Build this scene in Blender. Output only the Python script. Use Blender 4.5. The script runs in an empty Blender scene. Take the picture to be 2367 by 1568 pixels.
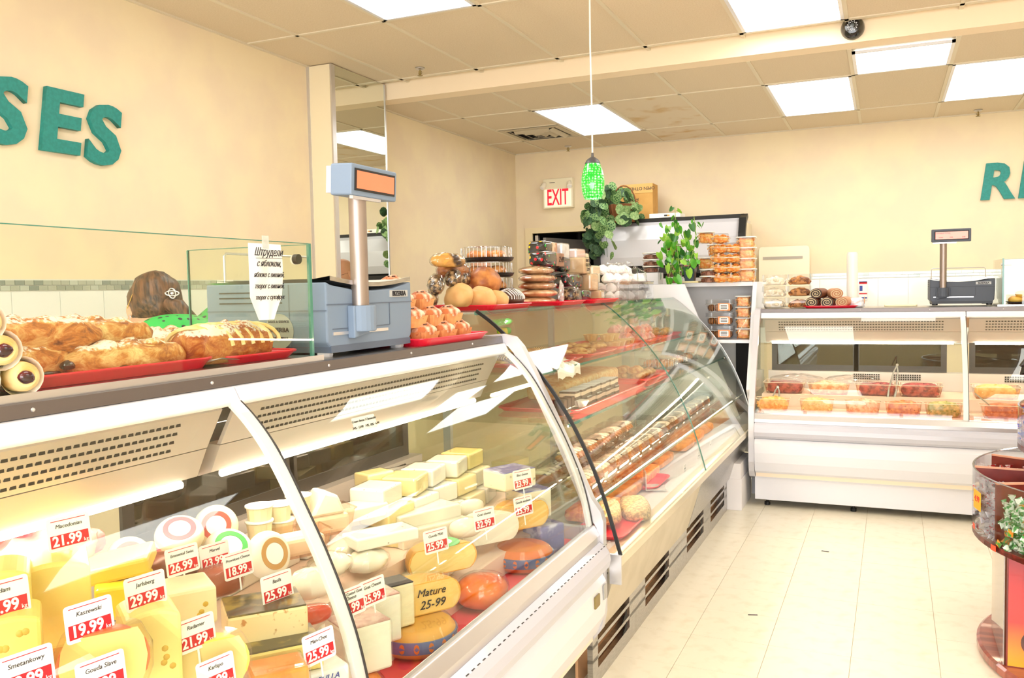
import bpy, math, random
from math import sin, cos, pi, radians
from mathutils import Vector, Matrix, noise
random.seed(7)
S = bpy.context.scene
COL = S.collection
# ------------------------------------------------------------------ camera
FPX, YAW, PITCH, ROLL, H = 1989.7, radians(-23.5067), radians(-3.2826), radians(-1.1728), 1.4259
F_ = Vector((sin(YAW)*cos(PITCH), cos(YAW)*cos(PITCH), sin(PITCH)))
r0 = Vector((cos(YAW), -sin(YAW), 0)); u0 = r0.cross(F_)
R_ = cos(ROLL)*r0 + sin(ROLL)*u0; U_ = -sin(ROLL)*r0 + cos(ROLL)*u0
CAM = Vector((0, 0, H))
cd = bpy.data.cameras.new('camera'); cam = bpy.data.objects.new('camera', cd); COL.objects.link(cam)
cd.sensor_fit = 'HORIZONTAL'; cd.sensor_width = 36; cd.lens = 36*FPX/2367; cd.clip_start = .05
m3 = Matrix((R_, U_, -F_)).transposed()
cam.matrix_world = Matrix.Translation(CAM) @ m3.to_4x4()
S.camera = cam
def at(px, py, ax, val):
    """world point seen at a photo pixel on the plane ax=val (0 X, 1 Y, 2 Z)"""
    d = F_ + (px-1183.5)/FPX*R_ - (py-784)/FPX*U_
    return CAM + d*((val-CAM[ax])/d[ax])
# ------------------------------------------------------------------ exposure, world
S.view_settings.view_transform = 'Standard'; S.view_settings.look = 'None'
S.view_settings.gamma = 1; S.view_settings.use_curve_mapping = False
S.view_settings.exposure = 0.28
S.cycles.transparent_max_bounces = 40; S.cycles.max_bounces = 10
w = bpy.data.worlds.new('world'); S.world = w; w.use_nodes = True
w.node_tree.nodes['Background'].inputs[0].default_value = (1, .95, .88, 1)
w.node_tree.nodes['Background'].inputs[1].default_value = .5
PANEL = 7.0; WINDOW = 5.0; TUBE = 50.0
# daylight coming in through the shop front behind the camera
ld = bpy.data.lights.new('shopfront_daylight', 'AREA'); ld.shape = 'RECTANGLE'; ld.size = 5.5; ld.size_y = 1.9
ld.energy = 105; ld.color = (1, .97, .93)
lo = bpy.data.objects.new('shopfront_daylight', ld); COL.objects.link(lo)
lo.location = (.2, -2.85, 1.55); lo.rotation_euler = (radians(90), 0, 0)
# ------------------------------------------------------------------ materials
def new_mat(name):
    m = bpy.data.materials.new(name); m.use_nodes = True
    return m, m.node_tree, m.node_tree.nodes['Principled BSDF']
def lin(c):
    return tuple(((v/255)/12.92 if v/255 <= .04045 else ((v/255+.055)/1.055)**2.4) for v in c) + (1,)
MC = {}
def mat(name, c, rough=.5, metal=0, c2=None, sc=10, bump=0, lo_=.4, hi=.6, emit=0, kind='noise', detail=4, stretch=None, spec=None, sss=0, coat=0, alpha=None):
    if name in MC: return MC[name]
    m, t, b = new_mat(name); N = t.nodes; L = t.links
    b.inputs['Base Color'].default_value = lin(c); b.inputs['Roughness'].default_value = rough
    b.inputs['Metallic'].default_value = metal
    if spec is not None: b.inputs['Specular IOR Level'].default_value = spec
    if coat: b.inputs['Coat Weight'].default_value = coat
    if sss: b.inputs['Subsurface Weight'].default_value = sss; b.inputs['Subsurface Scale'].default_value = .01
    if emit:
        b.inputs['Emission Color'].default_value = lin(c); b.inputs['Emission Strength'].default_value = emit
    if c2 or bump:
        tc = N.new('ShaderNodeTexCoord'); mp = N.new('ShaderNodeMapping'); L.new(tc.outputs['Object'], mp.inputs[0])
        if stretch: mp.inputs['Scale'].default_value = stretch
        if kind == 'voronoi':
            tx = N.new('ShaderNodeTexVoronoi'); fac = tx.outputs['Distance']
        elif kind == 'wave':
            tx = N.new('ShaderNodeTexWave'); fac = tx.outputs['Fac']; tx.inputs['Distortion'].default_value = 3
        else:
            tx = N.new('ShaderNodeTexNoise'); fac = tx.outputs['Fac']; tx.inputs['Detail'].default_value = detail
        tx.inputs['Scale'].default_value = sc; L.new(mp.outputs[0], tx.inputs['Vector'])
        if c2:
            cr = N.new('ShaderNodeValToRGB'); L.new(fac, cr.inputs[0])
            cr.color_ramp.elements[0].position = lo_; cr.color_ramp.elements[1].position = hi
            cr.color_ramp.elements[0].color = lin(c); cr.color_ramp.elements[1].color = lin(c2)
            L.new(cr.outputs[0], b.inputs['Base Color'])
        if bump:
            bp = N.new('ShaderNodeBump'); bp.inputs['Strength'].default_value = bump; bp.inputs['Distance'].default_value = .004
            L.new(fac, bp.inputs['Height']); L.new(bp.outputs[0], b.inputs['Normal'])
    MC[name] = m
    return m
def glass(name, tint=(255, 255, 255), refl=.04, power=5.0, milky=0.0, rough=0.0):
    """clear sheet: passes light straight through, mirrors more towards grazing"""
    if name in MC: return MC[name]
    m = bpy.data.materials.new(name); m.use_nodes = True; t = m.node_tree; N = t.nodes; L = t.links
    N.clear(); out = N.new('ShaderNodeOutputMaterial')
    lw = N.new('ShaderNodeLayerWeight'); lw.inputs[0].default_value = .5
    pw = N.new('ShaderNodeMath'); pw.operation = 'POWER'; pw.inputs[1].default_value = power
    L.new(lw.outputs['Facing'], pw.inputs[0])
    mr = N.new('ShaderNodeMapRange'); mr.inputs['To Min'].default_value = refl; mr.inputs['To Max'].default_value = .95
    L.new(pw.outputs[0], mr.inputs[0])
    tr = N.new('ShaderNodeBsdfTransparent'); tr.inputs[0].default_value = lin(tint)
    gl = N.new('ShaderNodeBsdfGlossy'); gl.inputs['Roughness'].default_value = rough
    mx = N.new('ShaderNodeMixShader'); L.new(mr.outputs[0], mx.inputs[0])
    src = tr.outputs[0]
    if milky:
        df = N.new('ShaderNodeBsdfDiffuse'); df.inputs[0].default_value = lin((250, 250, 250))
        m2 = N.new('ShaderNodeMixShader'); m2.inputs[0].default_value = milky
        L.new(tr.outputs[0], m2.inputs[1]); L.new(df.outputs[0], m2.inputs[2]); src = m2.outputs[0]
    L.new(src, mx.inputs[1]); L.new(gl.outputs[0], mx.inputs[2]); L.new(mx.outputs[0], out.inputs[0])
    MC[name] = m
    return m
def emis(name, c, s):
    if name in MC: return MC[name]
    m = bpy.data.materials.new(name); m.use_nodes = True; t = m.node_tree; t.nodes.clear()
    o = t.nodes.new('ShaderNodeOutputMaterial'); e = t.nodes.new('ShaderNodeEmission')
    e.inputs[0].default_value = lin(c); e.inputs[1].default_value = s; t.links.new(e.outputs[0], o.inputs[0])
    MC[name] = m
    return m
# ------------------------------------------------------------------ mesh builder
def smooth_curve(P, k=4):
    out = []
    n = len(P)
    for i in range(n-1):
        a, b, c, d = P[max(i-1, 0)], P[i], P[i+1], P[min(i+2, n-1)]
        for j in range(k):
            t = j/k
            out.append(tuple(.5*(2*b[q]+(c[q]-a[q])*t+(2*a[q]-5*b[q]+4*c[q]-d[q])*t*t+(3*b[q]-a[q]-3*c[q]+d[q])*t**3) for q in (0, 1)))
    return out+[tuple(P[-1])]
class B:
    def __init__(s): s.v = []; s.f = []
    def add(s, v, f, T=None):
        n = len(s.v)
        s.v += [tuple(T @ Vector(p)) if T else tuple(p) for p in v]
        s.f += [tuple(i+n for i in q) for q in f]
        return s
    def box(s, x0, x1, y0, y1, z0, z1, T=None):
        v = [(x0, y0, z0), (x1, y0, z0), (x1, y1, z0), (x0, y1, z0), (x0, y0, z1), (x1, y0, z1), (x1, y1, z1), (x0, y1, z1)]
        return s.add(v, [(3, 2, 1, 0), (4, 5, 6, 7), (0, 1, 5, 4), (1, 2, 6, 5), (2, 3, 7, 6), (3, 0, 4, 7)], T)
    def lathe(s, prof, n=24, T=None, flute=0, fn=0, a0=0, a1=2*pi, cap=True):
        v = []; f = []; full = abs(a1-a0-2*pi) < 1e-6; k = n if full else n+1
        for r, z in prof:
            for i in range(k):
                a = a0+(a1-a0)*i/n; rr = r*(1+(flute if i % 2 else -flute)*(1 if r > 0 else 0)) if fn == 0 else r*(1+flute*sin(fn*a))
                v.append((rr*cos(a), rr*sin(a), z))
        for j in range(len(prof)-1):
            for i in range(n):
                a = j*k+i; b_ = j*k+(i+1) % k
                f.append((a, b_, b_+k, a+k))
        if cap and prof[0][0] > 0: f.append(tuple(range(k))[::-1])
        if cap and prof[-1][0] > 0: f.append(tuple(range((len(prof)-1)*k, len(prof)*k)))
        return s.add(v, f, T)
    def cyl(s, r, z0, z1, n=16, T=None): return s.lathe([(r, z0), (r, z1)], n, T)
    def prism(s, poly, axis, d0, d1, T=None):
        """poly in the plane across axis, extruded along axis"""
        n = len(poly)
        def mk(p, d): return (d, p[0], p[1]) if axis == 0 else ((p[0], d, p[1]) if axis == 1 else (p[0], p[1], d))
        v = [mk(p, d0) for p in poly]+[mk(p, d1) for p in poly]
        f = [tuple(range(n))[::-1], tuple(range(n, 2*n))]+[(i, (i+1) % n, n+(i+1) % n, n+i) for i in range(n)]
        return s.add(v, f, T)
    def tube(s, pts, r, n=8, T=None, cap=True):
        pts = [Vector(p) for p in pts]; v = []; f = []
        up = Vector((0, 0, 1))
        rs = r if isinstance(r, (list, tuple)) else [r]*len(pts)
        pa = None
        for i, p in enumerate(pts):
            d = (pts[min(i+1, len(pts)-1)]-pts[max(i-1, 0)]).normalized()
            if pa is None:
                a = d.cross(up if abs(d.z) < .9 else Vector((1, 0, 0))).normalized()
            else:
                a = (pa-d*pa.dot(d)).normalized()
            pa = a; b_ = d.cross(a)
            for k in range(n):
                t = 2*pi*k/n; v.append(tuple(p+(a*cos(t)+b_*sin(t))*rs[i]))
        for i in range(len(pts)-1):
            for k in range(n): f.append((i*n+k, i*n+(k+1) % n, (i+1)*n+(k+1) % n, (i+1)*n+k))
        if cap: f.append(tuple(range(n))[::-1]); f.append(tuple(range((len(pts)-1)*n, len(pts)*n)))
        return s.add(v, f, T)
    def strip(s, prof, axis, d0, d1, th, T=None):
        """thin sheet following a profile"""
        n = len(prof); off = []
        for i, p in enumerate(prof):
            a = prof[max(i-1, 0)]; c = prof[min(i+1, n-1)]
            dx, dz = c[0]-a[0], c[1]-a[1]; L = math.hypot(dx, dz) or 1
            off.append((p[0]-dz/L*th, p[1]+dx/L*th))
        poly = list(prof)+off[::-1]
        n2 = len(poly)
        def mk(p, d): return (d, p[0], p[1]) if axis == 0 else (p[0], d, p[1])
        v = [mk(p, d0) for p in poly]+[mk(p, d1) for p in poly]
        f = [(i, (i+1) % n2, n2+(i+1) % n2, n2+i) for i in range(n2)]
        for o in (0, n2):
            for i in range(n-1):
                q = (o+i, o+i+1, o+n2-2-i, o+n2-1-i); f.append(q if o else q[::-1])
        return s.add(v, f, T)
    def blob(s, sx, sy, sz, e=2.0, amp=0, fr=20, n=20, m=12, seed=0, flat=None, fn=None, T=None, ez=None):
        v = []; f = []
        ez = ez or e
        def sp(c, p): return math.copysign(abs(c)**(2/p), c)
        for j in range(m+1):
            ph = -pi/2+pi*j/m
            for i in range(n):
                th = 2*pi*i/n
                x = sx*sp(cos(th), e)*sp(cos(ph), ez); y = sy*sp(sin(th), e)*sp(cos(ph), ez); z = sz*sp(sin(ph), ez)
                if amp:
                    q = 1+amp/max(sx, sy, sz)*0
                    nn = noise.noise(Vector((x*fr+seed*7.3, y*fr+seed*3.1, z*fr)))*amp
                    l = math.sqrt(x*x+y*y+z*z) or 1
                    x += x/l*nn; y += y/l*nn; z += z/l*nn
                if fn: x, y, z = fn(x, y, z, th, ph)
                if flat is not None and z < flat: z = flat
                v.append((x, y, z))
        for j in range(m):
            for i in range(n):
                f.append((j*n+i, j*n+(i+1) % n, (j+1)*n+(i+1) % n, (j+1)*n+i))
        return s.add(v, f, T)
    def mesh(s, name, smooth=False):
        me = bpy.data.meshes.new(name); me.from_pydata(s.v, [], s.f); me.validate()
        if smooth:
            me.polygons.foreach_set('use_smooth', [True]*len(me.polygons)); me.set_sharp_from_angle(angle=radians(40))
        me.update(); return me
def props(o, label=None, cat=None, group=None, kind=None):
    if label: o['label'] = label
    if cat: o['category'] = cat
    if group: o['group'] = group
    if kind: o['kind'] = kind
    return o
def obj(name, b, m, parent=None, loc=(0, 0, 0), rot=(0, 0, 0), smooth=False, bevel=0, scale=None, label=None, kind=None, auto=0):
    me = b.mesh(name, smooth) if isinstance(b, B) else b
    if m is not None and not me.materials: me.materials.append(m)
    o = bpy.data.objects.new(name, me); COL.objects.link(o)
    o.location = loc; o.rotation_euler = rot
    if scale: o.scale = scale
    if parent: o.parent = parent
    if bevel:
        md = o.modifiers.new('bevel', 'BEVEL'); md.width = bevel; md.segments = 2; md.limit_method = 'ANGLE'; md.angle_limit = radians(35)
    if label: o['label'] = label
    if kind: o['kind'] = kind
    return o
def thing(name, label, cat, loc=(0, 0, 0), rotz=0, group=None, rot=None, kind=None):
    o = bpy.data.objects.new(name, None); COL.objects.link(o); o.empty_display_size = .05
    o.location = loc; o.rotation_euler = rot or (0, 0, rotz)
    return props(o, label, cat, group, kind)
def dup(root, loc, label, rotz=0, rot=None, group=None, scale=None):
    """a copy of a thing with copies of its parts and sub-parts"""
    r = root.copy(); COL.objects.link(r); r.location = loc; r.rotation_euler = rot or (0, 0, rotz)
    if scale: r.scale = (scale,)*3 if not isinstance(scale, tuple) else scale
    r['label'] = label
    if group: r['group'] = group
    for ch in list(root.children):
        c = ch.copy(); COL.objects.link(c); c.parent = r
        for g in list(ch.children):
            d = g.copy(); COL.objects.link(d); d.parent = c
    return r
def text_mesh(body, size, ext=.0006, bold=0, align='CENTER', shear=0, sx=1.0):
    cu = bpy.data.curves.new('text', 'FONT'); cu.body = body; cu.size = size; cu.extrude = ext; cu.offset = bold
    cu.align_x = align; cu.align_y = 'CENTER'; cu.shear = shear; cu.resolution_u = 3
    o = bpy.data.objects.new('text', cu); COL.objects.link(o); bpy.context.view_layer.update()
    me = bpy.data.meshes.new_from_object(o.evaluated_get(bpy.context.evaluated_depsgraph_get()))
    bpy.data.objects.remove(o)
    if sx != 1:
        for v in me.vertices: v.co.x *= sx
    return me
def text(name, body, size, m, parent, loc, rot, **k):
    return obj(name, text_mesh(body, size, **k), m, parent, loc, rot)
FX = (radians(90), 0, radians(90))     # text facing +X
FY = (radians(90), 0, 0)               # text facing -Y
def rrect(w_, h_, r, n=4, cx=0, cy=0):
    p = []
    for (sx, sy, a0) in ((1, 1, 0), (-1, 1, 90), (-1, -1, 180), (1, -1, 270)):
        for i in range(n+1):
            a = radians(a0+90*i/n); p.append((cx+sx*(w_/2-r)+r*cos(a), cy+sy*(h_/2-r)+r*sin(a)))
    return p
def arc(cx, cy, r, a0, a1, n):
    return [(cx+r*cos(radians(a0+(a1-a0)*i/n)), cy+r*sin(radians(a0+(a1-a0)*i/n))) for i in range(n+1)]
# common materials
WALLC = (240, 225, 192)
M_wall = mat('wall_paint', WALLC, .7, c2=(235, 218, 190), sc=3)
M_steel = mat('brushed_steel', (196, 194, 192), .28, 1, c2=(176, 174, 172), sc=30, stretch=(1, 1, 12), bump=.02)
M_alu = mat('anodised_aluminium', (214, 214, 218), .33, .85)
M_white = mat('white_enamel', (228, 230, 240), .28, coat=.3)
M_bump = mat('pale_grey_bumper', (196, 198, 212), .35, coat=.2)
M_black = mat('black_rubber', (18, 18, 20), .45)
M_dark = mat('dark_frame', (52, 48, 48), .35)
M_red = mat('red_tray_plastic', (226, 22, 52), .3, coat=.3)
M_glass = glass('case_glass', (250, 253, 250))
M_gedge = mat('glass_edge_green', (60, 128, 112), .15, coat=.5)
M_clear = glass('clear_plastic', (247, 247, 247), .05, 4)
M_lid = glass('translucent_lid', (250, 250, 250), .08, 4, milky=.45)
M_tube = emis('warm_tube', (255, 226, 198), TUBE)
M_panel = emis('light_diffuser', (255, 252, 244), PANEL)
M_brass = mat('brass_badge', (150, 132, 78), .35, .8)
M_ink = mat('black_ink', (40, 38, 44), .6)
M_card = mat('white_card', (250, 248, 248), .45)
M_redp = mat('red_print', (205, 22, 38), .5)
M_whitep = mat('white_print', (255, 255, 255), .5)
# ------------------------------------------------------------------ room shell
XL, YB, ZF, ZB = -3.66, 8.6, 2.985, 2.873
XR, YF = 4.2, -3.0
M_tile = mat('floor_vinyl', (243, 236, 216), .3, c2=(226, 216, 190), sc=14, lo_=.5, hi=.85, detail=8, spec=.5)
M_joint = mat('floor_joint', (196, 180, 146), .6)
floor = obj('floor', B().box(XL, XR, YF, 10.2, -.06, -.004), M_joint); floor['kind'] = 'structure'
tl = B().box(-.1516, .1516, -.1516, .1516, -.004, 0); tme = tl.mesh('floor_tile'); tme.materials.append(M_tile)
fr = radians(-.43)
FX0, FY0 = -.7216, 4.0595
k = 0
for i in range(-1, 11):
    for j in range(-6, 7):
        x = FX0+(i+.5)*.3048; y = FY0+(j+.5)*.3048
        X = FX0+(x-FX0)*cos(fr)-(y-FY0)*sin(fr); Y = FY0+(x-FX0)*sin(fr)+(y-FY0)*cos(fr)
        if X < -1.0 or Y > 6.05: continue
        o = obj('floor_tile', tme, None, floor, (X, Y, random.uniform(-.0004, .0003)), (0, 0, fr))
# the rest of the vinyl floor, outside the picture or under the cases
b = B().box(XL, -1.02, YF, 10.2, -.004, 0).box(-1.02, XR, YF, 2.2, -.004, -.0008).box(2.7, XR, 2.2, 10.2, -.004, 0).box(-1.02, 2.7, 6.1, 10.2, -.004, 0)
obj('floor_vinyl', b, M_tile, floor)
obj('floor_mark', B().box(-.02, .02, -.006, .004, 0, .0008), M_ink, floor, at(1740, 1422, 2, 0.0004), (0, 0, .3))
obj('floor_mark', B().box(-.018, .02, -.006, .006, 0, .0008), M_ink, floor, at(1907, 1275, 2, 0.0004), (0, 0, -.2))
def struct(name, b, m, **k):
    o = obj(name, b, m, **k); o['kind'] = 'structure'; return o
wl = struct('wall_left', B().box(XL-.1, XL, YF, 10.2, 0, 3.3), M_wall)
# back wall with the doorway opening
DX0, DX1, DZ = -3.47, -2.45, 2.02
wb = struct('wall_back', B().box(XL, DX0, YB, YB+.12, 0, 3.3).box(DX1, XR, YB, YB+.12, 0, 3.3).box(DX0, DX1, YB, YB+.12, DZ, 3.3), M_wall)
struct('wall_right', B().box(XR, XR+.1, YF, 10.2, 0, 3.3), M_wall)
wf = struct('wall_front', B().box(XL, XR, YF-.1, YF, 0, .55).box(XL, XR, YF-.1, YF, 2.55, 3.3).box(XL, -2.6, YF-.1, YF, .55, 2.55).box(3.0, XR, YF-.1, YF, .55, 2.55), M_wall)
win = struct('window_1', B().box(-2.6, 3.0, YF-.06, YF-.05, .55, 2.55), emis('window_daylight', (246, 250, 255), WINDOW))
fb = B()
for x in (-2.6, -1.2, .2, 1.6, 2.96): fb.box(x, x+.05, YF-.05, YF, .55, 2.55)
fb.box(-2.6, 3, YF-.05, YF, .55, .6).box(-2.6, 3, YF-.05, YF, 2.5, 2.55)
obj('window_frame', fb, M_dark, win)
# door frame and storeroom
M_frame = mat('door_frame_paint', (238, 222, 184), .5)
d1 = struct('door_1', B().box(DX0-.08, DX0, YB-.025, YB+.13, 0, DZ+.06).box(DX1, DX1+.08, YB-.025, YB+.13, 0, DZ+.06).box(DX0, DX1, YB-.025, YB+.13, DZ, DZ+.06), M_frame)
obj('door_leaf', B().box(0, .04, 0, .85, .01, 1.98), mat('grey_door_paint', (196, 190, 186), .5), d1, (DX0+.06, YB+.14, 0), (0, 0, radians(-14)))
obj('hinge_strip', B().box(DX0+.015, DX0+.05, YB+.02, YB+.06, .1, DZ-.02), M_alu, d1)
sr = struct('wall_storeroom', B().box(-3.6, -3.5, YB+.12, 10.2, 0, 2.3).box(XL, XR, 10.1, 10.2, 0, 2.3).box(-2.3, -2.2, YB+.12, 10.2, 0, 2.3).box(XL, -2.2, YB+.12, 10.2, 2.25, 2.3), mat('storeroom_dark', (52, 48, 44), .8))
sh = thing('storage_shelf', 'dark shelving with cartons seen through the doorway under the exit sign', 'shelf', (-2.85, 9.85, 0))
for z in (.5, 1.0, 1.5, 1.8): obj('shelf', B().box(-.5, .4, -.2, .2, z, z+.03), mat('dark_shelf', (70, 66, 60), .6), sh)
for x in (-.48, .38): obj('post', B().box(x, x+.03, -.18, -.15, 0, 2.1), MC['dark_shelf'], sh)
for i, (x, z, c) in enumerate(((-.3, 1.531, (160, 130, 70)), (0, 1.531, (40, 60, 50)), (.2, 1.531, (190, 180, 60)), (-.15, 1.831, (30, 40, 70)), (.2, 1.831, (90, 70, 50)))):
    bx = thing('carton', ['tan', 'dark green', 'yellow', 'navy blue', 'brown'][i]+' carton on the storeroom shelf behind the doorway', 'box', (-2.85+x, 9.82, z), group='storeroom cartons')
    obj('body', B().box(-.08, .08, -.1, .1, 0, .15), mat('carton%d' % i, c, .7), bx, bevel=.003)
    obj('tape', B().box(-.02, .02, -.101, .101, .14, .152), mat('tape', (200, 190, 160), .4), bx)
# baseboard on back wall
struct('baseboard_back', B().box(DX1+.08, XR, YB-.015, YB, 0, .1), M_frame)
# ------------------------------------------------------------------ wainscot tiles: white tiles under a two-row glass mosaic strip
M_wt = mat('white_wall_tile', (240, 243, 240), .15, coat=.3)
M_grout = mat('grout', (226, 226, 218), .8)
MOS = [mat('mosaic%d' % i, c, .12, coat=.5) for i, c in enumerate(((158, 166, 154), (176, 182, 168), (140, 152, 144), (190, 198, 186)))]
mosB = [mat('mosaicb%d' % i, c, .12, coat=.5) for i, c in enumerate(((206, 222, 222), (222, 232, 230), (196, 214, 216), (230, 236, 232)))]
obj('grout', B().box(XL, XL+.003, .6, 4.97, .9, 1.52), M_grout, wl)
obj('grout', B().box(-1.1, 3.0, YB-.003, YB, .9, 1.52), M_grout, wb)
pl_l = bpy.data.meshes.new('x')
y = .8
tw = B().box(0, .004, -.1245, .1245, -.149, .149).mesh('wall_tile'); tw.materials.append(M_wt)
while y < 4.9:
    for z in (1.312, 1.01): obj('wall_tile', tw, None, wl, (XL+.003, y, z))
    y += .2525
twb = B().box(-.1245, .1245, -.004, 0, -.149, .149).mesh('wall_tile'); twb.materials.append(M_wt)
x = -.95
while x < 1.6:
    for z in (1.312, 1.01): obj('wall_tile', twb, None, wb, (x, YB-.003, z))
    x += .2525
mm = []
for q in range(4):
    a = B().box(0, .005, -.0225, .0225, -.011, .011).mesh('mosaic_tile'); a.materials.append(MOS[q]); mm.append(a)
for row, z in ((0, 1.504), (1, 1.479)):
    y = 2.45+row*.024
    while y < 4.95:
        obj('mosaic_tile', random.choice(mm), None, wl, (XL+.003, y, z)); y += .048
mb = []
for q in range(4):
    a = B().box(-.046, .046, -.005, 0, -.011, .011).mesh('mosaic_tile'); a.materials.append(mosB[q]); mb.append(a)
for row, z in ((0, 1.504), (1, 1.479)):
    x = -1.05+row*.048
    while x < 1.5:
        obj('mosaic_tile', random.choice(mb), None, wb, (x, YB-.003, z)); x += .095
# ------------------------------------------------------------------ pillar with mirror
PX, PY0, PY1 = -3.467, 4.975, 5.66
pil = struct('wall_pillar', B().box(XL, PX, PY0, PY1, 0, ZF), M_wall)
obj('mirror_panel', B().box(PX, PX+.006, PY0+.03, PY1-.015, .3, ZF-.005), mat('mirror', (228, 232, 222), .015, 1), pil, label='tall mirror panel on the pillar')
obj('mirror_panel', B().box(XL+.02, PX-.005, PY0-.006, PY0, .3, ZF-.005), mat('mirror_face_cream', (238, 226, 196), .35), pil, label='cream narrow face of the pillar')
for (x0, x1, y0, y1) in ((PX, PX+.012, PY0-.012, PY0+.03), (PX, PX+.01, PY1-.015, PY1), (XL, XL+.02, PY0-.012, PY0)):
    obj('corner_trim', B().box(x0, x1, y0, y1, .3, ZF-.004), M_alu, pil)
# ------------------------------------------------------------------ ceiling
M_ct = mat('ceiling_tile', (224, 210, 186), .85, c2=(214, 198, 172), sc=120, lo_=.35, hi=.7, bump=.15)
M_stain = mat('ceiling_tile_stained', (224, 210, 186), .85, c2=(206, 176, 128), sc=3.5, lo_=.52, hi=.66, detail=6)
M_grid = mat('ceiling_grid', (222, 212, 190), .5)
ceil = struct('ceiling', B().box(XL, XR, YF, 5.7, ZF+.02, 3.35).box(XL, XR, 5.7, 10.2, ZB+.02, 3.35), M_grid)
beam = struct('trim_1', B().box(XL, XR, 5.68, 5.83, ZB-.0, ZF+.2), mat('beam_paint', (246, 228, 200), .7))
beam['label'] = 'dropped beam across the ceiling'
def light_panel(x0, x1, y0, y1, z, label):
    t = thing('ceiling_light', label, 'light', ((x0+x1)/2, (y0+y1)/2, z), group='recessed ceiling panels')
    a, c = (x1-x0)/2-.012, (y1-y0)/2-.012
    obj('diffuser', B().box(-a+.02, a-.02, -c+.02, c-.02, .006, .012), M_panel, t)
    obj('frame', B().box(-a, a, -c, -c+.02, -.004, .012).box(-a, a, c-.02, c, -.004, .012).box(-a, -a+.02, -c, c, -.004, .012).box(a-.02, a, -c, c, -.004, .012), M_white, t)
    return t
t1 = B().box(-.296, .296, -.6, .6, -.0, .015).mesh('ceiling_tile'); t1.materials.append(M_ct)
t1s = t1.copy(); t1s.materials[0] = M_stain
LIGHTS_F = {(1, 0): 'white ceiling light panel cut by the top edge, left of the pendant cord', (4, -1): 'white ceiling light panel at the top edge beside the black camera dome',
            (1, 2): 'ceiling light panel over the pastry counter near the front window', (4, 2): 'ceiling light panel above the customer aisle', (7, 0): 'ceiling light panel right of the aisle',
            (7, 2): 'ceiling light panel at right near the front window', (1, 4): 'ceiling light panel in the front left corner', (4, 4): 'ceiling light panel by the shop window', (10, 0): 'ceiling light panel by the right wall', (10, 2): 'ceiling light panel in the front right corner'}
GX = -3.27
rowsF = [(4.36, 5.58)]+[(4.36-1.22*(j+1), 4.36-1.22*j) for j in range(0, 6)]
for i in range(-1, 13):
    x0 = max(XL, GX+.61*i); x1 = min(XR, GX+.61*(i+1))
    if x1-x0 < .05: continue
    for r, (y0, y1) in enumerate(rowsF):
        key = (i, r-1)
        if key in LIGHTS_F:
            light_panel(x0, x1, y0, y1, ZF, LIGHTS_F[key])
        elif r <= 2 and i < 8:
            obj('ceiling_tile', t1, None, ceil, ((x0+x1)/2, (y0+y1)/2, ZF+.004), scale=((x1-x0-.018)/.592, (y1-y0-.018)/1.2, 1))
        else:
            obj('ceiling_tile', t1, None, ceil, ((x0+x1)/2, (y0+y1)/2, ZF+.004), scale=((x1-x0-.018)/.592, (y1-y0-.018)/1.2, 1))
gb = B()
for i in range(0, 13): gb.box(GX+.61*i-.012, GX+.61*i+.012, YF, 5.68, ZF-.002, ZF+.022)
for (y0, y1) in rowsF: gb.box(XL, XR, y0-.012, y0+.012, ZF-.002, ZF+.022)
gb.box(XL, XR, 5.56, 5.6, ZF-.002, ZF+.022)
# back ceiling
HX = -2.046
rowsB = [(5.83, 6.565), (6.565, 7.88), (7.88, 8.6)]
LIGHTS_B = {(-1, 1): 'square-looking white ceiling light panel behind the pendant cord', (2, 1): 'white ceiling light panel in the middle of the far ceiling', (3, 0): 'slim white ceiling light panel just behind the beam, right of the camera dome',
            (4, 1): 'white ceiling light panel cut by the right edge of the picture', (7, 1): 'ceiling light panel over the far right counter'}
for i in range(-3, 11):
    x0 = max(XL, HX+.61*i); x1 = min(XR, HX+.61*(i+1))
    if x1-x0 < .05: continue
    for r, (y0, y1) in enumerate(rowsB):
        if (i, r) in LIGHTS_B:
            if r == 0: y0 = 5.93
            light_panel(x0, x1, y0, y1, ZB, LIGHTS_B[(i, r)])
            continue
        if (i, r) == (-2, 1):
            y1 = 7.22
        me = t1s if (i, r) in ((0, 1), (0, 2)) else t1
        obj('ceiling_tile', me, None, ceil, ((x0+x1)/2, (y0+y1)/2, ZB+.004), scale=((x1-x0-.018)/.592, (y1-y0-.018)/1.2, 1))
for i in range(-2, 11): gb.box(HX+.61*i-.012, HX+.61*i+.012, 5.83, 8.6, ZB-.002, ZB+.022)
for y in (6.565, 7.88): gb.box(XL, XR, y-.012, y+.012, ZB-.002, ZB+.022)
gb.box(HX-1.22, HX-.61, 7.21, 7.235, ZB-.002, ZB+.022)
gb.box(XL, XR, 8.585, 8.6, ZB-.006, ZB+.022).box(XL, XL+.018, YF, 5.66, ZF-.006, ZF+.02).box(XL, XL+.018, 5.83, 8.6, ZB-.006, ZB+.02)
obj('ceiling_grid', gb, M_grid, ceil)
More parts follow.
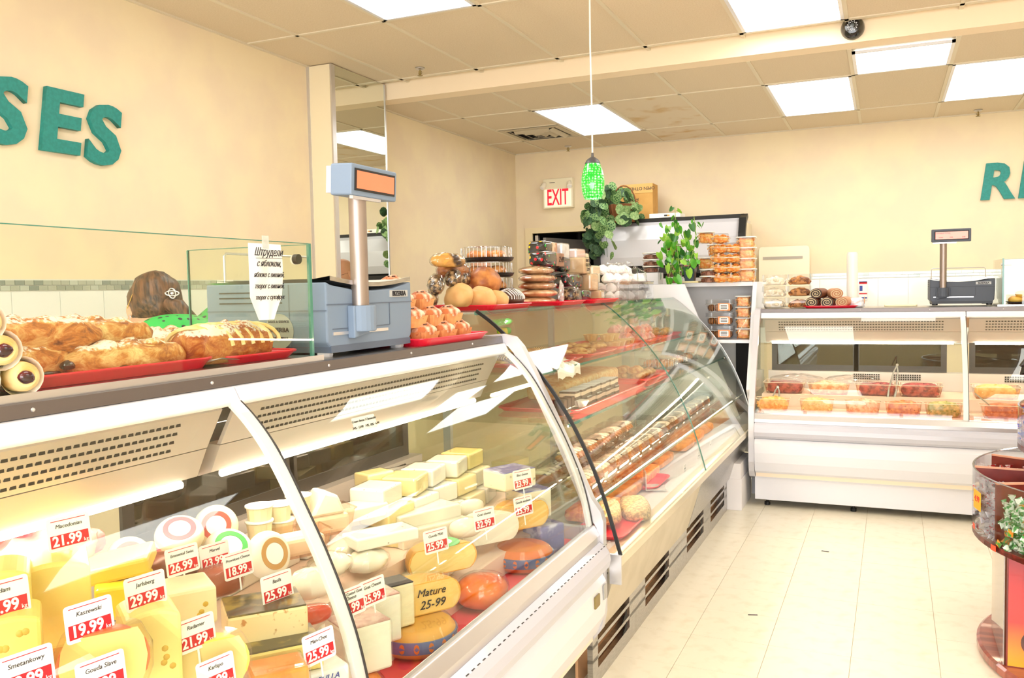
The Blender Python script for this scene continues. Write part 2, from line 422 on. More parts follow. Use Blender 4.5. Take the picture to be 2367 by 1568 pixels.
# vent
v = thing('ceiling_vent', 'square grey ceiling air vent with concentric louvres left of the far light', 'vent', (-2.96, 7.55, ZB))
obj('backing', B().box(-.29, .29, -.3, .3, .002, .014), mat('vent_dark', (46, 42, 38), .7), v)
for q, a in enumerate((.29, .215, .145, .075)):
    fbq = B(); s_ = .042 if q else .05
    for sg in (-1, 1):
        fbq.prism([(sg*a, .0), (sg*a, -.004), (sg*(a-s_), -.026 if q else -.006), (sg*(a-s_), -.022 if q else 0)], 1, -a, a)
        fbq.prism([(sg*a, .0), (sg*a, -.004), (sg*(a-s_), -.026 if q else -.006), (sg*(a-s_), -.022 if q else 0)], 0, -a+s_, a-s_)
    obj('louvre', fbq, mat('vent_paint', (196, 184, 160), .5), v)
# sprinklers
def sprinkler(p, label):
    t = thing('sprinkler', label, 'sprinkler', p, group='ceiling sprinklers')
    obj('escutcheon', B().lathe([(.034, 0), (.034, -.004), (.016, -.012)], 20), M_alu, t, smooth=True)
    obj('stem', B().cyl(.006, -.05, -.01, 8).tube([(-.012, 0, -.02), (-.014, 0, -.035), (0, 0, -.048)], .002, 6).tube([(.012, 0, -.02), (.014, 0, -.035), (0, 0, -.048)], .002, 6), M_brass, t)
    obj('deflector', B().lathe([(.017, -.052), (.019, -.05)], 12, flute=.12), M_brass, t)
sprinkler((-2.995, 5.37, ZF), 'small metal sprinkler head on the near ceiling above the mirror pillar')
sprinkler((-2.974, 8.37, ZB), 'small metal sprinkler head behind the square ceiling vent')
sprinkler((.716, 8.42, ZB), 'small metal sprinkler head near the back wall under the right light panel')
# security dome
c = thing('security_camera', 'black domed security camera with a ring of white diodes on the beam', 'camera', (-.19, 5.68, 2.955), rot=(radians(90), 0, 0))
obj('housing', B().lathe([(.068, 0), (.068, .012), (.06, .04), (.042, .062), (.0, .07)], 28), mat('gloss_black', (14, 14, 16), .2, coat=.5), c, smooth=True)
obj('lens', B().lathe([(.012, .068), (.012, .074), (0, .076)], 16), mat('lens_grey', (90, 95, 100), .1, coat=.6), c, smooth=True)
lb = B()
for k in range(22):
    a = 2*pi*k/22; rr = .022 if k % 2 else .028
    lb.cyl(.0028, 0, .003, 6, Matrix.Translation((rr*cos(a), rr*sin(a), .0665)))
obj('diode_ring', lb, mat('diode', (215, 218, 225), .3), c, kind='stuff')
# wall letters
M_teal = mat('teal_letter', (32, 142, 136), .55, c2=(26, 132, 126), sc=60)
def letter(ch, size, loc, rot, label, sx=1.0):
    me = text_mesh(ch, size, ext=.013, bold=size*.034, shear=.13, sx=sx)
    me.materials.append(M_teal); o = bpy.data.objects.new('wall_letter', me); COL.objects.link(o)
    o.location = loc; o.rotation_euler = rot; props(o, label, 'letter', 'teal sign letters')
letter('S', .405, (XL+.014, 2.69, 2.262), FX, 'teal letter S cut by the left edge of the picture', 1.1)
letter('E', .405, (XL+.014, 2.97, 2.262), FX, 'teal letter E on the left wall between two letters S', 1.12)
letter('S', .405, (XL+.014, 3.22, 2.235), FX, 'teal letter S rightmost on the left wall', 1.1)
letter('R', .42, (.865, YB-.014, 2.262), FY, 'teal letter R on the back wall at far right')
letter('E', .42, (1.13, YB-.014, 2.262), FY, 'teal letter E cut by the right edge of the picture')
# exit sign
e = thing('exit_sign', 'cream exit sign with red letters and two lamp heads over the doorway', 'sign', (-3.155, YB, 2.27))
obj('housing', B().box(-.165, .165, -.07, 0, 0, .31), mat('sign_cream', (240, 232, 204), .5), e, bevel=.006)
obj('face', B().box(-.15, .15, -.074, -.068, .012, .2), mat('sign_face', (252, 246, 224), .4, emit=.25), e, bevel=.003)
text('lettering', 'EXIT', .235, mat('exit_red', (236, 30, 60), .4, emit=.4), e, (0, -.076, .105), FY, bold=.003, sx=.5)
for sx in (-1, 1):
    l_ = obj('lamp_head', B().lathe([(.012, 0), (.02, .012), (.028, .04), (.03, .075), (.024, .08)], 18), mat('lamp_head_cream', (244, 238, 220), .35), e, (sx*.135, -.08, .27), (radians(140), 0, radians(sx*20)), smooth=True)
    obj('lamp_lens', B().cyl(.023, .079, .083, 16), M_card, l_)
obj('small_print', B().box(-.09, -.03, -.0715, -.07, .265, .27), M_ink, e)
# ------------------------------------------------------------------ glass display cases
M_beige = mat('beige_steel', (214, 204, 184), .38, .55, c2=(204, 194, 172), sc=6)
M_canopy = mat('canopy_grey', (196, 190, 186), .35, .3)
M_inner = mat('cabinet_lining', (244, 226, 204), .4)
M_doorg = glass('smoked_door_glass', (120, 116, 110), .12, 4)
M_doorp = mat('sliding_door_back', (112, 106, 100), .25, coat=.6)
M_deck = mat('pink_deck_liner', (232, 70, 92), .45)
M_slot = mat('slot_black', (24, 22, 22), .7)
GP = [(-.3, 1.203), (-.262, 1.17), (-.222, 1.125), (-.185, 1.07), (-.143, .995), (-.098, .91), (-.062, .83), (-.034, .755), (-.014, .68), (0, .605)]
def case_a(loc, rotz, x0, x1, seams, label, kick, panels, grille):
    """curved-glass refrigerated counter; local -y faces the customer, y=0 at the foot of the glass"""
    t = thing('refrigerated_counter', label, 'display case', loc, rotz)
    P = smooth_curve([(-d, z) for d, z in GP])
    ends = [x0+.035]+seams+[x1-.035]
    for a, b_ in zip(ends[:-1], ends[1:]):
        g = obj('glass_panel', B().strip(P, 0, a+.004, b_-.004, -.006), M_glass, t, smooth=True)
        obj('top_band', B().prism([(.335, 1.238), (.312, 1.236), (.294, 1.203), (.302, 1.199), (.36, 1.199), (.36, 1.238)], 0, a+.0015, b_-.0015), M_white, t, bevel=.003)
        obj('glass_edge', B().strip([(p[0]-.0005, p[1]) for p in P], 0, b_-.0045, b_-.0015, -.007), M_dark, t)
        # canopy behind the glass: perforated strip, plain strip, tube
        obj('canopy_grille', B().prism([(.335, 1.198), (.33, 1.19), (.375, 1.108), (.385, 1.108)], 0, a+.02, b_-.02), M_canopy, t)
        obj('canopy_panel', B().prism([(.376, 1.106), (.405, 1.045), (.44, 1.035), (.5, 1.06), (.42, 1.108)], 0, a+.02, b_-.02), M_canopy, t)
        obj('lamp_tube', B().cyl(.008, 0, b_-a-.12, 10, Matrix.Translation((a+.06, .412, 1.035)) @ Matrix.Rotation(radians(90), 4, 'Y')), M_tube, t, smooth=True)
        sb = B(); n = int((b_-a-.22)/.0165)
        for i in range(n):
            for j in range(4):
                yy = .3345+.0385*(j+.6)/4; zz = 1.188-.07*(j+.6)/4
                sb.box(a+.11+i*.0165, a+.1205+i*.0165, yy-.003, yy+.004, zz-.0065, zz+.0065)
        obj('vent_slots', sb, M_slot, t, kind='stuff')
        obj('glass_post', B().strip([(p[0]+.009, p[1]) for p in P], 0, b_-.032, b_-.002, -.012), mat('post_white', (238, 238, 240), .35, .1), t, smooth=False)
    # worktop, stainless lip and rivets
    obj('worktop', B().prism([(.33, 1.262), (.33, 1.256), (.78, 1.256), (.78, 1.262)], 0, x0, x1), M_steel, t)
    obj('steel_lip', B().prism([(.331, 1.263), (.3235, 1.261), (.321, 1.238), (.331, 1.238)], 0, x0+.03, x1-.03), mat('steel_lip_dark_reflection', (120, 114, 114), .38, .8), t)  # steel colour darkened to stand for the dark reflection on the lip
    rb = B(); n = int((x1-x0)/.4)
    for i in range(n):
        obj('screw', B().lathe([(.004, 0), (.003, .002), (0, .003)], 8), M_alu, t, (x0+.25+i*.4, .3222, 1.2495), (radians(90), 0, 0))
    # end frames: open curved frame with clear pane
    outer = [(.42, 1.262), (.33, 1.268), (.28, 1.258), (.25, 1.225), (.2, 1.13), (.13, .985), (.06, .835), (.0, .7), (-.032, .655), (-.042, .62), (-.042, .3), (-.03, .24), (.0, .2), (.12, .16), (.16, .17)]
    inner = [(.42, 1.235), (.345, 1.238), (.302, 1.225), (.28, 1.2), (.235, 1.12), (.165, .975), (.095, .82), (.04, .69), (.012, .64), (-.018, .6), (-.018, .31), (-.008, .262), (.018, .226), (.12, .19), (.16, .2)]
    for (ea, eb) in ((x0, x0+.035), (x1-.035, x1)):
        fr_ = B(); n = len(outer)
        for i in range(n-1):
            fr_.prism([outer[i], outer[i+1], inner[i+1], inner[i]], 0, ea, eb)
        obj('end_frame', fr_, mat('end_frame_silver', (206, 206, 214), .35, .3), t)
        obj('end_pane', B().prism([(.42, 1.235)]+[p for p in inner[1:9]]+[(.02, .6), (.76, .6), (.76, 1.235)], 0, (ea+eb)/2-.003, (ea+eb)/2+.003), M_glass, t)
        obj('end_panel_lower', B().prism([(q[0]+.001, q[1]) for q in inner[9:]]+[(.8, .21), (.8, .595), (.02, .595)], 0, ea+.004, eb-.004), M_bump, t)
    # rail, bumper, front panel
    obj('glass_rail', B().prism([(0.004, .612), (-.012, .606), (-.03, .575), (-.03, .552), (.03, .552), (.03, .575), (.012, .6)], 0, x0+.035, x1-.035), M_alu, t, bevel=.002)
    obj('bumper', B().prism([(.02, .552), (-.03, .552), (-.052, .54), (-.066, .52), (-.07, .495), (-.064, .47), (-.045, .452), (.02, .45)], 0, x0+.036, x1-.036), M_bump, t, smooth=False, bevel=.006)
    if kick != 'flush':
        sbm = B(); n = int((x1-x0)/.03)
        for i in range(n): sbm.box(x0+.05+i*.03, x0+.064+i*.03, -.0515, -.048, .5415, .5423)
        obj('bumper_seam', sbm, M_dark, t, kind='stuff')
    else:
        obj('tub_rack', B().box(x0+.045, x1-.045, .02, .138, .553, .61), mat('rack_pink', (240, 190, 180), .5), t)
    obj('front_panel', B().prism([(.0, .45), (-.035, .45), (-.05, .42), (-.052, .36), (-.044, .3), (-.02, .24), (.03, .2), (.12, .165), (.14, .18), (.05, .23), (.0, .3)], 0, x0+.036, x1-.036), M_white, t, bevel=.004)
    if kick == 'flush':
        obj('kick_panel', B().box(x0+.03, x1-.03, .03, .05, .045, .2), M_white, t, bevel=.003)
        obj('base', B().box(x0+.06, x1-.06, .1, .75, .06, .2), M_dark, t)
        for fx in (x0+.1, x0+.62, x1-.1):
            for fy in (.09, .7): obj('foot', B().cyl(.018, 0, .02, 12).cyl(.008, .02, .07, 8), M_black, t, (fx, fy, 0), smooth=False)
    else:
        obj('base', B().box(x0+.03, x1-.02, .225, .8, 0, .21), mat('grey_plinth', (176, 176, 182), .4, .5), t)
    # cabinet body
    obj('body', B().box(x0+.04, x1-.04, .0, .78, .2, .5).box(x0+.04, x1-.04, .74, .78, .5, .76).box(x0+.04, x1-.04, .7, .78, 1.12, 1.256).box(x0+.04, x1-.04, .36, .78, 1.2, 1.256), M_inner, t)
    obj('deck', B().prism([(.012, .5), (.012, .552), (.74, .552), (.74, .5)], 0, x0+.04, x1-.04), M_deck, t)
    obj('display_step', B().prism([(.14, .5525), (.14, .62), (.27, .62), (.27, .7), (.655, .7), (.655, .5525)], 0, x0+.045, x1-.045), mat('cream_step', (240, 214, 196), .5), t)
    obj('back_sill', B().box(x0+.04, x1-.04, .66, .74, .7, .82), M_canopy, t)
    gs = B()
    for sx_ in grille:
        for i in range(12):
            for j in range(3): gs.box(sx_+i*.014, sx_+.009+i*.014, .655, .662, .77+j*.014, .779+j*.014)
    obj('sill_slots', gs, M_slot, t, kind='stuff')
    for (a, b_) in panels:
        d = obj('sliding_door', B().box(a, b_, .70, .71, .82, .86).box(a, b_, .70, .71, 1.09, 1.13).box(a, a+.035, .70, .71, .86, 1.09).box(b_-.035, b_, .70, .71, .86, 1.09), M_dark, t)
        obj('door_glass', B().box(a+.03, b_-.03, .703, .708, .85, 1.1), M_doorg, d)
    return t
cheese_case = case_a((-.93, 0, 0), radians(90), -.1, 2.83, [1.405], 'long curved-glass cheese counter in the foreground under the near scale', 'set', [(-.05, .66), (.6, 1.3), (1.45, 2.1), (2.05, 2.76)], [.9, 1.9, 2.5])
bd = obj('badge', B().prism(rrect(.052, .04, .005), 1, 0, .004), M_brass, cheese_case, (2.68, -.056, .385), label='brass maker plate on the white front')
obj('badge', B().prism(rrect(.03, .05, .003), 1, 0, .003), mat('grey_badge', (178, 178, 176), .4), cheese_case, (2.765, -.056, .39), label='grey data plate on the white front')
salad_case = case_a((0, 5.62, 0), 0, -.8, 2.9, [.45, 1.7], 'curved-glass salad counter along the back under the small far scale', 'flush', [(-.74, -.17), (-.2, .37), (.5, 1.05), (1.02, 1.6), (1.75, 2.3), (2.3, 2.8)], [-.2, .05, .7])
# note taped inside the cheese case glass
n = thing('handwritten_note', 'small white handwritten note stuck on the cheese counter glass', 'note', tuple(at(843, 978, 0, -1.198)), rot=(radians(68), 0, radians(86)))
obj('paper', B().prism(rrect(.092, .036, .004), 2, 0, .0008), M_card, n)
text('handwriting', 'Cream cheese / Cheesecake', .0085, M_ink, n, (0, .008, .0012), (0, 0, 0), shear=.3)
text('handwriting', '24% - 13.99   14%, 18% - 6.99', .009, M_ink, n, (0, -.008, .0012), (0, 0, 0), shear=.3)
# ------------------------------------------------------------------ pastry case between them
pc = thing('pastry_case', 'tall curved-glass pastry case with steel base in the middle of the row', 'display case', (-.949, 2.842, 0), radians(90-.62))
QP = smooth_curve([(.435, 1.346), (.36, 1.292), (.251, 1.189), (.165, 1.09), (.095, .99), (.034, .88), (-.014, .772), (-.05, .67), (-.078, .576), (-.1, .495)])
L2 = 3.06; SM = 1.48; LB = 2.64
for a, b_ in ((0, SM), (SM, L2)):
    obj('glass_panel', B().strip(QP, 0, a+.003, b_-.003, -.006), M_glass, pc, smooth=True)
    obj('glass_edge', B().strip([(p[0]-.0005, p[1]) for p in QP], 0, b_-.003, b_, -.007), M_gedge if a == 0 else M_alu, pc)
obj('gasket', B().strip([(p[0]-.002, p[1]) for p in QP], 0, -.004, .004, -.012), M_black, pc, label='black gasket on the near edge of the glass')
obj('end_pane', B().prism(QP[::-1]+[(.9, 1.346), (.9, .505)], 0, -.002, .003), M_glass, pc)
obj('end_pane', B().prism(QP[::-1]+[(.9, 1.346), (.9, .505)], 0, L2-.02, L2-.014), M_glass, pc)
obj('top_glass', B().box(0, L2, .437, .8, 1.338, 1.346), M_glass, pc)
obj('top_edge', B().box(0, L2, .432, .438, 1.334, 1.348), M_gedge, pc)
obj('rail', B().prism([(-.098, .495), (-.109, .487), (-.109, .455), (-.09, .445), (-.08, .43), (-.04, .43), (-.04, .488), (-.08, .495)], 0, 0, L2), mat('champagne_rail', (226, 216, 192), .3, .6), pc, bevel=.002)
obj('rail_end_cap', B().box(-.01, -.001, -.112, -.07, .395, .5), M_alu, pc)
for a, b_ in ((0.0, SM-.02), (SM+.0, L2)):
    obj('front_panel', B().prism([(-.085, .43), (-.06, .43), (.01, .2), (-.015, .2)], 0, a+.004, b_-.004), M_beige if a == 0 else M_steel, pc)
obj('panel_joint', B().prism([(-.0875, .43), (-.084, .43), (-.013, .2), (-.0175, .2)], 0, SM-.022, SM+.006), M_steel, pc)
kb = B().box(0, LB, .0, .02, .0, .055)
for a, b_ in ((0, .06), (.46, .7), (1.12, 1.5), (1.92, 2.12), (2.55, LB)): kb.box(a, b_, .0, .02, .055, .2)
for z in (.098, .15): kb.box(0, LB, .0, .02, z-.008, z+.006)
obj('vented_kick', kb.box(0, LB, 0, .02, .19, .2), M_steel, pc)
obj('kick_back', B().box(0.01, LB, .06, .07, .0, .2), mat('orange_brown_lining', (206, 160, 118), .6), pc)
for a in (.36, 1.02, 1.82, 2.48):
    for z in (.075, .125): obj('vent_hole', B().prism([(a, z-.018), (a+.06, z-.018), (a+.06, z+.018)], 1, -.0015, .001), M_slot, pc)
obj('body', B().box(.0, L2-.02, .0, .85, .2, .43).box(0, L2-.02, .8, .85, .43, 1.335), mat('tan_lining', (226, 208, 170), .45), pc)
obj('deck', B().box(.01, L2-.02, -.07, .8, .43, .488), mat('grey_deck', (206, 208, 212), .3, .3), pc)
for (y0, z, n_) in ((.19, 1.115, 'shelf'), (.085, .935, 'shelf'), (-.01, .665, 'shelf')):
    s_ = obj(n_, B().box(.02, L2-.04, y0, .78, z, z+.008), M_glass, pc)
    obj('shelf_edge', B().box(.02, L2-.04, y0-.003, y0, z-.001, z+.009), M_gedge, s_)
    if z < 1.1: obj('lamp_tube', B().cyl(.004, 0, L2-.2, 8, Matrix.Translation((.1, y0+.03, z-.012)) @ Matrix.Rotation(radians(90), 4, 'Y')), M_tube, s_)
obj('bracket', B().box(.0, .02, .55, .58, .5, 1.335).box(SM-.02, SM, .7, .73, .5, 1.335).box(L2-.05, L2-.03, .7, .73, .5, 1.335), M_alu, pc)
obj('plinth', B().box(LB+.01, L2-.02, -.09, .5, 0, .2).box(LB+.01, L2-.02, -.085, -.0, .2, .3), mat('white_plinth', (240, 238, 242), .45), pc, bevel=.002, label='white block under the far end')
# frame of small price holders seen low inside
# ------------------------------------------------------------------ white corner shelf unit
su = thing('corner_shelf', 'white corner shelf unit between the pastry case and the back counter', 'shelf', (0, 0, 0))
for (xa, xb, nm) in ((-.838, -.81, 'side_panel'), (-1.42, -1.39, 'side_panel')):
    obj(nm, B().prism(([(6.1, 1.446), (5.76, .74), (5.98, .5), (5.98, 0), (6.45, 0), (6.45, 1.446)] if xb > -1 else [(6.1, 1.446), (5.98, 1.1), (5.98, 0), (6.45, 0), (6.45, 1.446)]), 0, xa, xb), M_white, su)
obj('shelf', B().box(-1.389, -.839, 6.095, 6.43, 1.42, 1.446), M_white, su)
obj('shelf', B().box(-1.389, -.839, 5.985, 6.43, 1.03, 1.052), M_white, su)
obj('back_panel', B().box(-1.389, -.839, 6.431, 6.449, .2, 1.44), mat('white_back', (232, 230, 228), .5), su)
obj('side_board', B().prism([(-1.8, 1.44), (-1.275, 1.44), (-1.04, .87), (-.9, .52), (-1.8, .52)], 1, 5.93, 5.945), M_white, su, label='slanted white board at the end of the pastry case')

obj('recess_shade', B().box(-1.0, -.86, 6.38, 6.42, .5, 1.02), M_slot, su)  # black box painting deep shade into the space under the lower shelf
# ------------------------------------------------------------------ refrigerator at the back
fg = thing('open_cooler', 'tall white cooler with black rounded trim near the back wall', 'cooler', (-1.82, 8.12, 0))
FW = .66
obj('cabinet', B().box(-FW+.02, FW-.02, -.22, .4, .0, 2.0), mat('cooler_side_cream', (224, 212, 186), .5), fg)
hood = [(-.36, 1.62), (-.37, 1.7), (-.34, 1.86), (-.28, 1.99), (-.2, 2.03)]
obj('hood', B().prism(hood+[(.38, 2.03), (.38, 1.6), (-.22, 1.6)], 0, -FW+.03, FW-.03), mat('hood_white', (206, 206, 214), .25, coat=.3), fg)
for sx in (-1, 1):
    obj('side_trim', B().prism([(-.39, 1.58), (-.4, 1.7), (-.37, 1.88), (-.3, 2.02), (-.2, 2.06), (-.17, 2.03), (-.26, 1.98), (-.33, 1.86), (-.35, 1.7), (-.34, 1.58)], 0, sx*FW-.03, sx*FW+.03), M_black, fg)
obj('top_trim', B().box(-FW, FW, -.21, -.15, 2.025, 2.06), M_black, fg)
obj('hood_bottom_trim', B().box(-FW, FW, -.39, -.2, 1.54, 1.6), M_black, fg)
obj('price_rail', B().box(-FW+.03, FW-.03, -.3, -.27, 1.36, 1.5), M_white, fg)
obj('inner', B().box(-FW+.03, FW-.03, -.26, -.22, .1, 1.54), M_slot, fg)
obj('red_badge', B().prism(rrect(.09, .028, .01), 1, -.304, -.3, ), M_redp, fg, (-.42, 0, 1.455))
# bracket pane and plastic post behind the far counter
pst = thing('film_roll', 'tall white plastic film roll standing upright behind the back counter', 'roll', tuple(at(1970, 712, 1, 6.35)))
obj('roll', B().lathe([(.012, 0), (.036, 0), (.036, .36), (.034, .375), (.012, .375)], 20), mat('film_white', (246, 246, 240), .4), pst, (0, 0, 0), smooth=False)
obj('cap', B().lathe([(.0, .38), (.03, .38), (.031, .372)], 20), M_white, pst)
wd = thing('wall_hatch', 'cream panel with a grey slot handle leaning on the back wall behind the counter', 'panel', tuple(at(1812, 712, 1, 8.5)))
obj('board', B().prism(rrect(.46, .56, .03, cy=.3), 1, 0, .02), mat('hatch_cream', (246, 236, 212), .45), wd, bevel=.003)
obj('slot_bar', B().box(-.19, .17, -.006, 0, .46, .485), mat('hatch_bar', (176, 168, 156), .4), wd)
sg = thing('paper_strip', 'white tag with red and blue print hanging on the back wall tiles', 'sign', tuple(at(1995, 668, 1, 8.58)))
obj('paper', B().box(-.035, .035, 0, .004, -.1, .07), M_card, sg)
for z, h, m_ in ((.045, .02, M_redp), (.06, .008, mat('blue_print', (60, 80, 160), .5)), (-.05, .012, M_redp), (-.09, .014, MC['blue_print'])): obj('print', B().box(-.034, .034, -.001, 0, z, z+h), m_, sg)
obj('print', B().box(-.03, -.005, -.001, 0, -.02, .03), MC['blue_print'], sg)
# ------------------------------------------------------------------ food materials
def crust_mat(name, dark, mid, lightc, sugar, sc=26):
    m, t, b = new_mat(name); N = t.nodes; L = t.links; MC[name] = m
    tc = N.new('ShaderNodeTexCoord'); n1 = N.new('ShaderNodeTexNoise'); n1.inputs['Scale'].default_value = sc; n1.inputs['Detail'].default_value = 9; n1.inputs['Roughness'].default_value = .7; n1.inputs['Distortion'].default_value = 1.2
    mp = N.new('ShaderNodeMapping'); mp.inputs['Scale'].default_value = (1, .6, 1); L.new(tc.outputs['Object'], mp.inputs[0]); L.new(mp.outputs[0], n1.inputs['Vector'])
    cr = N.new('ShaderNodeValToRGB'); L.new(n1.outputs['Fac'], cr.inputs[0]); e = cr.color_ramp.elements
    e[0].color = lin(dark); e[0].position = .34; e[1].color = lin(lightc); e[1].position = .66; x = e.new(.48); x.color = lin(mid)
    n2 = N.new('ShaderNodeTexNoise'); n2.inputs['Scale'].default_value = 130; n2.inputs['Detail'].default_value = 6; L.new(tc.outputs['Object'], n2.inputs['Vector'])
    n3 = N.new('ShaderNodeTexNoise'); n3.inputs['Scale'].default_value = 7; L.new(tc.outputs['Object'], n3.inputs['Vector'])
    sp = N.new('ShaderNodeSeparateXYZ'); L.new(tc.outputs['Object'], sp.inputs[0]); zr = N.new('ShaderNodeMapRange'); zr.inputs['From Min'].default_value = .0; zr.inputs['From Max'].default_value = .03; L.new(sp.outputs['Z'], zr.inputs[0])
    a1 = N.new('ShaderNodeMath'); a1.operation = 'ADD'; L.new(n2.outputs['Fac'], a1.inputs[0]); L.new(n3.outputs['Fac'], a1.inputs[1])
    m1 = N.new('ShaderNodeMath'); m1.operation = 'MULTIPLY'; L.new(a1.outputs[0], m1.inputs[0]); L.new(zr.outputs[0], m1.inputs[1])
    r2 = N.new('ShaderNodeMapRange'); r2.inputs['From Min'].default_value = .98-.1*sugar; r2.inputs['From Max'].default_value = 1.14-.1*sugar; L.new(m1.outputs[0], r2.inputs[0])
    mx = N.new('ShaderNodeMix'); mx.data_type = 'RGBA'; L.new(r2.outputs[0], mx.inputs[0]); L.new(cr.outputs[0], mx.inputs[6]); mx.inputs[7].default_value = lin((252, 244, 232))
    L.new(mx.outputs[2], b.inputs['Base Color']); b.inputs['Roughness'].default_value = .5
    bp = N.new('ShaderNodeBump'); bp.inputs['Strength'].default_value = .9; bp.inputs['Distance'].default_value = .006; L.new(n1.outputs['Fac'], bp.inputs['Height']); L.new(bp.outputs[0], b.inputs['Normal'])
    return m
M_st1 = crust_mat('strudel_crust_a', (104, 40, 12), (206, 122, 44), (250, 214, 144), 1.0); M_st2 = crust_mat('strudel_crust_b', (140, 64, 18), (208, 132, 50), (248, 218, 150), .4, 32); M_stl = crust_mat('strudel_crust_c', (150, 66, 22), (190, 100, 40), (226, 160, 84), .9, 40)
M_crust = mat('golden_crust', (186, 104, 34), .5, c2=(232, 178, 96), sc=28, lo_=.35, hi=.68, bump=.4, sss=.05)
M_crustd = mat('brown_crust', (140, 70, 34), .45, c2=(204, 134, 70), sc=22, lo_=.35, hi=.65, bump=.35)
M_flaky = mat('flaky_crust', (166, 84, 26), .5, c2=(240, 198, 124), sc=34, lo_=.32, hi=.66, bump=.7, detail=8)
M_pale = mat('pale_bread', (232, 192, 130), .55, c2=(204, 146, 84), sc=9, lo_=.45, hi=.8, bump=.15)
M_muf = mat('muffin_top', (190, 104, 54), .6, c2=(252, 232, 206), sc=30, lo_=.4, hi=.62, bump=.5)
M_cup = mat('paper_cup', (214, 140, 84), .6, c2=(230, 170, 112), sc=20)
M_choc = mat('dark_chocolate', (52, 28, 20), .35, c2=(84, 48, 32), sc=12)
M_cherry = mat('cherry_filling', (96, 14, 26), .2, c2=(40, 6, 14), sc=40, coat=.6)
M_dough = mat('baked_dough', (246, 218, 156), .55, c2=(226, 170, 94), sc=20, bump=.2)
M_sugar = mat('sugar_powder', (252, 246, 236), .8, c2=(240, 206, 160), sc=50, lo_=.45, hi=.6)
M_poppy = mat('poppy_glaze', (40, 26, 26), .35, c2=(210, 176, 130), sc=60, lo_=.48, hi=.66, coat=.4)
M_paper = mat('parchment', (250, 246, 240), .5)
def tray(label, loc, w_=.42, d=.3, rotz=0, h=.022, c=None):
    t = thing('serving_tray', label, 'tray', loc, rotz)
    r1 = rrect(w_-.03, d-.03, .03); r2 = rrect(w_, d, .04); r3 = rrect(w_-.012, d-.012, .036)
    b = B(); n = len(r1)
    v = [(x, y, 0) for x, y in r1]+[(x, y, h) for x, y in r2]+[(x, y, h) for x, y in r3]+[(x*.97, y*.97, .003) for x, y in r1]
    f = [tuple(range(n))[::-1]]+[(i, (i+1) % n, n+(i+1) % n, n+i) for i in range(n)]+[(n+i, n+(i+1) % n, 2*n+(i+1) % n, 2*n+i) for i in range(n)]+[(2*n+i, 2*n+(i+1) % n, 3*n+(i+1) % n, 3*n+i) for i in range(n)]+[tuple(range(3*n, 4*n))]
    b.add(v, f); obj('base', b, c or M_red, t)
    rim = [(x*1.004, y*1.004, h+.001) for x, y in r2]
    obj('rim', B().tube(rim+rim[:1], .003, 6), c or M_red, t, smooth=True)
    return t
CT = 1.262
# raised steel platform and strudel screen
pf = thing('steel_platform', 'low brushed steel platform under the strudels and glass screen', 'platform', (-1.27, .75, CT))
obj('plate', B().box(-.44, .0, -.85, 1.0, 0, .012), M_steel, pf, bevel=.003)
obj('edge', B().box(0, .004, -.85, 1.0, 0, .014), M_alu, pf)
PZ = CT+.0125
sc = thing('glass_screen', 'clear green-edged glass screen around the strudels', 'screen', (-1.285, 1.73, PZ))
obj('front_pane', B().box(-.003, .003, -1.75, -.006, 0, .272), glass('screen_glass', (250, 253, 248), .045, 5), sc)
obj('side_pane', B().box(-.38, -.003, -.004, .002, 0, .27), MC['screen_glass'], sc)
obj('edge', B().box(-.0035, .0035, -.0055, .0035, 0, .273), M_gedge, sc)
obj('edge', B().box(-.3835, -.38, -.004, .002, 0, .27), M_gedge, sc)
obj('edge', B().box(-.38, -.003, -.004, .002, .27, .2715).box(-.003, .003, -1.75, -.006, .272, .2735), M_gedge, sc)
hh = obj('clamp', B().lathe([(.012, 0), (.012, .012), (.007, .016), (.0, .017)], 16), M_black, sc, (-.004, -.035, .235), (0, radians(-90), 0))
obj('clamp', B().lathe([(.012, 0), (.012, .012), (.0, .014)], 16), M_alu, sc, (-.03, -.008, .235), (radians(90), 0, 0))
nt = thing('taped_sign', 'white handwritten paper sign taped on the glass strudel screen', 'sign', (-1.276, 1.553, PZ+.205))
pap = B(); n_ = 10; v = []; f = []
for j in range(n_+1):
    for i in range(n_+1):
        y_ = -.055+.11*i/n_; z_ = .06-.17*j/n_
        if j > 7: y_ *= 1-.16*(j-7)
        v.append((.003+.006*sin(j*.5)*abs(sin(i*.55)), y_, z_))
for j in range(n_):
    for i in range(n_): f.append((j*11+i, j*11+i+1, (j+1)*11+i+1, (j+1)*11+i))
obj('paper', pap.add(v, f), M_paper, nt, smooth=True)
obj('tape', B().box(.004, .005, -.01, .012, .05, .078), glass('tape_clear', (240, 245, 245), .06, 4, milky=.3), nt)
for k, (s_, sz_) in enumerate((('Штрудели', .025), ('с яблоком,', .02), ('яблоко с вишней,', .0155), ('творог с вишней,', .0155), ('творог с сухофрук', .014))):
    text('handwriting', s_, sz_, M_ink, nt, (.0145, -.002, .04-.025*k), FX, shear=.45, sx=.78)
obj('underline', B().box(.0145, .0152, -.045, .045, .0265, .0275), M_ink, nt)
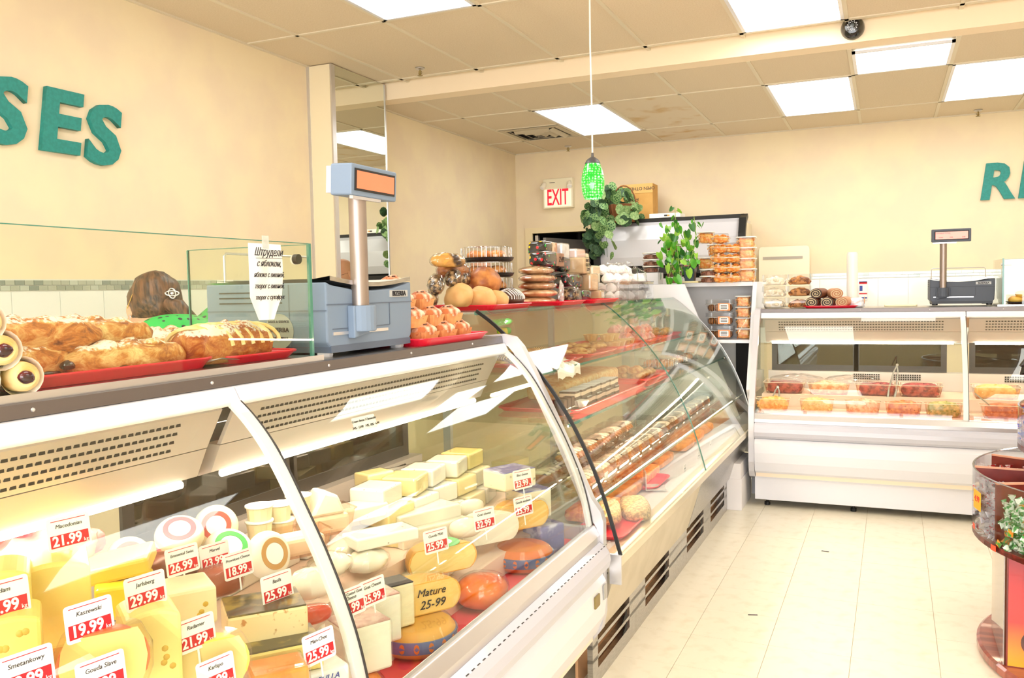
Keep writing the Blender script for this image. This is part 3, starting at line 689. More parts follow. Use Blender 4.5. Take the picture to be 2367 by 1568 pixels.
# ------------------------------------------------------------------ strudels
def strudel_mesh(L, w_, h_, seed, twist=9, e=2.4):
    def fn(x, y, z, th, ph):
        t = x/L*2
        k = sin(twist*(t*1.0+.35*y/w_)*pi/1.5)
        s_ = 1+.07*k+.03*sin(17*t+seed)
        return (x, y*s_+.006*sin(3*t+seed), z*s_ if z > 0 else z*.8)
    b = B(); b.blob(w_, L/2, h_, e=2.6, amp=.007, fr=55, n=24, m=34, seed=seed, ez=2.3)
    # remap so that the long axis is Y and carries the ridges
    vv = []
    for (x, y, z) in b.v:
        t = y/L*2; k = sin((t*7+x/w_*1.2+seed)*2.2)
        q = 1+.09*k+.05*noise.noise(Vector((x*26+seed, y*26, z*26)))
        vv.append((x*q, y, (z*q if z > -h_*.5 else -h_*.72)))
    b.v = vv
    return b
M_strip = mat('strudel_glaze', (246, 222, 168), .5, c2=(236, 196, 120), sc=40)
def strudel(label, loc, L, w_, h_, rz, seed, m, filling=1, lattice=0):
    t = thing('strudel', label, 'pastry', loc, rz, 'strudels behind the glass screen')
    obj('crust', strudel_mesh(L, w_, h_, seed), m, t, (0, 0, h_*.72), smooth=True)
    if filling:
        obj('filling', B().blob(w_*.34, .014, h_*.26, amp=.003, fr=80, n=10, m=6, seed=seed), M_cherry, t, (w_*.15, -L*.485, h_*.7), smooth=True)
        obj('filling_seam', B().blob(.009, L*.1, .005, amp=.007, fr=50, n=10, m=14, seed=seed+2), M_cherry, t, (w_*.86, L*.12*(-1)**seed, h_*.36), smooth=True)
    if lattice:
        for k in range(7):
            y_ = -L*.35+L*.68*k/6; pts = []
            for a in range(0, 181, 20):
                rr = .955; aa = radians(a)
                q = math.sqrt(max(.1, 1-(y_/L*1.9)**4))
                pts.append((w_*rr*cos(aa)*q, y_+.03*cos(aa), h_*.72+h_*rr*sin(aa)*q))
            obj('pale_strip', B().tube(pts, .0048, 6), M_strip, t, smooth=True)
    return t
tray('long red tray at left under the lower strudels', (-1.43, 1.185, PZ), .26, .48, 0, .02)
tray('red tray at the far left edge under the paper-wrapped rolls', (-1.375, .79, PZ), .16, .3, 0, .016)
tray('red tray with parchment under the latticed strudel by the scale', (-1.43, 1.585, PZ), .26, .25, 0, .016)
TZ = PZ+.004
strudel('big latticed strudel with pale strips nearest the scale', (-1.37, 1.525, TZ+.001), .3, .058, .05, radians(2), 1, M_stl, 0, 1)
strudel('sugared strudel lying behind the latticed one', (-1.5, 1.47, TZ+.001), .3, .052, .044, radians(2), 2, M_st1, 0)
strudel('front strudel with a pale dough fold and cherry filling at its near end', (-1.365, 1.24, TZ), .27, .05, .038, radians(-3), 3, M_st2)
strudel('lower strudel at left beside the paper-wrapped rolls', (-1.42, 1.06, TZ), .2, .05, .038, 0, 4, M_st1)
strudel('lower strudel hidden behind the front row', (-1.5, 1.2, TZ), .24, .046, .036, 0, 5, M_st1)
UZ = TZ+.042
strudel('upper strudel at the right end of the top layer with burnt filling', (-1.45, 1.235, UZ), .27, .05, .038, radians(-6), 6, M_st2)
strudel('upper strudel in the middle of the top layer', (-1.44, 1.07, UZ+.008), .3, .05, .038, radians(-16), 7, M_st1)
strudel('long sugared upper strudel at the left edge', (-1.53, 1.0, UZ+.012), .34, .05, .04, radians(6), 8, M_st1)
strudel('rear upper strudel under heavy sugar', (-1.56, 1.28, UZ), .28, .046, .04, radians(-2), 9, M_st1)
obj_ = thing('parchment_sheet', 'torn parchment corner sticking out beneath the latticed strudel', 'paper', (-1.325, 1.43, TZ+.002))
b = B(); b.add([(0, -.05, 0), (.03, .0, .012), (.026, .06, .004), (-.05, .08, 0), (-.05, -.04, 0)], [(0, 1, 2, 3, 4)]).add([(0, -.05, .0012), (.03, .0, .0132), (.026, .06, .0052), (-.05, .08, .0012), (-.05, -.04, .0012)], [(0, 1, 2, 3, 4)])
obj('sheet', b, M_paper, obj_)
# paper wrapped cherry rolls
for k, (y_, z_, lab) in enumerate(((.9, 0, 'paper-wrapped cherry roll at the bottom, second from the left edge'), (.825, 0, 'paper-wrapped cherry roll at the bottom left edge'), (.865, .045, 'paper-wrapped cherry roll in the middle of the small pile'), (.84, .09, 'topmost paper-wrapped cherry roll at the left edge'))):
    t = thing('wrapped_roll', lab, 'pastry', (-1.335, y_+.07, PZ+.005+z_), radians(72), 'paper-wrapped rolls')
    obj('dough', B().lathe([(0, -.083), (.016, -.082), (.0235, -.074), (.0255, -.05), (.0255, .06), (0, .07)], 22, Matrix.Rotation(radians(90), 4, 'X') @ Matrix.Rotation(pi, 4, 'Y')), M_dough, t, (0, 0, .023), smooth=True)
    obj('paper_wrap', B().lathe([(.0262, -.068), (.0272, .045), (.033, .066)], 18, Matrix.Rotation(radians(90), 4, 'X'), cap=False), M_paper, t, (0, 0, .023), smooth=True)
    obj('filling', B().blob(.013, .008, .011, n=12, m=8, amp=.002, fr=90, seed=k), M_cherry, t, (0, -.083, .023), smooth=True)
# ------------------------------------------------------------------ weighing scales
def scale_unit(loc, rz, k, label, cb, cbd, dtext, px_=.075, ph_=.443, hs_=1.0):
    t = thing('weighing_scale', label, 'scale', loc, rz); t.scale = (k, k, k)
    mb = mat('scale_body%d' % int(k*100), cb, .45, spec=.3); md = mat('scale_body_dark%d' % int(k*100), cbd, .45)
    W = .37
    top = [(0, .165), (.02, .158), (.1, .148), (.19, .145), (.28, .149), (.35, .162), (W, .165)]
    b = B().prism([(0, .165), (0, .03), (.02, .012), (W-.02, .012), (W-.004, .03), (W, .09)]+[(W, .165)]+top[-2:0:-1], 1, 0, .34)
    bd = obj('body', b, mb, t, bevel=.004)
    obj('skirt', B().box(.012, W-.012, -.001, .335, .006, .022), md, t)
    obj('panel_groove', B().box(.0, W, -.0015, 0, .113, .115).box(.26, .262, -.0015, 0, .06, .113).box(.02, .26, -.0015, 0, .058, .06).box(-.0015, 0, 0, .34, .1, .102).box(-.0015, 0, .1, .102, .02, .16), md, bd)
    for q in range(3): obj('side_slot', B().box(-.0016, 0, .12, .3, .118+q*.012, .121+q*.012), M_slot, bd)
    obj('base_lip', B().box(.02, .25, -.0025, 0, .045, .052), M_alu, bd)
    for fx, fy in ((.03, .03), (W-.03, .03), (.03, .31), (W-.03, .31)):
        obj('foot', B().lathe([(.016, 0), (.018, .004), (.018, .01), (.009, .014), (.009, .016)], 16, flute=.03), M_white if k > 1 else M_black, t, (fx, fy, -.004), smooth=False)
    # weighing pan: dished steel
    v = []; f = []; nx, ny = 14, 8
    for j in range(ny+1):
        for i in range(nx+1):
            x = .01+(W-.02)*i/nx; y = -.004+.35*j/ny; z = .168-.014*sin(pi*i/nx)
            v.append((x, y, z))
    b = B(); n0 = (nx+1)*(ny+1)
    for j in range(ny):
        for i in range(nx): a = j*(nx+1)+i; f.append((a, a+1, a+nx+2, a+nx+1))
    vv = v+[(x, y, z+.004+(.006 if y < 0 or y > .34 else 0)) for x, y, z in v]
    ff = [q[::-1] for q in f]+[tuple(i+n0 for i in q) for q in f]
    ff += [(i, i+1, n0+i+1, n0+i) for i in range(nx)]
    obj('pan', b.add(vv, ff), M_steel, t, smooth=True)
    obj('pan_rail', B().tube([(.02, .3, .17), (.02, .3, .232), (.028, .3, .238), (W-.035, .3, .238), (W-.027, .3, .232), (W-.027, .3, .17)], .003, 8), M_alu, t, smooth=True)
    obj('pole_socket', B().prism([(px_-.04, .11), (px_+.04, .11), (px_+.04, .06), (px_+.02, .045), (px_-.04, .035)], 1, -.02, .0).cyl(.036, .05, .11, 20, Matrix.Translation((px_, -.01, 0))), mb, t, bevel=.003)
    obj('pole', B().cyl(.0205, .08, ph_-.035, 24, Matrix.Translation((px_, -.01, 0))), mat('pole_metal', (160, 148, 142), .4, .8), t, smooth=True)
    hd = obj('display_head', B().prism(rrect(.225, .083, .006), 1, -.03, .035), mb, t, (px_+.043*hs_, -.01, ph_), (radians(3), 0, 0), bevel=.003); hd.scale = (hs_, hs_, hs_)
    obj('head_back', B().box(-.11, .11, .035, .05, -.035, .035), mat('scale_head_back', (214, 210, 224), .4), hd)
    obj('bezel', B().box(-.098, .1, -.0325, -.03, -.028, .03), M_black, hd)
    obj('screen', B().box(-.09, .094, -.0335, -.0325, -.022, .024), mat('orange_screen', (240, 118, 84), .25, emit=.35, coat=.6), hd)
    obj('head_label', B().box(-.105, .03, -.031, -.02, -.05, -.042), mat('silver_label', (206, 206, 214), .3, .6), hd)
    for (tx, x, z, s_) in dtext: text('display_text', tx, s_, mat('display_ink', (150, 50, 60), .4), hd, (x, -.0345, z), FY)
    text('brand_lettering', 'BIZERBA', .017, M_ink, bd, (.305, -.0035, .135), FY, bold=.0004)
    obj('brand_plate', B().box(.262, .348, -.0025, 0, .127, .144), mat('brand_plate', (186, 188, 190), .4), bd)
    return t
s1 = scale_unit((-1.3, 1.815, CT+.004), radians(90), 1.15, 'large blue-grey weighing scale with orange display on the cheese counter', (124, 142, 166), (92, 106, 128), [], .118, .395, .86)
stk = obj('service_sticker', B().lathe([(.0, 0), (.04, 0), (.04, .001), (0, .001)], 28), mat('sticker_grey', (176, 176, 172), .5), s1, (-.001, .13, .055), (radians(90), 0, radians(-90)))
text('sticker_text', 'SALES & SERVICE', .008, M_ink, s1, (-.0035, .13, .077), (radians(90), 0, radians(-90)))
text('sticker_text', 'BIZERBA', .015, M_ink, s1, (-.0035, .13, .058), (radians(90), 0, radians(-90)))
text('sticker_text', 'SERVICE DIRECT', .007, M_ink, s1, (-.0035, .13, .04), (radians(90), 0, radians(-90)))
s2 = scale_unit((.262, 6.2, 1.272), 0, 1.0, 'small dark grey weighing scale with lit orange display on the back counter', (82, 88, 100), (46, 50, 60),
                [('PAYABLE TOTAL', -.045, .014, .011), ('0.000', -.06, -.012, .011), ('0.00', 0, -.012, .011), ('0.00', .07, -.012, .011)])
# ------------------------------------------------------------------ muffin loaves on a tray
tray('red tray of fluted mini cakes beside the large scale', (-1.4, 2.46, CT), .3, .46, 0, .02)
def mini_cake():
    t = thing('mini_cake', '', 'cake', (0, 0, 0), 0, 'fluted mini cakes on the red tray')
    b = B(); v = []; f = []
    for (q, z) in ((.82, 0), (.9, .018), (1.0, .036)):
        p = rrect(.108*q, .062*q, .014*q, 6); n = len(p)
        for i, (x, y) in enumerate(p): g = 1+(.025 if i % 2 else -.02)*z/.036; v.append((x*g, y*g, z))
    for j in range(2):
        for i in range(n): f.append((j*n+i, j*n+(i+1) % n, (j+1)*n+(i+1) % n, (j+1)*n+i))
    f.append(tuple(range(n))[::-1])
    obj('paper_cup', b.add(v, f), M_cup, t)
    obj('cake', B().blob(.054, .031, .028, e=2.6, amp=.006, fr=60, n=20, m=12, seed=3, ez=2.0), M_muf, t, (0, 0, .034), smooth=True)
    rs = B(); R2 = random.Random(4)
    for k in range(7): rs.blob(.0035, .0035, .002, n=6, m=4, T=Matrix.Translation((R2.uniform(-.035, .035), R2.uniform(-.018, .018), .059)))
    obj('raisins', rs, M_choc, t, kind='stuff')
    return t
mk = mini_cake()
rows = [(0, [(-1.31, 2.33), (-1.31, 2.45), (-1.31, 2.57), (-1.39, 2.34), (-1.39, 2.46), (-1.39, 2.58), (-1.48, 2.4), (-1.48, 2.54)]),
        (.05, [(-1.33, 2.29), (-1.33, 2.41), (-1.33, 2.53), (-1.41, 2.45)]), (.1, [(-1.37, 2.3), (-1.37, 2.42), (-1.45, 2.36)]), (.15, [(-1.42, 2.33)])]
nm = {0: ['near left', 'middle', 'far'], 1: []}
first = True
for li, (dz, pts) in enumerate(rows):
    for i, (x, y) in enumerate(pts):
        lab = 'sugar-dusted fluted mini cake, ' + ['bottom layer', 'second layer', 'third layer', 'top of the pile'][li] + [' front left', ' front middle', ' front right', ' second row left', ' second row middle', ' second row right', ' back left', ' back right'][i] + ' on the red tray'
        if li == 3: lab = 'topmost sugar-dusted fluted mini cake of the pile by the large scale'
        rz = radians(90+random.uniform(-8, 8))
        if first: mk.location = (x, y, CT+.004+dz); mk.rotation_euler = (0, 0, rz); mk['label'] = lab; first = False
        else: dup(mk, (x, y, CT+.004+dz), lab, rz)
# ------------------------------------------------------------------ breads and packs on the pastry case (z = 1.346)
GT = 1.3485
def tag(o, label, cat, group=None): return props(o, label, cat, group)
def bread(name, label, loc, s, m, rz=0, rot=None, e=2.3, amp=.006, fr=40, seed=0, film=0, ez=2.0, cat='bread', group=None, fn=None, extra=None):
    t = thing(name, label, cat, loc, rz, group, rot=rot)
    obj('loaf', B().blob(s[0], s[1], s[2], e=e, ez=ez, amp=amp, fr=fr, n=26, m=16, seed=seed, flat=-s[2]*.75, fn=fn), m, t, (0, 0, s[2]*.75), smooth=True)
    if film: obj('film', B().blob(s[0]*1.06, s[1]*1.06, s[2]*1.07, e=e, ez=ez, amp=.008, fr=60, n=30, m=16, seed=seed+4, flat=-s[2]*.75), M_clear, t, (0, 0, s[2]*.78), smooth=False)
    if extra: extra(t)
    return t
tray('red tray under the white-iced loaf and round pale buns', (-1.52, 3.18, GT), .3, .42, 0, .018)
Tz = GT+.004
bread('bun', 'large pale knotted bun in front on the red tray', (-1.46, 3.05, Tz), (.06, .07, .05), M_pale, seed=1, amp=.014, fr=22, group='pale buns')
bread('bun', 'pale round bun left of the knotted bun', (-1.5, 2.95, Tz+.012), (.055, .06, .05), M_pale, seed=2, amp=.012, fr=24, group='pale buns')
bread('bun', 'pale bun wedged to the right of the knotted bun', (-1.44, 3.16, Tz), (.04, .055, .042), M_pale, seed=6, amp=.01, fr=24, group='pale buns')
def icing(t):
    for k in range(11):
        y_ = -.085+.017*k; q = math.sqrt(max(.05, 1-(y_/.11)**2))
        obj('icing_line', B().tube([(.047*q*cos(radians(a)), y_+.004*sin(a*.1), .034+.044*q*sin(radians(a))) for a in range(0, 181, 20)], .0022, 5), M_whitep, t)
bread('iced_loaf', 'dark loaf with white icing drizzle at the right end of the tray', (-1.44, 3.3, Tz), (.046, .1, .045), M_choc, seed=3, amp=.003, extra=icing)
bread('round_loaf', 'brown round bread loaf behind the iced loaf', (-1.5, 3.18, Tz+.058), (.065, .085, .062), M_crustd, seed=4, amp=.008, film=0)
LB_ = 'poppy-seed rolls and loaves in film'
bread('poppy_roll', 'film-wrapped poppy-seed roll topmost on the bread pile, half yellow', (-1.54, 2.94, Tz+.165), (.03, .085, .03), mat('poppy_yellow', (60, 38, 30), .35, c2=(222, 164, 78), sc=8, lo_=.42, hi=.5, coat=.5), rot=(0, 0, radians(-20)), film=1, seed=7, group=LB_)
bread('poppy_roll', 'film-wrapped dark poppy-seed roll at the left of the pile, pointing at the camera', (-1.55, 2.86, Tz+.075), (.03, .075, .032), M_poppy, rot=(radians(18), 0, radians(24)), film=1, seed=8, group=LB_)
bread('poppy_roll', 'film-wrapped poppy-seed roll in the middle of the bread pile', (-1.54, 2.98, Tz+.1), (.03, .075, .032), M_poppy, rot=(radians(12), 0, radians(18)), film=1, seed=9, group=LB_)
bread('poppy_roll', 'film-wrapped poppy-seed roll to the right under the yellow one', (-1.55, 3.09, Tz+.095), (.028, .07, .03), M_poppy, rot=(radians(8), 0, radians(12)), film=1, seed=10, group=LB_)
bread('poppy_roll', 'small dark poppy-seed roll lowest at the left end of the pile', (-1.56, 2.83, Tz+.02), (.028, .05, .03), M_poppy, rot=(0, 0, radians(30)), film=1, seed=11, group=LB_)
bread('poppy_loaf', 'flat brown loaf bridging the poppy-seed rolls', (-1.58, 3.06, Tz+.12), (.05, .11, .04), M_crustd, rot=(0, 0, radians(5)), film=1, seed=12, group=LB_)
# ring cakes in domed packs: stack of four
def dome_pack(loc, label):
    t = thing('cake_dome', label, 'container', loc, 0, 'stacked domed cake packs')
    obj('black_base', B().lathe([(.0, 0), (.105, 0), (.116, .006), (.122, .018), (.118, .018), (.11, .008), (.0, .006)], 40), M_black, t, smooth=False)
    obj('clear_lid', B().lathe([(.116, .016), (.112, .03), (.107, .062), (.101, .066), (.0, .0665)], 72, flute=.012, cap=False), M_clear, t)
    rb = B()
    for k in range(72):
        a = 2*pi*k/72
        if k % 2: rb.box(.1115, .1128, -.0016, .0016, .018, .062, Matrix.Rotation(a, 4, 'Z'))
    obj('lid_ribs', rb, glass('rib_white', (255, 255, 255), .1, 3, milky=.35), t, kind='stuff')
    return t
def ring_cake(loc, label):
    t = thing('ring_cake', label, 'cake', loc, random.random()*3, 'ring cakes in the domed packs')
    for k in range(7):
        a = 2*pi*k/7
        obj('bun', ringbun, None, t, (.058*cos(a), .058*sin(a), .02), (0, 0, a), smooth=True)
    return t
ringbun = B().blob(.034, .03, .023, amp=.005, fr=60, n=16, m=10, flat=-.012).mesh('bun', True); ringbun.materials.append(mat('raisin_bun', (206, 108, 50), .4, c2=(240, 168, 90), sc=24, lo_=.35, hi=.65, bump=.3, coat=.3))
for k in range(4):
    dome_pack((-1.62, 3.46, GT+.0005+k*.067), 'clear ribbed cake dome with black base, ' + ['lowest', 'second from the bottom', 'third from the bottom', 'topmost'][k]+' of the stack of four')
    ring_cake((-1.62, 3.46, GT+.008+k*.067), 'brown raisin ring cake inside the ' + ['lowest', 'second lowest', 'third', 'topmost'][k]+' cake dome')
# wrapped flat loaves and patterned packs
tray('red tray under the film-wrapped flat loaves', (-1.52, 3.86, GT), .34, .36, 0, .016)
tray('red tray under the black patterned packs, near the clear bin', (-1.5, 4.32, GT), .34, .44, 0, .016)
for k in range(5):
    bread('flat_loaf', 'film-wrapped flat brown loaf, ' + ['bottom', 'second', 'third', 'fourth', 'top'][k]+' of the pile of five', (-1.54+.01*(k % 2), 3.84+.012*(k % 3), Tz+k*.036), (.07, .15-.012*k, .022), mat('wrapped_crust', (176, 100, 56), .3, c2=(242, 206, 160), sc=12, lo_=.35, hi=.6, coat=.5, bump=.2), seed=20+k, film=1 if k > 1 else 0, amp=.008, e=3, group='flat loaves in film')
cl = thing('crumpled_film', 'crumpled clear film hanging from the ends of the flat loaves', 'wrap', (-1.47, 4.0, Tz+.05))
obj('film', B().blob(.012, .02, .06, amp=.016, fr=70, n=14, m=14, seed=3), glass('milky_film', (250, 250, 250), .12, 3, milky=.45), cl, smooth=False)
bread('seeded_block', 'poppy-speckled block in film at the end of the flat loaves', (-1.47, 4.12, Tz), (.05, .06, .045), M_poppy, e=4, ez=3.5, amp=.003, film=1, seed=31)
def dotted_mat():
    m, t, b = new_mat('dotted_wrap'); N = t.nodes; L = t.links
    tc = N.new('ShaderNodeTexCoord'); vo = N.new('ShaderNodeTexVoronoi'); vo.inputs['Scale'].default_value = 34
    L.new(tc.outputs['Object'], vo.inputs['Vector'])
    th = N.new('ShaderNodeMath'); th.operation = 'LESS_THAN'; th.inputs[1].default_value = .26; L.new(vo.outputs['Distance'], th.inputs[0])
    hs = N.new('ShaderNodeSeparateColor'); L.new(vo.outputs['Color'], hs.inputs[0])
    cr = N.new('ShaderNodeValToRGB'); cr.color_ramp.interpolation = 'CONSTANT'
    cr.color_ramp.elements[0].color = lin((222, 16, 44)); cr.color_ramp.elements[1].position = .5; cr.color_ramp.elements[1].color = lin((20, 170, 60))
    e3 = cr.color_ramp.elements.new(.75); e3.color = lin((250, 200, 20))
    L.new(hs.outputs[0], cr.inputs[0])
    mx = N.new('ShaderNodeMix'); mx.data_type = 'RGBA'; L.new(th.outputs[0], mx.inputs[0]); mx.inputs[6].default_value = lin((20, 20, 24)); L.new(cr.outputs[0], mx.inputs[7])
    L.new(mx.outputs[2], b.inputs['Base Color']); b.inputs['Roughness'].default_value = .25; b.inputs['Coat Weight'].default_value = .8
    return m
M_dot = dotted_mat()
def pack(label, loc, s, cut, rz=0, seed=0, rot=None):
    t = thing('wrapped_loaf', label, 'pack', loc, rz, 'black dotted loaf packs', rot=rot)
    obj('wrapper', B().blob(s[0], s[1], s[2], e=5, ez=4, amp=.006, fr=40, n=24, m=14, seed=seed), M_dot, t, (0, 0, s[2]), smooth=True)
    if cut:
        obj('cut_end', B().box(-s[0]*.86, s[0]*.86, s[1]*.9, s[1]*1.04, s[2]*.16, s[2]*1.84), cut, t, bevel=.006)
        obj('end_face', B().box(s[0]*.86, s[0]*1.03, s[1]*.25, s[1]*1.03, s[2]*.16, s[2]*1.84), cut, t, bevel=.004)
    return t
M_cocoa = mat('cocoa_face', (178, 140, 116), .5, c2=(150, 112, 90), sc=16)
M_halva = mat('halva_face', (240, 214, 176), .5, c2=(222, 188, 144), sc=12)
M_marble = mat('marble_face', (238, 208, 182), .4, c2=(196, 150, 124), sc=14, lo_=.42, hi=.5)
pack('black dotted loaf pack with a brown price-marked end, middle layer by the cake domes', (-1.56, 4.030, Tz+.18), (.045, .14, .04), M_cocoa, seed=1)
a = thing('price_marking', 'handwritten 2.49 mark on the brown pack end', 'marking', (-1.51, 4.125, Tz+.22)); text('writing', '2.49', .04, M_ink, a, (-.0015, 0, 0), FX, shear=.3)
pack('black dotted loaf pack in the lower layer over the right tray', (-1.55, 4.330, Tz+.07), (.05, .13, .042), None, seed=2)
pack('crinkled black dotted pack lowest on the right tray', (-1.52, 4.410, Tz), (.05, .1, .034), None, seed=3)
pack('black dotted loaf pack behind the beige block', (-1.6, 4.340, Tz+.16), (.04, .08, .042), None, seed=4)
pack('black dotted pack on top with a marbled cut end', (-1.62, 4.130, Tz+.235), (.05, .09, .042), M_marble, seed=5)
M_wrapw = mat('white_wrap', (240, 240, 246), .25, c2=(196, 188, 194), sc=20, lo_=.4, hi=.75, bump=.5, coat=.5)
for lab, p_, s_, m_ in (('white film-wrapped block on top of the packs', (-1.62, 4.360, Tz+.222), (.05, .055, .046), M_wrapw), ('pale pink film-wrapped block at the right of the top layer', (-1.6, 4.550, Tz+.2), (.05, .07, .045), mat('pink_wrap', (250, 226, 222), .25, coat=.5)),
                        ('beige block with black handwriting in the middle layer', (-1.54, 4.470, Tz+.15), (.05, .05, .045), M_halva), ('beige halva block beside the meringue bags, lower', (-1.52, 4.540, Tz+.06), (.05, .06, .045), M_halva),
                        ('beige halva block standing on the tray rim', (-1.5, 4.610, Tz), (.05, .05, .03), M_halva), ('cream block leaning against the meringues', (-1.56, 4.700, Tz+.1), (.05, .06, .05), mat('cream_block', (246, 232, 202), .45)),
                        ('small cream block on the leaning one', (-1.6, 4.670, Tz+.2), (.04, .045, .035), MC['cream_block'])):
    t = thing('wrapped_block', lab, 'pack', p_, random.uniform(-.1, .1), 'wrapped sweet blocks')
    obj('block', B().box(-s_[0], s_[0], -s_[1], s_[1], 0, 2*s_[2]), m_, t, bevel=.01)
    obj('film', B().box(-s_[0]-.003, s_[0]+.003, -s_[1]-.003, s_[1]+.003, -.0, 2*s_[2]+.003), M_clear, t, bevel=.012)
hw = thing('price_marking', 'handwriting on the beige halva block', 'marking', (-1.483, 4.470, Tz+.2))
for q, s_ in enumerate(('HALVA', 'COCOA', '3.99')): text('writing', s_, .024, M_ink, hw, (0, 0, .022-.024*q), FX)
# clear bin with bagged meringues
bn = thing('clear_bin', 'clear divided acrylic bin on the far end of the pastry case', 'bin', (-1.5, 5.15, GT))
obj('front', B().box(.1, .105, -.38, .4, .0, .11), M_clear, bn)
obj('back', B().box(-.2, -.195, -.38, .4, .0, .11), M_clear, bn)
for k, y_ in enumerate((-.38, -.18, .02, .22, .4)): obj('divider', B().box(-.195, .1, y_, y_+.005, 0, .11), M_clear, bn)
obj('rim', B().box(.098, .107, -.38, .4, .108, .113), glass('bin_edge', (235, 240, 240), .1, 3, milky=.3), bn)
M_mer = mat('meringue', (255, 252, 250), .6, c2=(255, 244, 244), sc=8, sss=.1)
mm_ = B().lathe([(.0, 0), (.026, .002), (.034, .014), (.03, .03), (.018, .044), (.006, .054), (0, .056)], 14, flute=.05).mesh('meringue', True); mm_.materials.append(M_mer)
R3 = random.Random(5)
for i in range(44):
    lay = i//12; j = i % 12
    y_ = 4.82+.064*j+R3.uniform(-.012, .012)+(.02 if lay % 2 else 0); x_ = -1.44-.05*(lay % 2)-R3.uniform(0, .05); z_ = GT+.006+.052*lay
    if lay == 3 and j > 7: continue
    o = bpy.data.objects.new('meringue', mm_); COL.objects.link(o); o.location = (x_, y_, z_); o.rotation_euler = (R3.uniform(-.5, .5), R3.uniform(-.5, .5), R3.random()*3)
    props(o, 'white meringue, %s layer of the heap, %s part of the clear bin, %s place' % (['lowest', 'second', 'third', 'top'][lay], ['left', 'middle', 'right'][min(2, j//4)], ['first', 'second', 'third', 'fourth'][j % 4]), 'meringue', 'white meringues heaped on the clear bin')
for k, (y_, z_) in enumerate(((4.93, .12), (5.14, .13), (5.36, .1))):
    t = thing('plastic_bag', 'thin clear bag around the ' + ['left', 'middle', 'right'][k]+' third of the white meringues', 'bag', (-1.48, y_, GT+z_), group='meringue bags')
    obj('film', B().blob(.085, .12, .1, amp=.02, fr=30, n=26, m=16, seed=40+k, e=2.6), glass('bag_film', (255, 255, 255), .02, 9), t, smooth=True)
kn = thing('silver_bag', 'crumpled silver and black cellophane bag at the right end of the bin', 'bag', (-1.47, 5.58, GT+.05))
obj('cellophane', B().blob(.04, .1, .05, amp=.03, fr=40, n=18, m=12, seed=12), mat('cellophane', (216, 216, 220), .15, .5, c2=(60, 56, 66), sc=22, lo_=.5, hi=.6, bump=.6), kn, smooth=False)
# ------------------------------------------------------------------ cheeses
def chz(name, c, c2=None, **k): return mat(name, c, .42, c2=c2 or tuple(int(v*.95) for v in c), sc=k.pop('sc', 9), sss=.06, **k)
C_Y = chz('yellow_cheese', (246, 220, 116)); C_PY = chz('pale_yellow_cheese', (246, 226, 140)); C_O = chz('orange_rind', (232, 132, 44), (224, 112, 34))
C_G = chz('gouda_face', (244, 204, 120)); C_R = chz('gouda_rind', (236, 176, 78)); C_W = chz('white_cheese', (246, 240, 224)); C_IV = chz('ivory_cheese', (244, 232, 194))
C_BL = mat('blue_cheese', (238, 232, 210), .5, c2=(92, 108, 110), sc=34, lo_=.6, hi=.68, bump=.3, sss=.05)
C_HERB = mat('herb_cheese', (242, 220, 170), .5, c2=(196, 140, 84), sc=60, lo_=.64, hi=.72)
C_BARK = mat('dark_wrap_label', (70, 60, 30), .4, c2=(150, 130, 60), sc=26, lo_=.45, hi=.62, coat=.4)
C_RED = mat('red_label', (206, 40, 44), .4); C_GRN = mat('green_label', (70, 176, 90), .4); C_GOLD = mat('gold_label', (196, 150, 90), .4)
M_film = glass('cling_film', (254, 254, 254), .035, 5)
def wheel_bm(r, h, a0=0, a1=2*pi, n=40):
    q = h*.42
    prof = [(r-q, 0)]+[(r-q+q*sin(radians(a)), h/2-(h/2)*cos(radians(a))) for a in range(20, 161, 20)]+[(r-q, h)]
    b = B(); full = abs(a1-a0-2*pi) < 1e-6
    b.lathe([(0, 0)]+prof+[(0, h)], n, a0=a0, a1=a1)
    if not full:
        for a in (a0, a1):
            pts = [(0, 0)]+prof+[(0, h)]
            v = [(p[0]*cos(a), p[0]*sin(a), p[1]) for p in pts]
            f = tuple(range(len(v))); b.add(v, [f if a == a0 else f[::-1]])
    return b
def cheese_wheel(label, c, r, h, rind, band=None, rz=0, half=None, film=1, face=None):
    """c = centre of the bottom; half wheels have the flat cut face on local -y"""
    t = thing('round_cheese' if not half else 'half_cheese', label, 'cheese', c, rz)
    a0, a1 = (0, 2*pi) if not half else (0, pi)
    obj('rind', wheel_bm(r, h, a0, a1), rind, t, smooth=True)
    if band: 
        bb = B().lathe([(r+.0012, h*.3), (r+.0022, h*.5), (r+.0012, h*.72), (r-.004, h*.72), (r-.004, h*.3)], 48, a0=a0, a1=a1)
        lb_ = obj('blue_band', bb, mat('blue_band', (96, 116, 166), .4), t, smooth=False, label='blue printed band')
        for k in range(18):
            a = 2*pi*k/18
            obj('medallion', B().prism([(.007*cos(x*.785), .012*sin(x*.785)) for x in range(8)], 1, 0, .0012), C_O, lb_, ((r+.0018)*cos(a), (r+.0018)*sin(a), h*.51), (0, 0, a+pi/2))
    if half:
        obj('cut_face', B().prism([(x*(r-.004), z) for x, z in [(-1, h*.5), (-.93, h*.22), (-.8, h*.04), (.8, h*.04), (.93, h*.22), (1, h*.5), (.93, h*.8), (.8, h*.97), (-.8, h*.97), (-.93, h*.8)]], 1, -.0015, .002), face or C_G, t)
    if film: obj('film', B().lathe([(r*.9, .001), (r+.004, h*.3), (r+.004, h*.7), (r*.85, h+.002)], 40, a0=a0, a1=a1), M_film, t, smooth=True)
    return t
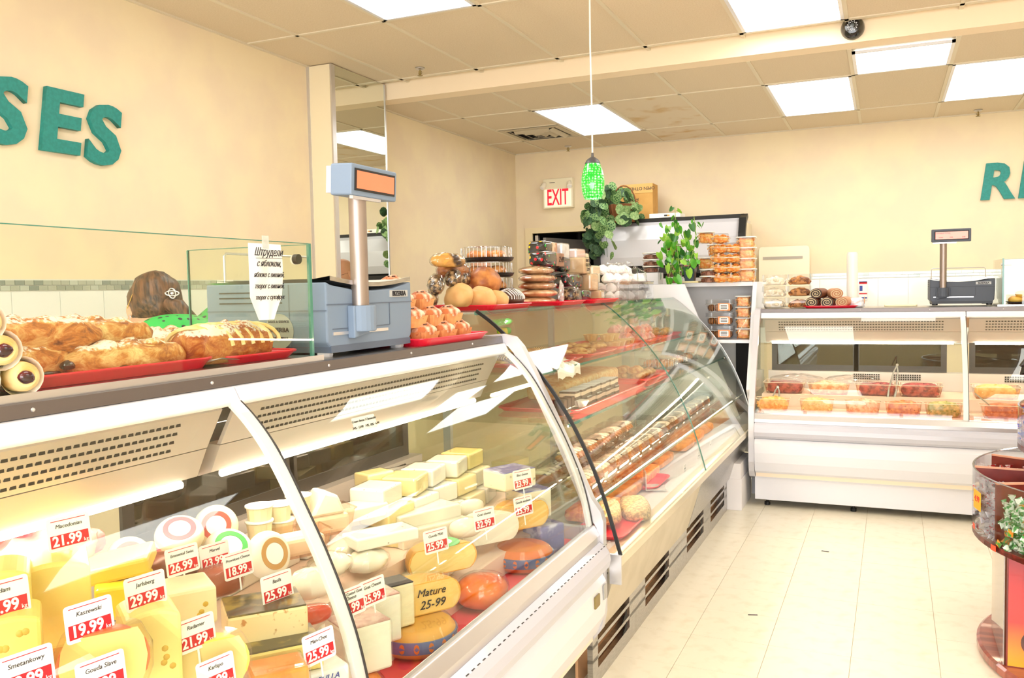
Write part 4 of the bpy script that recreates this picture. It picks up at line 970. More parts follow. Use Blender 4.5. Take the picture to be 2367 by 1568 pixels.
def block_bm(a, b_, h, top=0, curve=0, seed=0, n=8):
    """slab with an optionally humped top and a slightly curved outer side"""
    v = []; f = []
    for j in range(n+1):
        u = j/n*2-1
        for i, (sx, z) in enumerate(((-1, 0), (1, 0), (1, 1), (-1, 1))):
            y = u*b_; x = sx*a+(curve*(1-u*u) if sx > 0 else 0)
            v.append((x, y, (h+top*(1-u*u)) if z else 0))
    for j in range(n):
        for i in range(4): f.append((j*4+i, j*4+(i+1) % 4, j*4+4+(i+1) % 4, j*4+4+i))
    f += [(3, 2, 1, 0), (n*4, n*4+1, n*4+2, n*4+3)]
    B_ = B(); B_.add(v, f); return B_
def cheese_block(label, c, a, b_, h, m, rz=0, top=0, curve=0, rind=None, film=0, holes=0, tilt=0, name='cheese_block', bev=.006, label_face=None):
    t = thing(name, label, 'cheese', c, rz, rot=(tilt, 0, rz))
    obj('body', block_bm(a, b_, h, top, curve), m, t, bevel=bev)
    if rind:
        obj('rind', B().box(-a-.002, -a+.003, -b_*.96, b_*.96, .003, h*.97).box(-a*.97, a*.97, -b_*.97, b_*.97, h+top*.1-.002, h+top*.1+.0015) if not top else block_bm(a*.97, b_*.985, h+.0015, top, curve*.95), rind, t, bevel=.002)
    R2 = random.Random(int(c[1]*100))
    for k in range(holes):
        obj('hole', B().blob(.006, .003, .006, n=10, m=6), chz('hole_shade', (214, 176, 70)), t, (a+curve*.6-.0015+.0, R2.uniform(-b_*.7, b_*.7), h*R2.uniform(.2, .8)), (0, 0, pi/2), smooth=True)
    if film: obj('film', block_bm(a+.003, b_+.003, h+.003, top, curve), M_film, t, bevel=.008)
    return t
def P3(px, py, X, dz=0):
    p = at(px, py, 0, X); return (p.x, p.y, p.z+dz)
RZ = radians(55)   # cut faces look between the aisle and the shop front
# front row, right module
cheese_wheel('blue-banded orange cheese wheel at the front under the half wheel marked Mature', (-1.055, 1.8, .5535), .1, .068, C_R, 1)
cheese_wheel('blue-banded deeper orange cheese wheel at the front under the gouda half, farthest right', (-1.05, 2.46, .5535), .1, .068, C_O, 1)
cheese_wheel('orange cheese wheel at the bottom edge under the white tall wedge', (-1.06, 1.46, .5535), .105, .07, C_O)
t = thing('wax_ball_cheese', 'film-wrapped bright orange waxed cheese round on the pink liner', 'cheese', (-1.02, 2.1, .5535))
obj('body', B().blob(.07, .075, .045, e=2.3, n=26, m=16), mat('orange_wax', (226, 88, 24), .3, c2=(240, 120, 30), sc=8, coat=.6), t, (0, 0, .045), smooth=True)
obj('film', B().blob(.073, .079, .048, e=2.4, amp=.004, fr=70, n=30, m=16), M_film, t, (0, 0, .047), smooth=False)
m_ = cheese_wheel('half wheel of yellow cheese with Mature 25-99 handwritten on its cut face', (-1.05, 1.83, .6235), .105, .08, C_R, rz=RZ, half=1)
text('handwriting', 'Mature', .027, M_ink, m_, (.02, -.004, .055), FY, shear=.3)
text('handwriting', '25-99', .03, M_ink, m_, (.022, -.004, .024), FY, shear=.3)
cheese_wheel('pale yellow gouda half wheel with a green top label, behind the orange wax round', (-1.11, 2.05, .6515), .105, .075, C_R, rz=RZ, half=1, face=chz('pale_gouda_face', (246, 220, 140)))
cheese_wheel('white goat cheese half wheel in the middle of the front stack', (-1.1, 2.34, .655), .1, .085, C_W, rz=RZ, half=1, face=C_W)
cheese_wheel('yellow gouda half wheel on the farthest orange wheel', (-1.07, 2.52, .6235+.03), .1, .085, C_R, rz=RZ, half=1)
lbl = thing('round_label', 'green and white round paper label on the pale gouda half wheel', 'label', (-1.13, 2.08, .7285))
obj('disc', B().cyl(.05, 0, .0012, 30), C_GRN, lbl); obj('centre', B().cyl(.028, .001, .002, 24), M_card, lbl)
# white tall wedges left of it
cheese_block('white cheese wedge with mottled purple rind at the front beside the glass post', (-1.035, 1.52, .6245), .05, .055, .105, C_W, radians(-30), 0, .0, chz('purple_rind', (190, 150, 140), (226, 200, 186), sc=30), 1)
cheese_block('white cheese block with a thin dark rind behind the front wedge', (-1.09, 1.66, .6235), .05, .05, .11, C_W, radians(-30), 0, 0, chz('purple_rind', (0, 0, 0)), 1)
cheese_block('pale cheese piece with a black rind edge and handwriting left of the Mature half', (-1.09, 1.745, .6245), .035, .045, .105, C_IV, radians(-30), 0, 0, M_ink, 1)
# blue cheese at right end
bm_ = mat('blue_foil', (110, 112, 176), .3, c2=(196, 198, 226), sc=26, lo_=.45, hi=.62, bump=.5, coat=.4)
cheese_block('blue-foil wrapped cheese at the front right corner of the cheese counter', (-1.04, 2.62, .5535), .05, .05, .1, bm_, radians(-30), film=1)
cheese_block('block of blue cheese with heavy blue-green veins, lower of the two', (-1.1, 2.64, .6635), .05, .06, .095, C_BL, radians(-30), 0, 0, bm_)
cheese_block('wedge of lightly veined blue cheese on top, carrying the 23.99 tag', (-1.15, 2.6, .7705), .055, .07, .06, mat('light_blue_cheese', (242, 232, 202), .5, c2=(150, 156, 140), sc=60, lo_=.64, hi=.72), radians(-25), 0, 0, bm_)
# goat logs, brie wedge
for k, (px, py, X, r_, L_) in enumerate(((1075, 1220, -1.12, .028, .1), (1088, 1172, -1.2, .024, .09))):
    t = thing('goat_log', 'white goat cheese log, '+('front and thick' if k == 0 else 'rear and slim'), 'cheese', P3(px, py, X), rot=(0, 0, radians(-35)), group='white goat logs')
    obj('body', B().blob(r_, L_/2, r_, e=2.2, ez=2.6, n=18, m=14, amp=.002), C_W, t, smooth=True); obj('film', B().blob(r_*1.06, L_*.53, r_*1.06, e=2.3, n=18, m=12, amp=.002), M_film, t, smooth=False)
cheese_block('yellow-centred soft cheese wedge behind the 32.99 tag', P3(1150, 1190, -1.16, -.015), .04, .06, .035, chz('brie_face', (246, 218, 130)), radians(-40), rind=C_W)
# rear row right module
M_print = mat('pack_print', (250, 246, 236), .4, c2=(150, 132, 110), sc=70, lo_=.68, hi=.72)
M_butter = chz('butter', (250, 234, 170))
for lab, px, py, X, a, b_, h, m, rz in (
    ('long printed pack of pale butter on the right rear stack', 930, 1130, -1.42, .045, .11, .05, M_butter, -20), ('small pack of pale butter on top of the long one', 865, 1105, -1.44, .035, .05, .04, M_butter, -20),
    ('pack of pale butter against the rear doors', 960, 1095, -1.5, .045, .1, .05, M_print, -20), ('golden butter pack near the white end post', 1050, 1090, -1.5, .045, .09, .05, M_butter, -20),
    ('large white fresh cheese brick in the middle of the counter', 975, 1195, -1.26, .05, .11, .055, C_W, -25), ('second white fresh cheese brick under the large one', 985, 1225, -1.24, .055, .12, .05, C_W, -25),
    ('white printed cream cheese pack behind the 25.99 gouda tag', 880, 1240, -1.22, .045, .09, .03, M_print, -30), ('white printed soft cheese pack beside the clear tub', 830, 1180, -1.36, .045, .07, .035, M_print, -25),
    ('pale cheese brick at far right behind the blue cheese', 1130, 1110, -1.42, .05, .09, .055, C_IV, -15), ('pale cheese brick right under the hanging paper reflections', 1180, 1075, -1.48, .045, .08, .05, M_butter, -10)):
    cheese_block(lab, P3(px, py, X, -h/2), a, b_, h, m, radians(rz), film=1, name='cheese_pack', bev=.004)
R8 = random.Random(6)
PKC = [M_butter, M_print, C_IV, C_W, C_PY, M_print]
where = ['behind the gouda tag', 'behind the goat logs', 'behind the blue cheese', 'by the far end wall', 'behind the white bricks']
for k in range(15):
    col = k % 5; lay = k//5
    cheese_block('pale wrapped cheese pack in the rear right stack, %s, %s layer' % (where[col], ['bottom', 'middle', 'top'][lay]), (-1.3-.03*lay+.01*(col % 2), 2.12+.135*col+R8.uniform(-.01, .01), .7008+.056*lay), .055, .06, .053, PKC[R8.randrange(6)], radians(R8.uniform(-12, 12)), film=1, name='cheese_pack', bev=.005)
for k in range(8):
    col = k % 4; lay = k//4
    cheese_block('pale cheese pack along the rear doors, %s from the glass post, %s layer' % (['first', 'second', 'third', 'fourth'][col], ['lower', 'upper'][lay]), (-1.5, 1.5+.15*col, .7008+.05*lay), .05, .068, .047, PKC[(k*2+1) % 6], radians(R8.uniform(-8, 8)), film=1, name='cheese_pack', bev=.005)
for k in range(6):
    t = thing('fresh_cheese', 'white film-wrapped fresh cheese round in the middle row, %s from the left' % ['first', 'second', 'third', 'fourth', 'fifth', 'sixth'][k], 'cheese', (-1.16-.02*(k % 2), 1.62+.085*k if k < 3 else 2.0+.11*(k-3), .6208), group='middle row fresh cheeses')
    obj('body', B().blob(.045, .045, .024, e=2.6, n=22, m=10, amp=.003, seed=k), C_W, t, (0, 0, .022), smooth=True); obj('film', B().blob(.048, .048, .026, e=2.6, n=22, m=10, amp=.004, seed=k+9), M_film, t, (0, 0, .024), smooth=True)
# clear tubs with white curd cheese
def curd_tub(label, c, rz=0, sc_=1, pyramid=1):
    t = thing('cheese_tub', label, 'tub', c, rz); t.scale = (sc_,)*3
    v = []; f = []; 
    for (q, z) in ((.86, 0), (.93, .03), (1.0, .06), (1.08, .062)):
        p = rrect(.15*q, .11*q, .02*q, 6); n = len(p)
        for i, (x, y) in enumerate(p): g = 1+(.012 if i % 2 else -.012); v.append((x*g, y*g, z))
    for j in range(3):
        for i in range(n): f.append((j*n+i, j*n+(i+1) % n, (j+1)*n+(i+1) % n, (j+1)*n+i))
    f.append(tuple(range(n))[::-1]); obj('tub', B().add(v, f), glass('crinkled_tub', (255, 236, 222), .08, 3), t)
    obj('curd', B().box(-.06, .06, -.042, .042, .002, .05), C_W, t, bevel=.01)
    if pyramid: obj('curd_mound', B().prism([(-.05, .05), (.05, .05), (.03, .1), (-.01, .115)], 1, -.04, .04), C_W, t, bevel=.008)
    return t
curd_tub('clear crinkled tub heaped with a white curd pyramid, right of the glass post', P3(745, 1195, -1.36, -.04), radians(60), 1.0)
curd_tub('clear crinkled tub of flat white curd behind the pyramid one', P3(840, 1215, -1.38, -.05), radians(60), .9, 0)
curd_tub('clear crinkled tub half hidden by the glass post', P3(690, 1240, -1.3, -.04), radians(60), .9, 0)
for k, (px, py) in enumerate(((600, 1190), (645, 1185), (600, 1225), (650, 1222), (690, 1165))):
    t = thing('curd_pot', 'small cream fluted pot of curd, ' + ['upper left', 'upper middle', 'lower left', 'lower middle', 'upper right'][k]+' of the cluster by the glass post', 'pot', P3(px, py, -1.38, -.02), group='fluted curd pots')
    obj('pot', B().lathe([(.026, 0), (.03, .038), (.034, .04), (.0, .041)], 24, flute=.02), C_IV, t); obj('lid', B().lathe([(.034, .041), (.034, .044), (0, .046)], 24), M_whitep, t)
for lab, px, py, X, r_, h_ in (('loose white fresh cheese dumpling pile left', 760, 1290, -1.25, .05, .03), ('loose white fresh cheese dumpling pile middle', 850, 1280, -1.22, .05, .03), ('white wrapped mozzarella round behind the Basils tag', 720, 1330, -1.15, .05, .035), ('white wrapped fresh cheese round by the glass post', 800, 1250, -1.3, .045, .03)):
    t = thing('fresh_cheese', lab, 'cheese', P3(px, py, X, -.02)); obj('body', B().blob(r_, r_*1.2, h_, amp=.01, fr=40, n=22, m=12, flat=-h_*.6), C_W, t, smooth=True)
    obj('film', B().blob(r_*1.08, r_*1.28, h_*1.1, amp=.012, fr=50, n=22, m=12, flat=-h_*.6), M_film, t)
# left module
cheese_block('tall yellow cheese half with a domed top at left, holding the 21.99 tag', P3(125, 1385, -1.22, -.075), .07, .052, .14, C_Y, radians(-38), .012, .0)
cheese_block('yellow cheese slab leaning behind the tall yellow half', P3(255, 1300, -1.3, -.022), .06, .075, .03, chz('slab_yellow', (240, 200, 84)), radians(-50), tilt=radians(8))
cheese_block('bright yellow waxed cheese under the slab', P3(290, 1375, -1.25, -.03), .045, .05, .06, mat('yellow_wax', (246, 222, 50), .3, coat=.4), radians(-40))
cheese_block('yellow cheese block cut by the left edge of the picture, upper', P3(12, 1370, -1.2, -.035), .05, .035, .07, C_Y, radians(-38), .01)
cheese_block('yellow cheese block with small holes cut by the left edge, lower', P3(28, 1475, -1.13, -.035), .045, .038, .07, C_Y, radians(-38), .008, 0, holes=5)
cheese_block('tall pale yellow cheese block with round holes in the middle of the left section', P3(345, 1500, -1.08, -.07), .05, .042, .135, C_PY, radians(-35), .012, 0, holes=7)
cheese_block('pale emmental block with two round holes behind the holed one', P3(430, 1390, -1.18, -.035), .05, .045, .07, C_IV, radians(-35), 0, 0, holes=4)
cheese_block('creamy herb cheese with dark printed wrapper, upper, holding the Basils tag', P3(610, 1420, -1.12, -.035), .06, .075, .06, C_HERB, radians(-42), 0, 0, C_BARK)
cheese_block('creamy cheese in dark wrapper beneath the herb cheese', P3(650, 1505, -1.06, -.03), .05, .07, .055, C_PY, radians(-40), 0, 0, C_BARK)
t = cheese_wheel('half cheese with a thin red rind between the left tags', P3(240, 1525, -1.02, -.05), .062, .09, chz('red_rind', (206, 110, 60)), rz=RZ, half=1, face=C_G)
cheese_wheel('round cheese in yellow-green film near the bottom edge', P3(485, 1530, -1.02, -.05), .065, .085, chz('green_film_rind', (226, 232, 110)), rz=RZ, half=1, face=chz('soft_face', (246, 222, 150)))
cheese_block('film-wrapped orange cheese block at the bottom left', P3(180, 1540, -1.08, -.04), .04, .055, .06, mat('orange_cheese', (226, 128, 44), .35, c2=(240, 160, 70), sc=8, coat=.5), radians(-40), film=1)
cheese_block('film-wrapped orange cheese block at the bottom middle under the white label', P3(640, 1560, -1.0, -.03), .04, .05, .05, MC['orange_cheese'], radians(-40), film=1)
t = cheese_block('cheese in white paper with blue lettering by the glass post', P3(735, 1560, -1.0, -.02), .035, .05, .04, M_card, radians(-30), film=1)
text('lettering', 'PEULLA', .016, MC['blue_print'], t, (.0385, 0, .026), FX, shear=.3); text('lettering', 'Mondsee', .016, MC['blue_print'], t, (.0385, 0, .01), FX, shear=.3)
def label_round(lab, px, py, X, r_, m1, rot, body=C_IV, wrap=1):
    t = thing('labelled_cheese', lab, 'cheese', P3(px, py, X), rot=rot)
    obj('body', wheel_bm(r_, r_*.85), body, t, (0, 0, -r_*.85), smooth=True)
    obj('label_ring', B().lathe([(r_*.66, 0), (r_*.66, .0015), (r_*.45, .0015), (r_*.45, 0)], 30), m1, t); obj('label_centre', B().cyl(r_*.44, 0, .001, 24), M_card, t)
    return t
label_round('white round cheese with a red ring label lying on the rear heap', 415, 1222, -1.36, .05, C_RED, (radians(20), radians(25), 0))
label_round('white round cheese with a brown-red emblem standing at the rear', 500, 1215, -1.4, .05, mat('maroon_label', (170, 80, 70), .4), (radians(40), radians(60), 0))
label_round('white round cheese with a green emblem in front of the standing one', 535, 1260, -1.33, .055, C_GRN, (radians(15), radians(40), 0), C_W)
label_round('white round cheese with a gold emblem facing the glass', 635, 1280, -1.27, .055, C_GOLD, (radians(10), radians(72), 0), C_W)
label_round('small white round cheese with a red and yellow label low at the rear', 300, 1285, -1.42, .045, C_RED, (radians(30), radians(55), 0))
label_round('small white round cheese with a red label beside the 26.99 tag', 350, 1295, -1.38, .04, C_RED, (radians(30), radians(60), 0))
t = thing('red_mesh_bag', 'crumpled pink-red wrapped cheese bag in the rear left corner', 'bag', P3(80, 1285, -1.42, 0)); obj('bag', B().blob(.07, .14, .05, amp=.03, fr=25, n=26, m=14, seed=4), mat('red_mesh', (214, 70, 90), .4, c2=(240, 150, 150), sc=14, bump=.4, coat=.4), t, smooth=True)
for lab, px, py, X, dims, m in (('red and orange printed sausage cheese between the blocks', 700, 1425, -1.1, (.02, .06, .02), mat('red_orange_wrap', (214, 74, 40), .3, coat=.6)), ('dark wrapped cheese behind the 26.99 tag', 395, 1310, -1.3, (.04, .05, .03), mat('maroon_wax', (110, 60, 44), .4)), ('reddish smoked cheese under the 18.99 tag', 490, 1345, -1.25, (.035, .06, .03), mat('smoked', (160, 84, 60), .4))):
    t = thing('small_cheese', lab, 'cheese', P3(px, py, X), rot=(0, 0, radians(-35))); obj('body', B().blob(*dims, e=3, n=20, m=10, amp=.002), m, t, smooth=True)
    obj('film', B().blob(*[d*1.06 for d in dims], e=3, n=20, m=10, amp=.003, fr=60), M_film, t)
# price tags
def price_tag(px, py, X, price, name, lab, w_=.082, rz=-14, k=1.0, pin=1):
    X += .03 if px in (1120, 1210, 8, 738, 160) else (.065 if px in (207, 337) else 0)
    t = thing('price_tag', lab, 'price tag', P3(px, py, X), rot=(radians(0), 0, 0), group='red and white price tags')
    t.rotation_euler = (0, radians(-8), radians(rz)); t.scale = (k,)*3
    h = .062
    obj('card', B().prism(rrect(w_, h, .006), 0, -.0008, 0), M_card, t)
    obj('red_band', B().box(0, .0006, -w_*.44, w_*.44, -h*.4, -.0015), M_redp, t)
    obj('red_line', B().box(0, .0006, -w_*.4, w_*.4, h*.39, h*.41), M_redp, t)
    text('price', price, .0265, M_whitep, t, (.0008, -.005, -.0135), FX, bold=.0007, ext=.0003, sx=.95)
    text('unit', 'kg', .01, M_whitep, t, (.0008, w_*.37, -.02), FX, ext=.0003)
    ls = name.split('|')
    for q, s_ in enumerate(ls): text('product_name', s_, .0105 if len(s_) < 14 else .009, M_ink, t, (.0006, 0, .014-.009*q+(.004 if len(ls) > 1 else 0)), FX, ext=.0003, shear=.2)
    if pin: obj('pin', B().box(-.0012, 0, -.002, .002, -h*.5-.03, -h*.48), M_clear if 0 else M_whitep, t)
for a in ((160, 1230, -1.24, '21.99', 'Macedonian', 'price tag 21.99 on the tall yellow half, under the lamp tube'), (8, 1385, -1.15, '19.99', 'Edam', 'price tag cut by the left edge of the picture'), (207, 1432, -1.1, '19.99', 'Kaszewski', 'price tag 19.99 in front of the tall yellow half'),
          (337, 1366, -1.14, '29.99', 'Jarlsberg', 'price tag 29.99 left of the emmental block'), (422, 1295, -1.22, '26.99', 'Emmental Swiss', 'price tag 26.99 above the pale emmental block'), (497, 1285, -1.26, '23.99', 'Marvel', 'price tag 23.99 half hidden behind the 18.99 tag'),
          (551, 1305, -1.2, '18.99', 'Provolone Cheese', 'price tag 18.99 below the green emblem cheese'), (641, 1358, -1.1, '25.99', 'Basils', 'price tag 25.99 on the herb cheese with dark wrapper'), (454, 1464, -1.03, '21.99', 'Radamer', 'price tag 21.99 beside the tall holed block, low in the picture'),
          (62, 1552, -1.02, '18.99', 'Smetankowy', 'handwritten price tag at the bottom left corner'), (235, 1562, -.99, '19.99', 'Gouda Slave', 'price tag at the bottom edge below the red-rind half'), (500, 1558, -.985, '22.99', 'Karlspo', 'price tag at the bottom edge on the yellow-green round'),
          (738, 1495, -.99, '25.99', 'Man-Chee', 'price tag 25.99 just left of the glass post, low'), (812, 1392, -.995, '29.99', 'Wine Coated Goat|Cheese', 'price tag for wine coated goat cheese, crossing the glass post'), (862, 1368, -1.02, '25.99', 'Goat Cheese', 'price tag partly behind the wine coated one'),
          (1008, 1250, -1.1, '25.99', 'Gouda Mild', 'price tag 25.99 on the pale gouda with green label'), (1120, 1200, -1.09, '32.99', 'Goat cheese', 'price tag 32.99 on the white goat half wheel'), (1210, 1170, -1.08, '25.99', 'Gouda medium', 'price tag 25.99 before the veined blue cheese'), (1208, 1108, -1.055, '23.99', 'Blue cheese', 'price tag 23.99, farthest and highest on the right')):
    price_tag(*a, rz=-12 if a[0] < 900 else -22, k=(.85 if a[0] < 600 else (.92 if a[0] < 900 else 1.0)))
# ------------------------------------------------------------------ pastries in the pastry case
S1, S2, S3, DK = 1.1245, .9445, .6745, .4895
def tmesh(b, m, name='pastry', smooth=True):
    me = b.mesh(name, smooth); me.materials.append(m); return me
def item(name, me, loc, lab, cat, grp, rz=0, rot=None, scale=None):
    o = bpy.data.objects.new(name, me); COL.objects.link(o); o.location = loc; o.rotation_euler = rot or (0, 0, rz)
    if scale: o.scale = scale
    return props(o, lab, cat, grp)
R5 = random.Random(11)
me_cookie = tmesh(B().blob(.036, .03, .01, amp=.006, fr=60, n=16, m=8, seed=1), M_flaky)
me_cookd = tmesh(B().blob(.04, .03, .011, amp=.005, fr=60, n=16, m=8, seed=2), mat('striped_choc', (70, 40, 26), .4, c2=(236, 196, 130), sc=40, lo_=.48, hi=.54, kind='wave'))
pos = ['near', 'second', 'third', 'fourth', 'fifth', 'far']
T1 = [(-1.33, 3.22), (-1.33, 3.72), (-1.34, 4.2), (-1.34, 4.68), (-1.34, 5.16)]
tl_ = ['red tray of striped cookies on the top pastry shelf', 'red tray of biscuits second on the top pastry shelf', 'red tray under the tart shells on the top shelf', 'red tray of pink meringues on the top shelf', 'red tray of poppy-seed pastries at the far end of the top shelf']
for k, (x, y) in enumerate(T1): tray(tl_[k], (x, y, S1), .34, .42, 0, .014)
for k in range(26):
    lay = k//10; x = -1.23-.075*(k % 3)-.01*lay; y = 3.06+.08*((k//3) % 5)+.02*lay
    item('cookie', me_cookd if k % 2 else me_cookie, (x, y, S1+.016+.017*lay), ('chocolate-striped' if k % 2 else 'golden flaky')+' cookie, %s layer of the near top-shelf tray, %s part' % (['bottom', 'middle', 'top'][lay], pos[(k//3) % 5]), 'cookie', 'cookies on the first top-shelf tray', R5.random()*3)
for k in range(16):
    x = -1.23-.075*(k % 3); y = 3.56+.08*((k//3) % 5)
    item('cookie', me_cookie, (x, y, S1+.016+.014*(k//9)), 'golden leaf-shaped biscuit on the second top-shelf tray, %s row, %s%s' % (pos[(k//3) % 5], ['front', 'middle', 'back'][k % 3], ' on top' if k//9 else ''), 'cookie', 'biscuits on the second top-shelf tray', R5.random()*3, scale=(1.1, .8, 1.3))
tp = thing('tart_shell', '', 'tart'); tb = B().lathe([(.026, 0), (.036, .03), (.04, .032), (.038, .034), (.03, .022), (0, .02)], 24, flute=.04)
obj('shell', tb, M_dough, tp); obj('filling', B().blob(.031, .031, .01, amp=.003, fr=60, n=14, m=8), M_crust, tp, (0, 0, .026), smooth=True)
for k in range(11):
    lay = k//8; loc = (-1.22-.082*(k % 2)-.03*lay, 4.04+.085*((k//2) % 4), S1+.004+.036*lay); lab = 'golden fluted tart shell, %s layer, %s pair on the third tray' % (['lower', 'upper'][lay], pos[(k//2) % 4])
    if k == 0: tp.location = loc; tp['label'] = lab; tp['group'] = 'tart shells'
    else: dup(tp, loc, lab)
me_pink = tmesh(B().lathe([(0, 0), (.03, .002), (.036, .014), (.028, .03), (.014, .042), (0, .05)], 16, flute=.08), mat('pink_meringue', (246, 160, 164), .5, c2=(252, 214, 206), sc=20))
for k in range(16):
    lay = k//9; item('pink_meringue', me_pink, (-1.22-.07*(k % 3)-.02*lay, 4.56+.085*((k//3) % 3)+.03*lay, S1+.006+.04*lay), 'pink meringue, %s layer, %s row, %s place on the top shelf' % (['lower', 'upper'][lay], pos[(k//3) % 3], ['front', 'middle', 'back'][k % 3]), 'meringue', 'pink meringues', R5.random()*3)
me_pop = tmesh(B().blob(.035, .03, .022, amp=.004, fr=60, n=16, m=10, seed=5), mat('green_poppy', (110, 96, 50), .5, c2=(180, 160, 90), sc=50, bump=.4))
for k in range(12): item('poppy_pastry', me_pop, (-1.24-.075*(k % 3), 5.03+.08*((k//3) % 4), S1+.025), 'olive-brown seeded pastry ball, %s row of the farthest top-shelf tray' % pos[(k//3) % 4], 'pastry', 'seeded pastry balls', R5.random()*3)
# white paper hanging over the first tray
v = []; f = []; N1, N2 = 12, 8
for j in range(N2+1):
    for i in range(N1+1):
        u = i/N1; w_ = j/N2
        v.append((-1.24+.12*min(1, w_*1.6)-.01*sin(u*9), 2.98+.27*u+.02*w_, S1+.024-.09*max(0, w_-.3)-.006*sin(i*2.1+j)))
for j in range(N2):
    for i in range(N1): f.append((j*13+i, j*13+i+1, (j+1)*13+i+1, (j+1)*13+i))
t = thing('paper_doily', 'white parchment hanging over the near end of the top pastry shelf', 'paper', (0, 0, 0)); obj('sheet', B().add(v, f), M_paper, t, smooth=True)
# second shelf
tray('long red tray of cakes in the front half of the middle shelf', (-1.25, 3.62, S2), .34, 1.06, 0, .014)
tray('red tray farther along the middle shelf', (-1.26, 4.48, S2), .32, .5, 0, .014)
t = thing('layer_cake', 'large flaky crumb-covered cream slab cake on the middle pastry shelf', 'cake', (-1.3, 3.72, S2+.005)); obj('slab', B().blob(.1, .42, .046, e=6, ez=5, amp=.008, fr=60, n=36, m=12, seed=3), mat('crumb_cake', (232, 178, 110), .7, c2=(250, 228, 176), sc=50, lo_=.35, hi=.65, bump=.8, detail=8), t, (0, 0, .046), smooth=True)
def slice_cake():
    t = thing('cake_slice', '', 'cake')
    obj('base', B().box(-.034, .034, -.03, .03, 0, .012), M_choc, t); obj('cream', B().box(-.033, .033, -.029, .029, .012, .026), mat('cream_layer', (250, 226, 204), .5), t)
    g = obj('glaze', B().box(-.034, .034, -.03, .03, .026, .034), M_choc, t, bevel=.002)
    for q in range(4): obj('icing_line', B().box(-.034, .034, -.0012, .0012, .034, .0355), M_whitep, g, (0, -.021+.014*q, 0), (0, 0, .25))
    return t
cs = slice_cake()
nine = pos[:5]+['sixth', 'seventh', 'eighth', 'far']
for k in range(18):
    loc = (-1.142-.005*(k % 2), 3.2+.066*(k % 9), S2+.005+.037*(k//9))
    lab = 'dark chocolate slice with white icing, %s layer, %s on the middle shelf' % (['lower', 'upper'][k//9], nine[k % 9])
    if k == 0: cs.location = loc; cs['label'] = lab; cs['group'] = 'striped chocolate slices'
    else: dup(cs, loc, lab)
for k in range(3):
    t = thing('standing_slice', 'dark chocolate slice standing on end, %s of three by the near glass edge' % ['left', 'middle', 'right'][k], 'cake', (-1.12, 3.02+.045*k, S2+.006), group='standing chocolate slices')
    obj('slab', B().box(-.02, .02, -.017, .017, 0, .06), M_choc, t, bevel=.003); obj('icing_line', B().box(.0195, .0215, -.015, .015, .02, .024), M_whitep, t)
t = thing('paper_cup_doily', 'small crumpled white doily at the front edge of the middle shelf', 'paper', (-1.1, 3.19, S2+.012)); obj('doily', B().lathe([(.0, 0), (.018, .004), (.032, .03)], 20, flute=.12), M_paper, t)
me_puff = tmesh(B().blob(.03, .045, .02, amp=.006, fr=60, n=16, m=8, seed=8), M_flaky)
for k in range(14): item('puff_pastry', me_puff, (-1.18-.07*(k % 2)-.01*(k//10), 4.3+.075*((k//2) % 5), S2+.022+.03*(k//10)), 'flaky golden puff pastry, %s row, %s layer on the middle shelf' % (pos[(k//2) % 5], ['lower', 'upper'][k//10]), 'pastry', 'puff pastries', R5.random())
# hinged clear boxes of cream pastries
def clam(label, loc, rz=0, s_=1.0, m=None, grp='clear pastry boxes'):
    t = thing('pastry_box', label, 'box', loc, rz, grp); t.scale = (s_,)*3
    v = []; f = []
    for (q, z) in ((.9, 0), (1, .03), (1.06, .033), (1.0, .036), (.9, .075)):
        p = rrect(.17*q, .13*q, .02*q, 4); n = len(p); v += [(x, y, z) for x, y in p]
    for j in range(4):
        for i in range(n): f.append((j*n+i, j*n+(i+1) % n, (j+1)*n+(i+1) % n, (j+1)*n+i))
    f.append(tuple(range(n))[::-1]); f.append(tuple(range(4*n, 5*n)))
    obj('box', B().add(v, f), M_clear, t)
    for q in range(4):
        obj('pastry', B().blob(.018, .048, .02, amp=.004, fr=60, n=14, m=8, seed=q), m or M_crust, t, (-.06+.04*q, 0, .024), smooth=True)
        obj('cream', B().blob(.012, .04, .01, amp=.003, fr=70, n=12, m=6, seed=q), mat('whipped_cream', (252, 240, 216), .5, c2=(70, 44, 34), sc=26, lo_=.56, hi=.6), t, (-.06+.04*q, 0, .045), smooth=True)
    return t
for k in range(7):
    clam('clear hinged box of cream eclairs, %s in the row on the lower shelf' % (['nearest']+pos[1:]+['farthest'])[k], (-1.05, 3.05+.175*k, S3), radians(90))
    if k < 6: clam('clear hinged box of cream eclairs in the rear row, %s' % (['nearest']+pos[1:])[k], (-1.21, 3.1+.175*k, S3), radians(90), 1.0, M_crustd)
for k in range(5):
    clam('clear hinged box of cream eclairs stacked on the front row, %s' % pos[k], (-1.12, 3.12+.175*k, S3+.08), radians(90), .9)
lb = obj('price_sticker', B().box(0, .001, -.02, .02, -.012, .012), M_card, None, (-.958, 3.06, S3+.05)); props(lb, 'small white barcode sticker on the nearest eclair box', 'sticker')
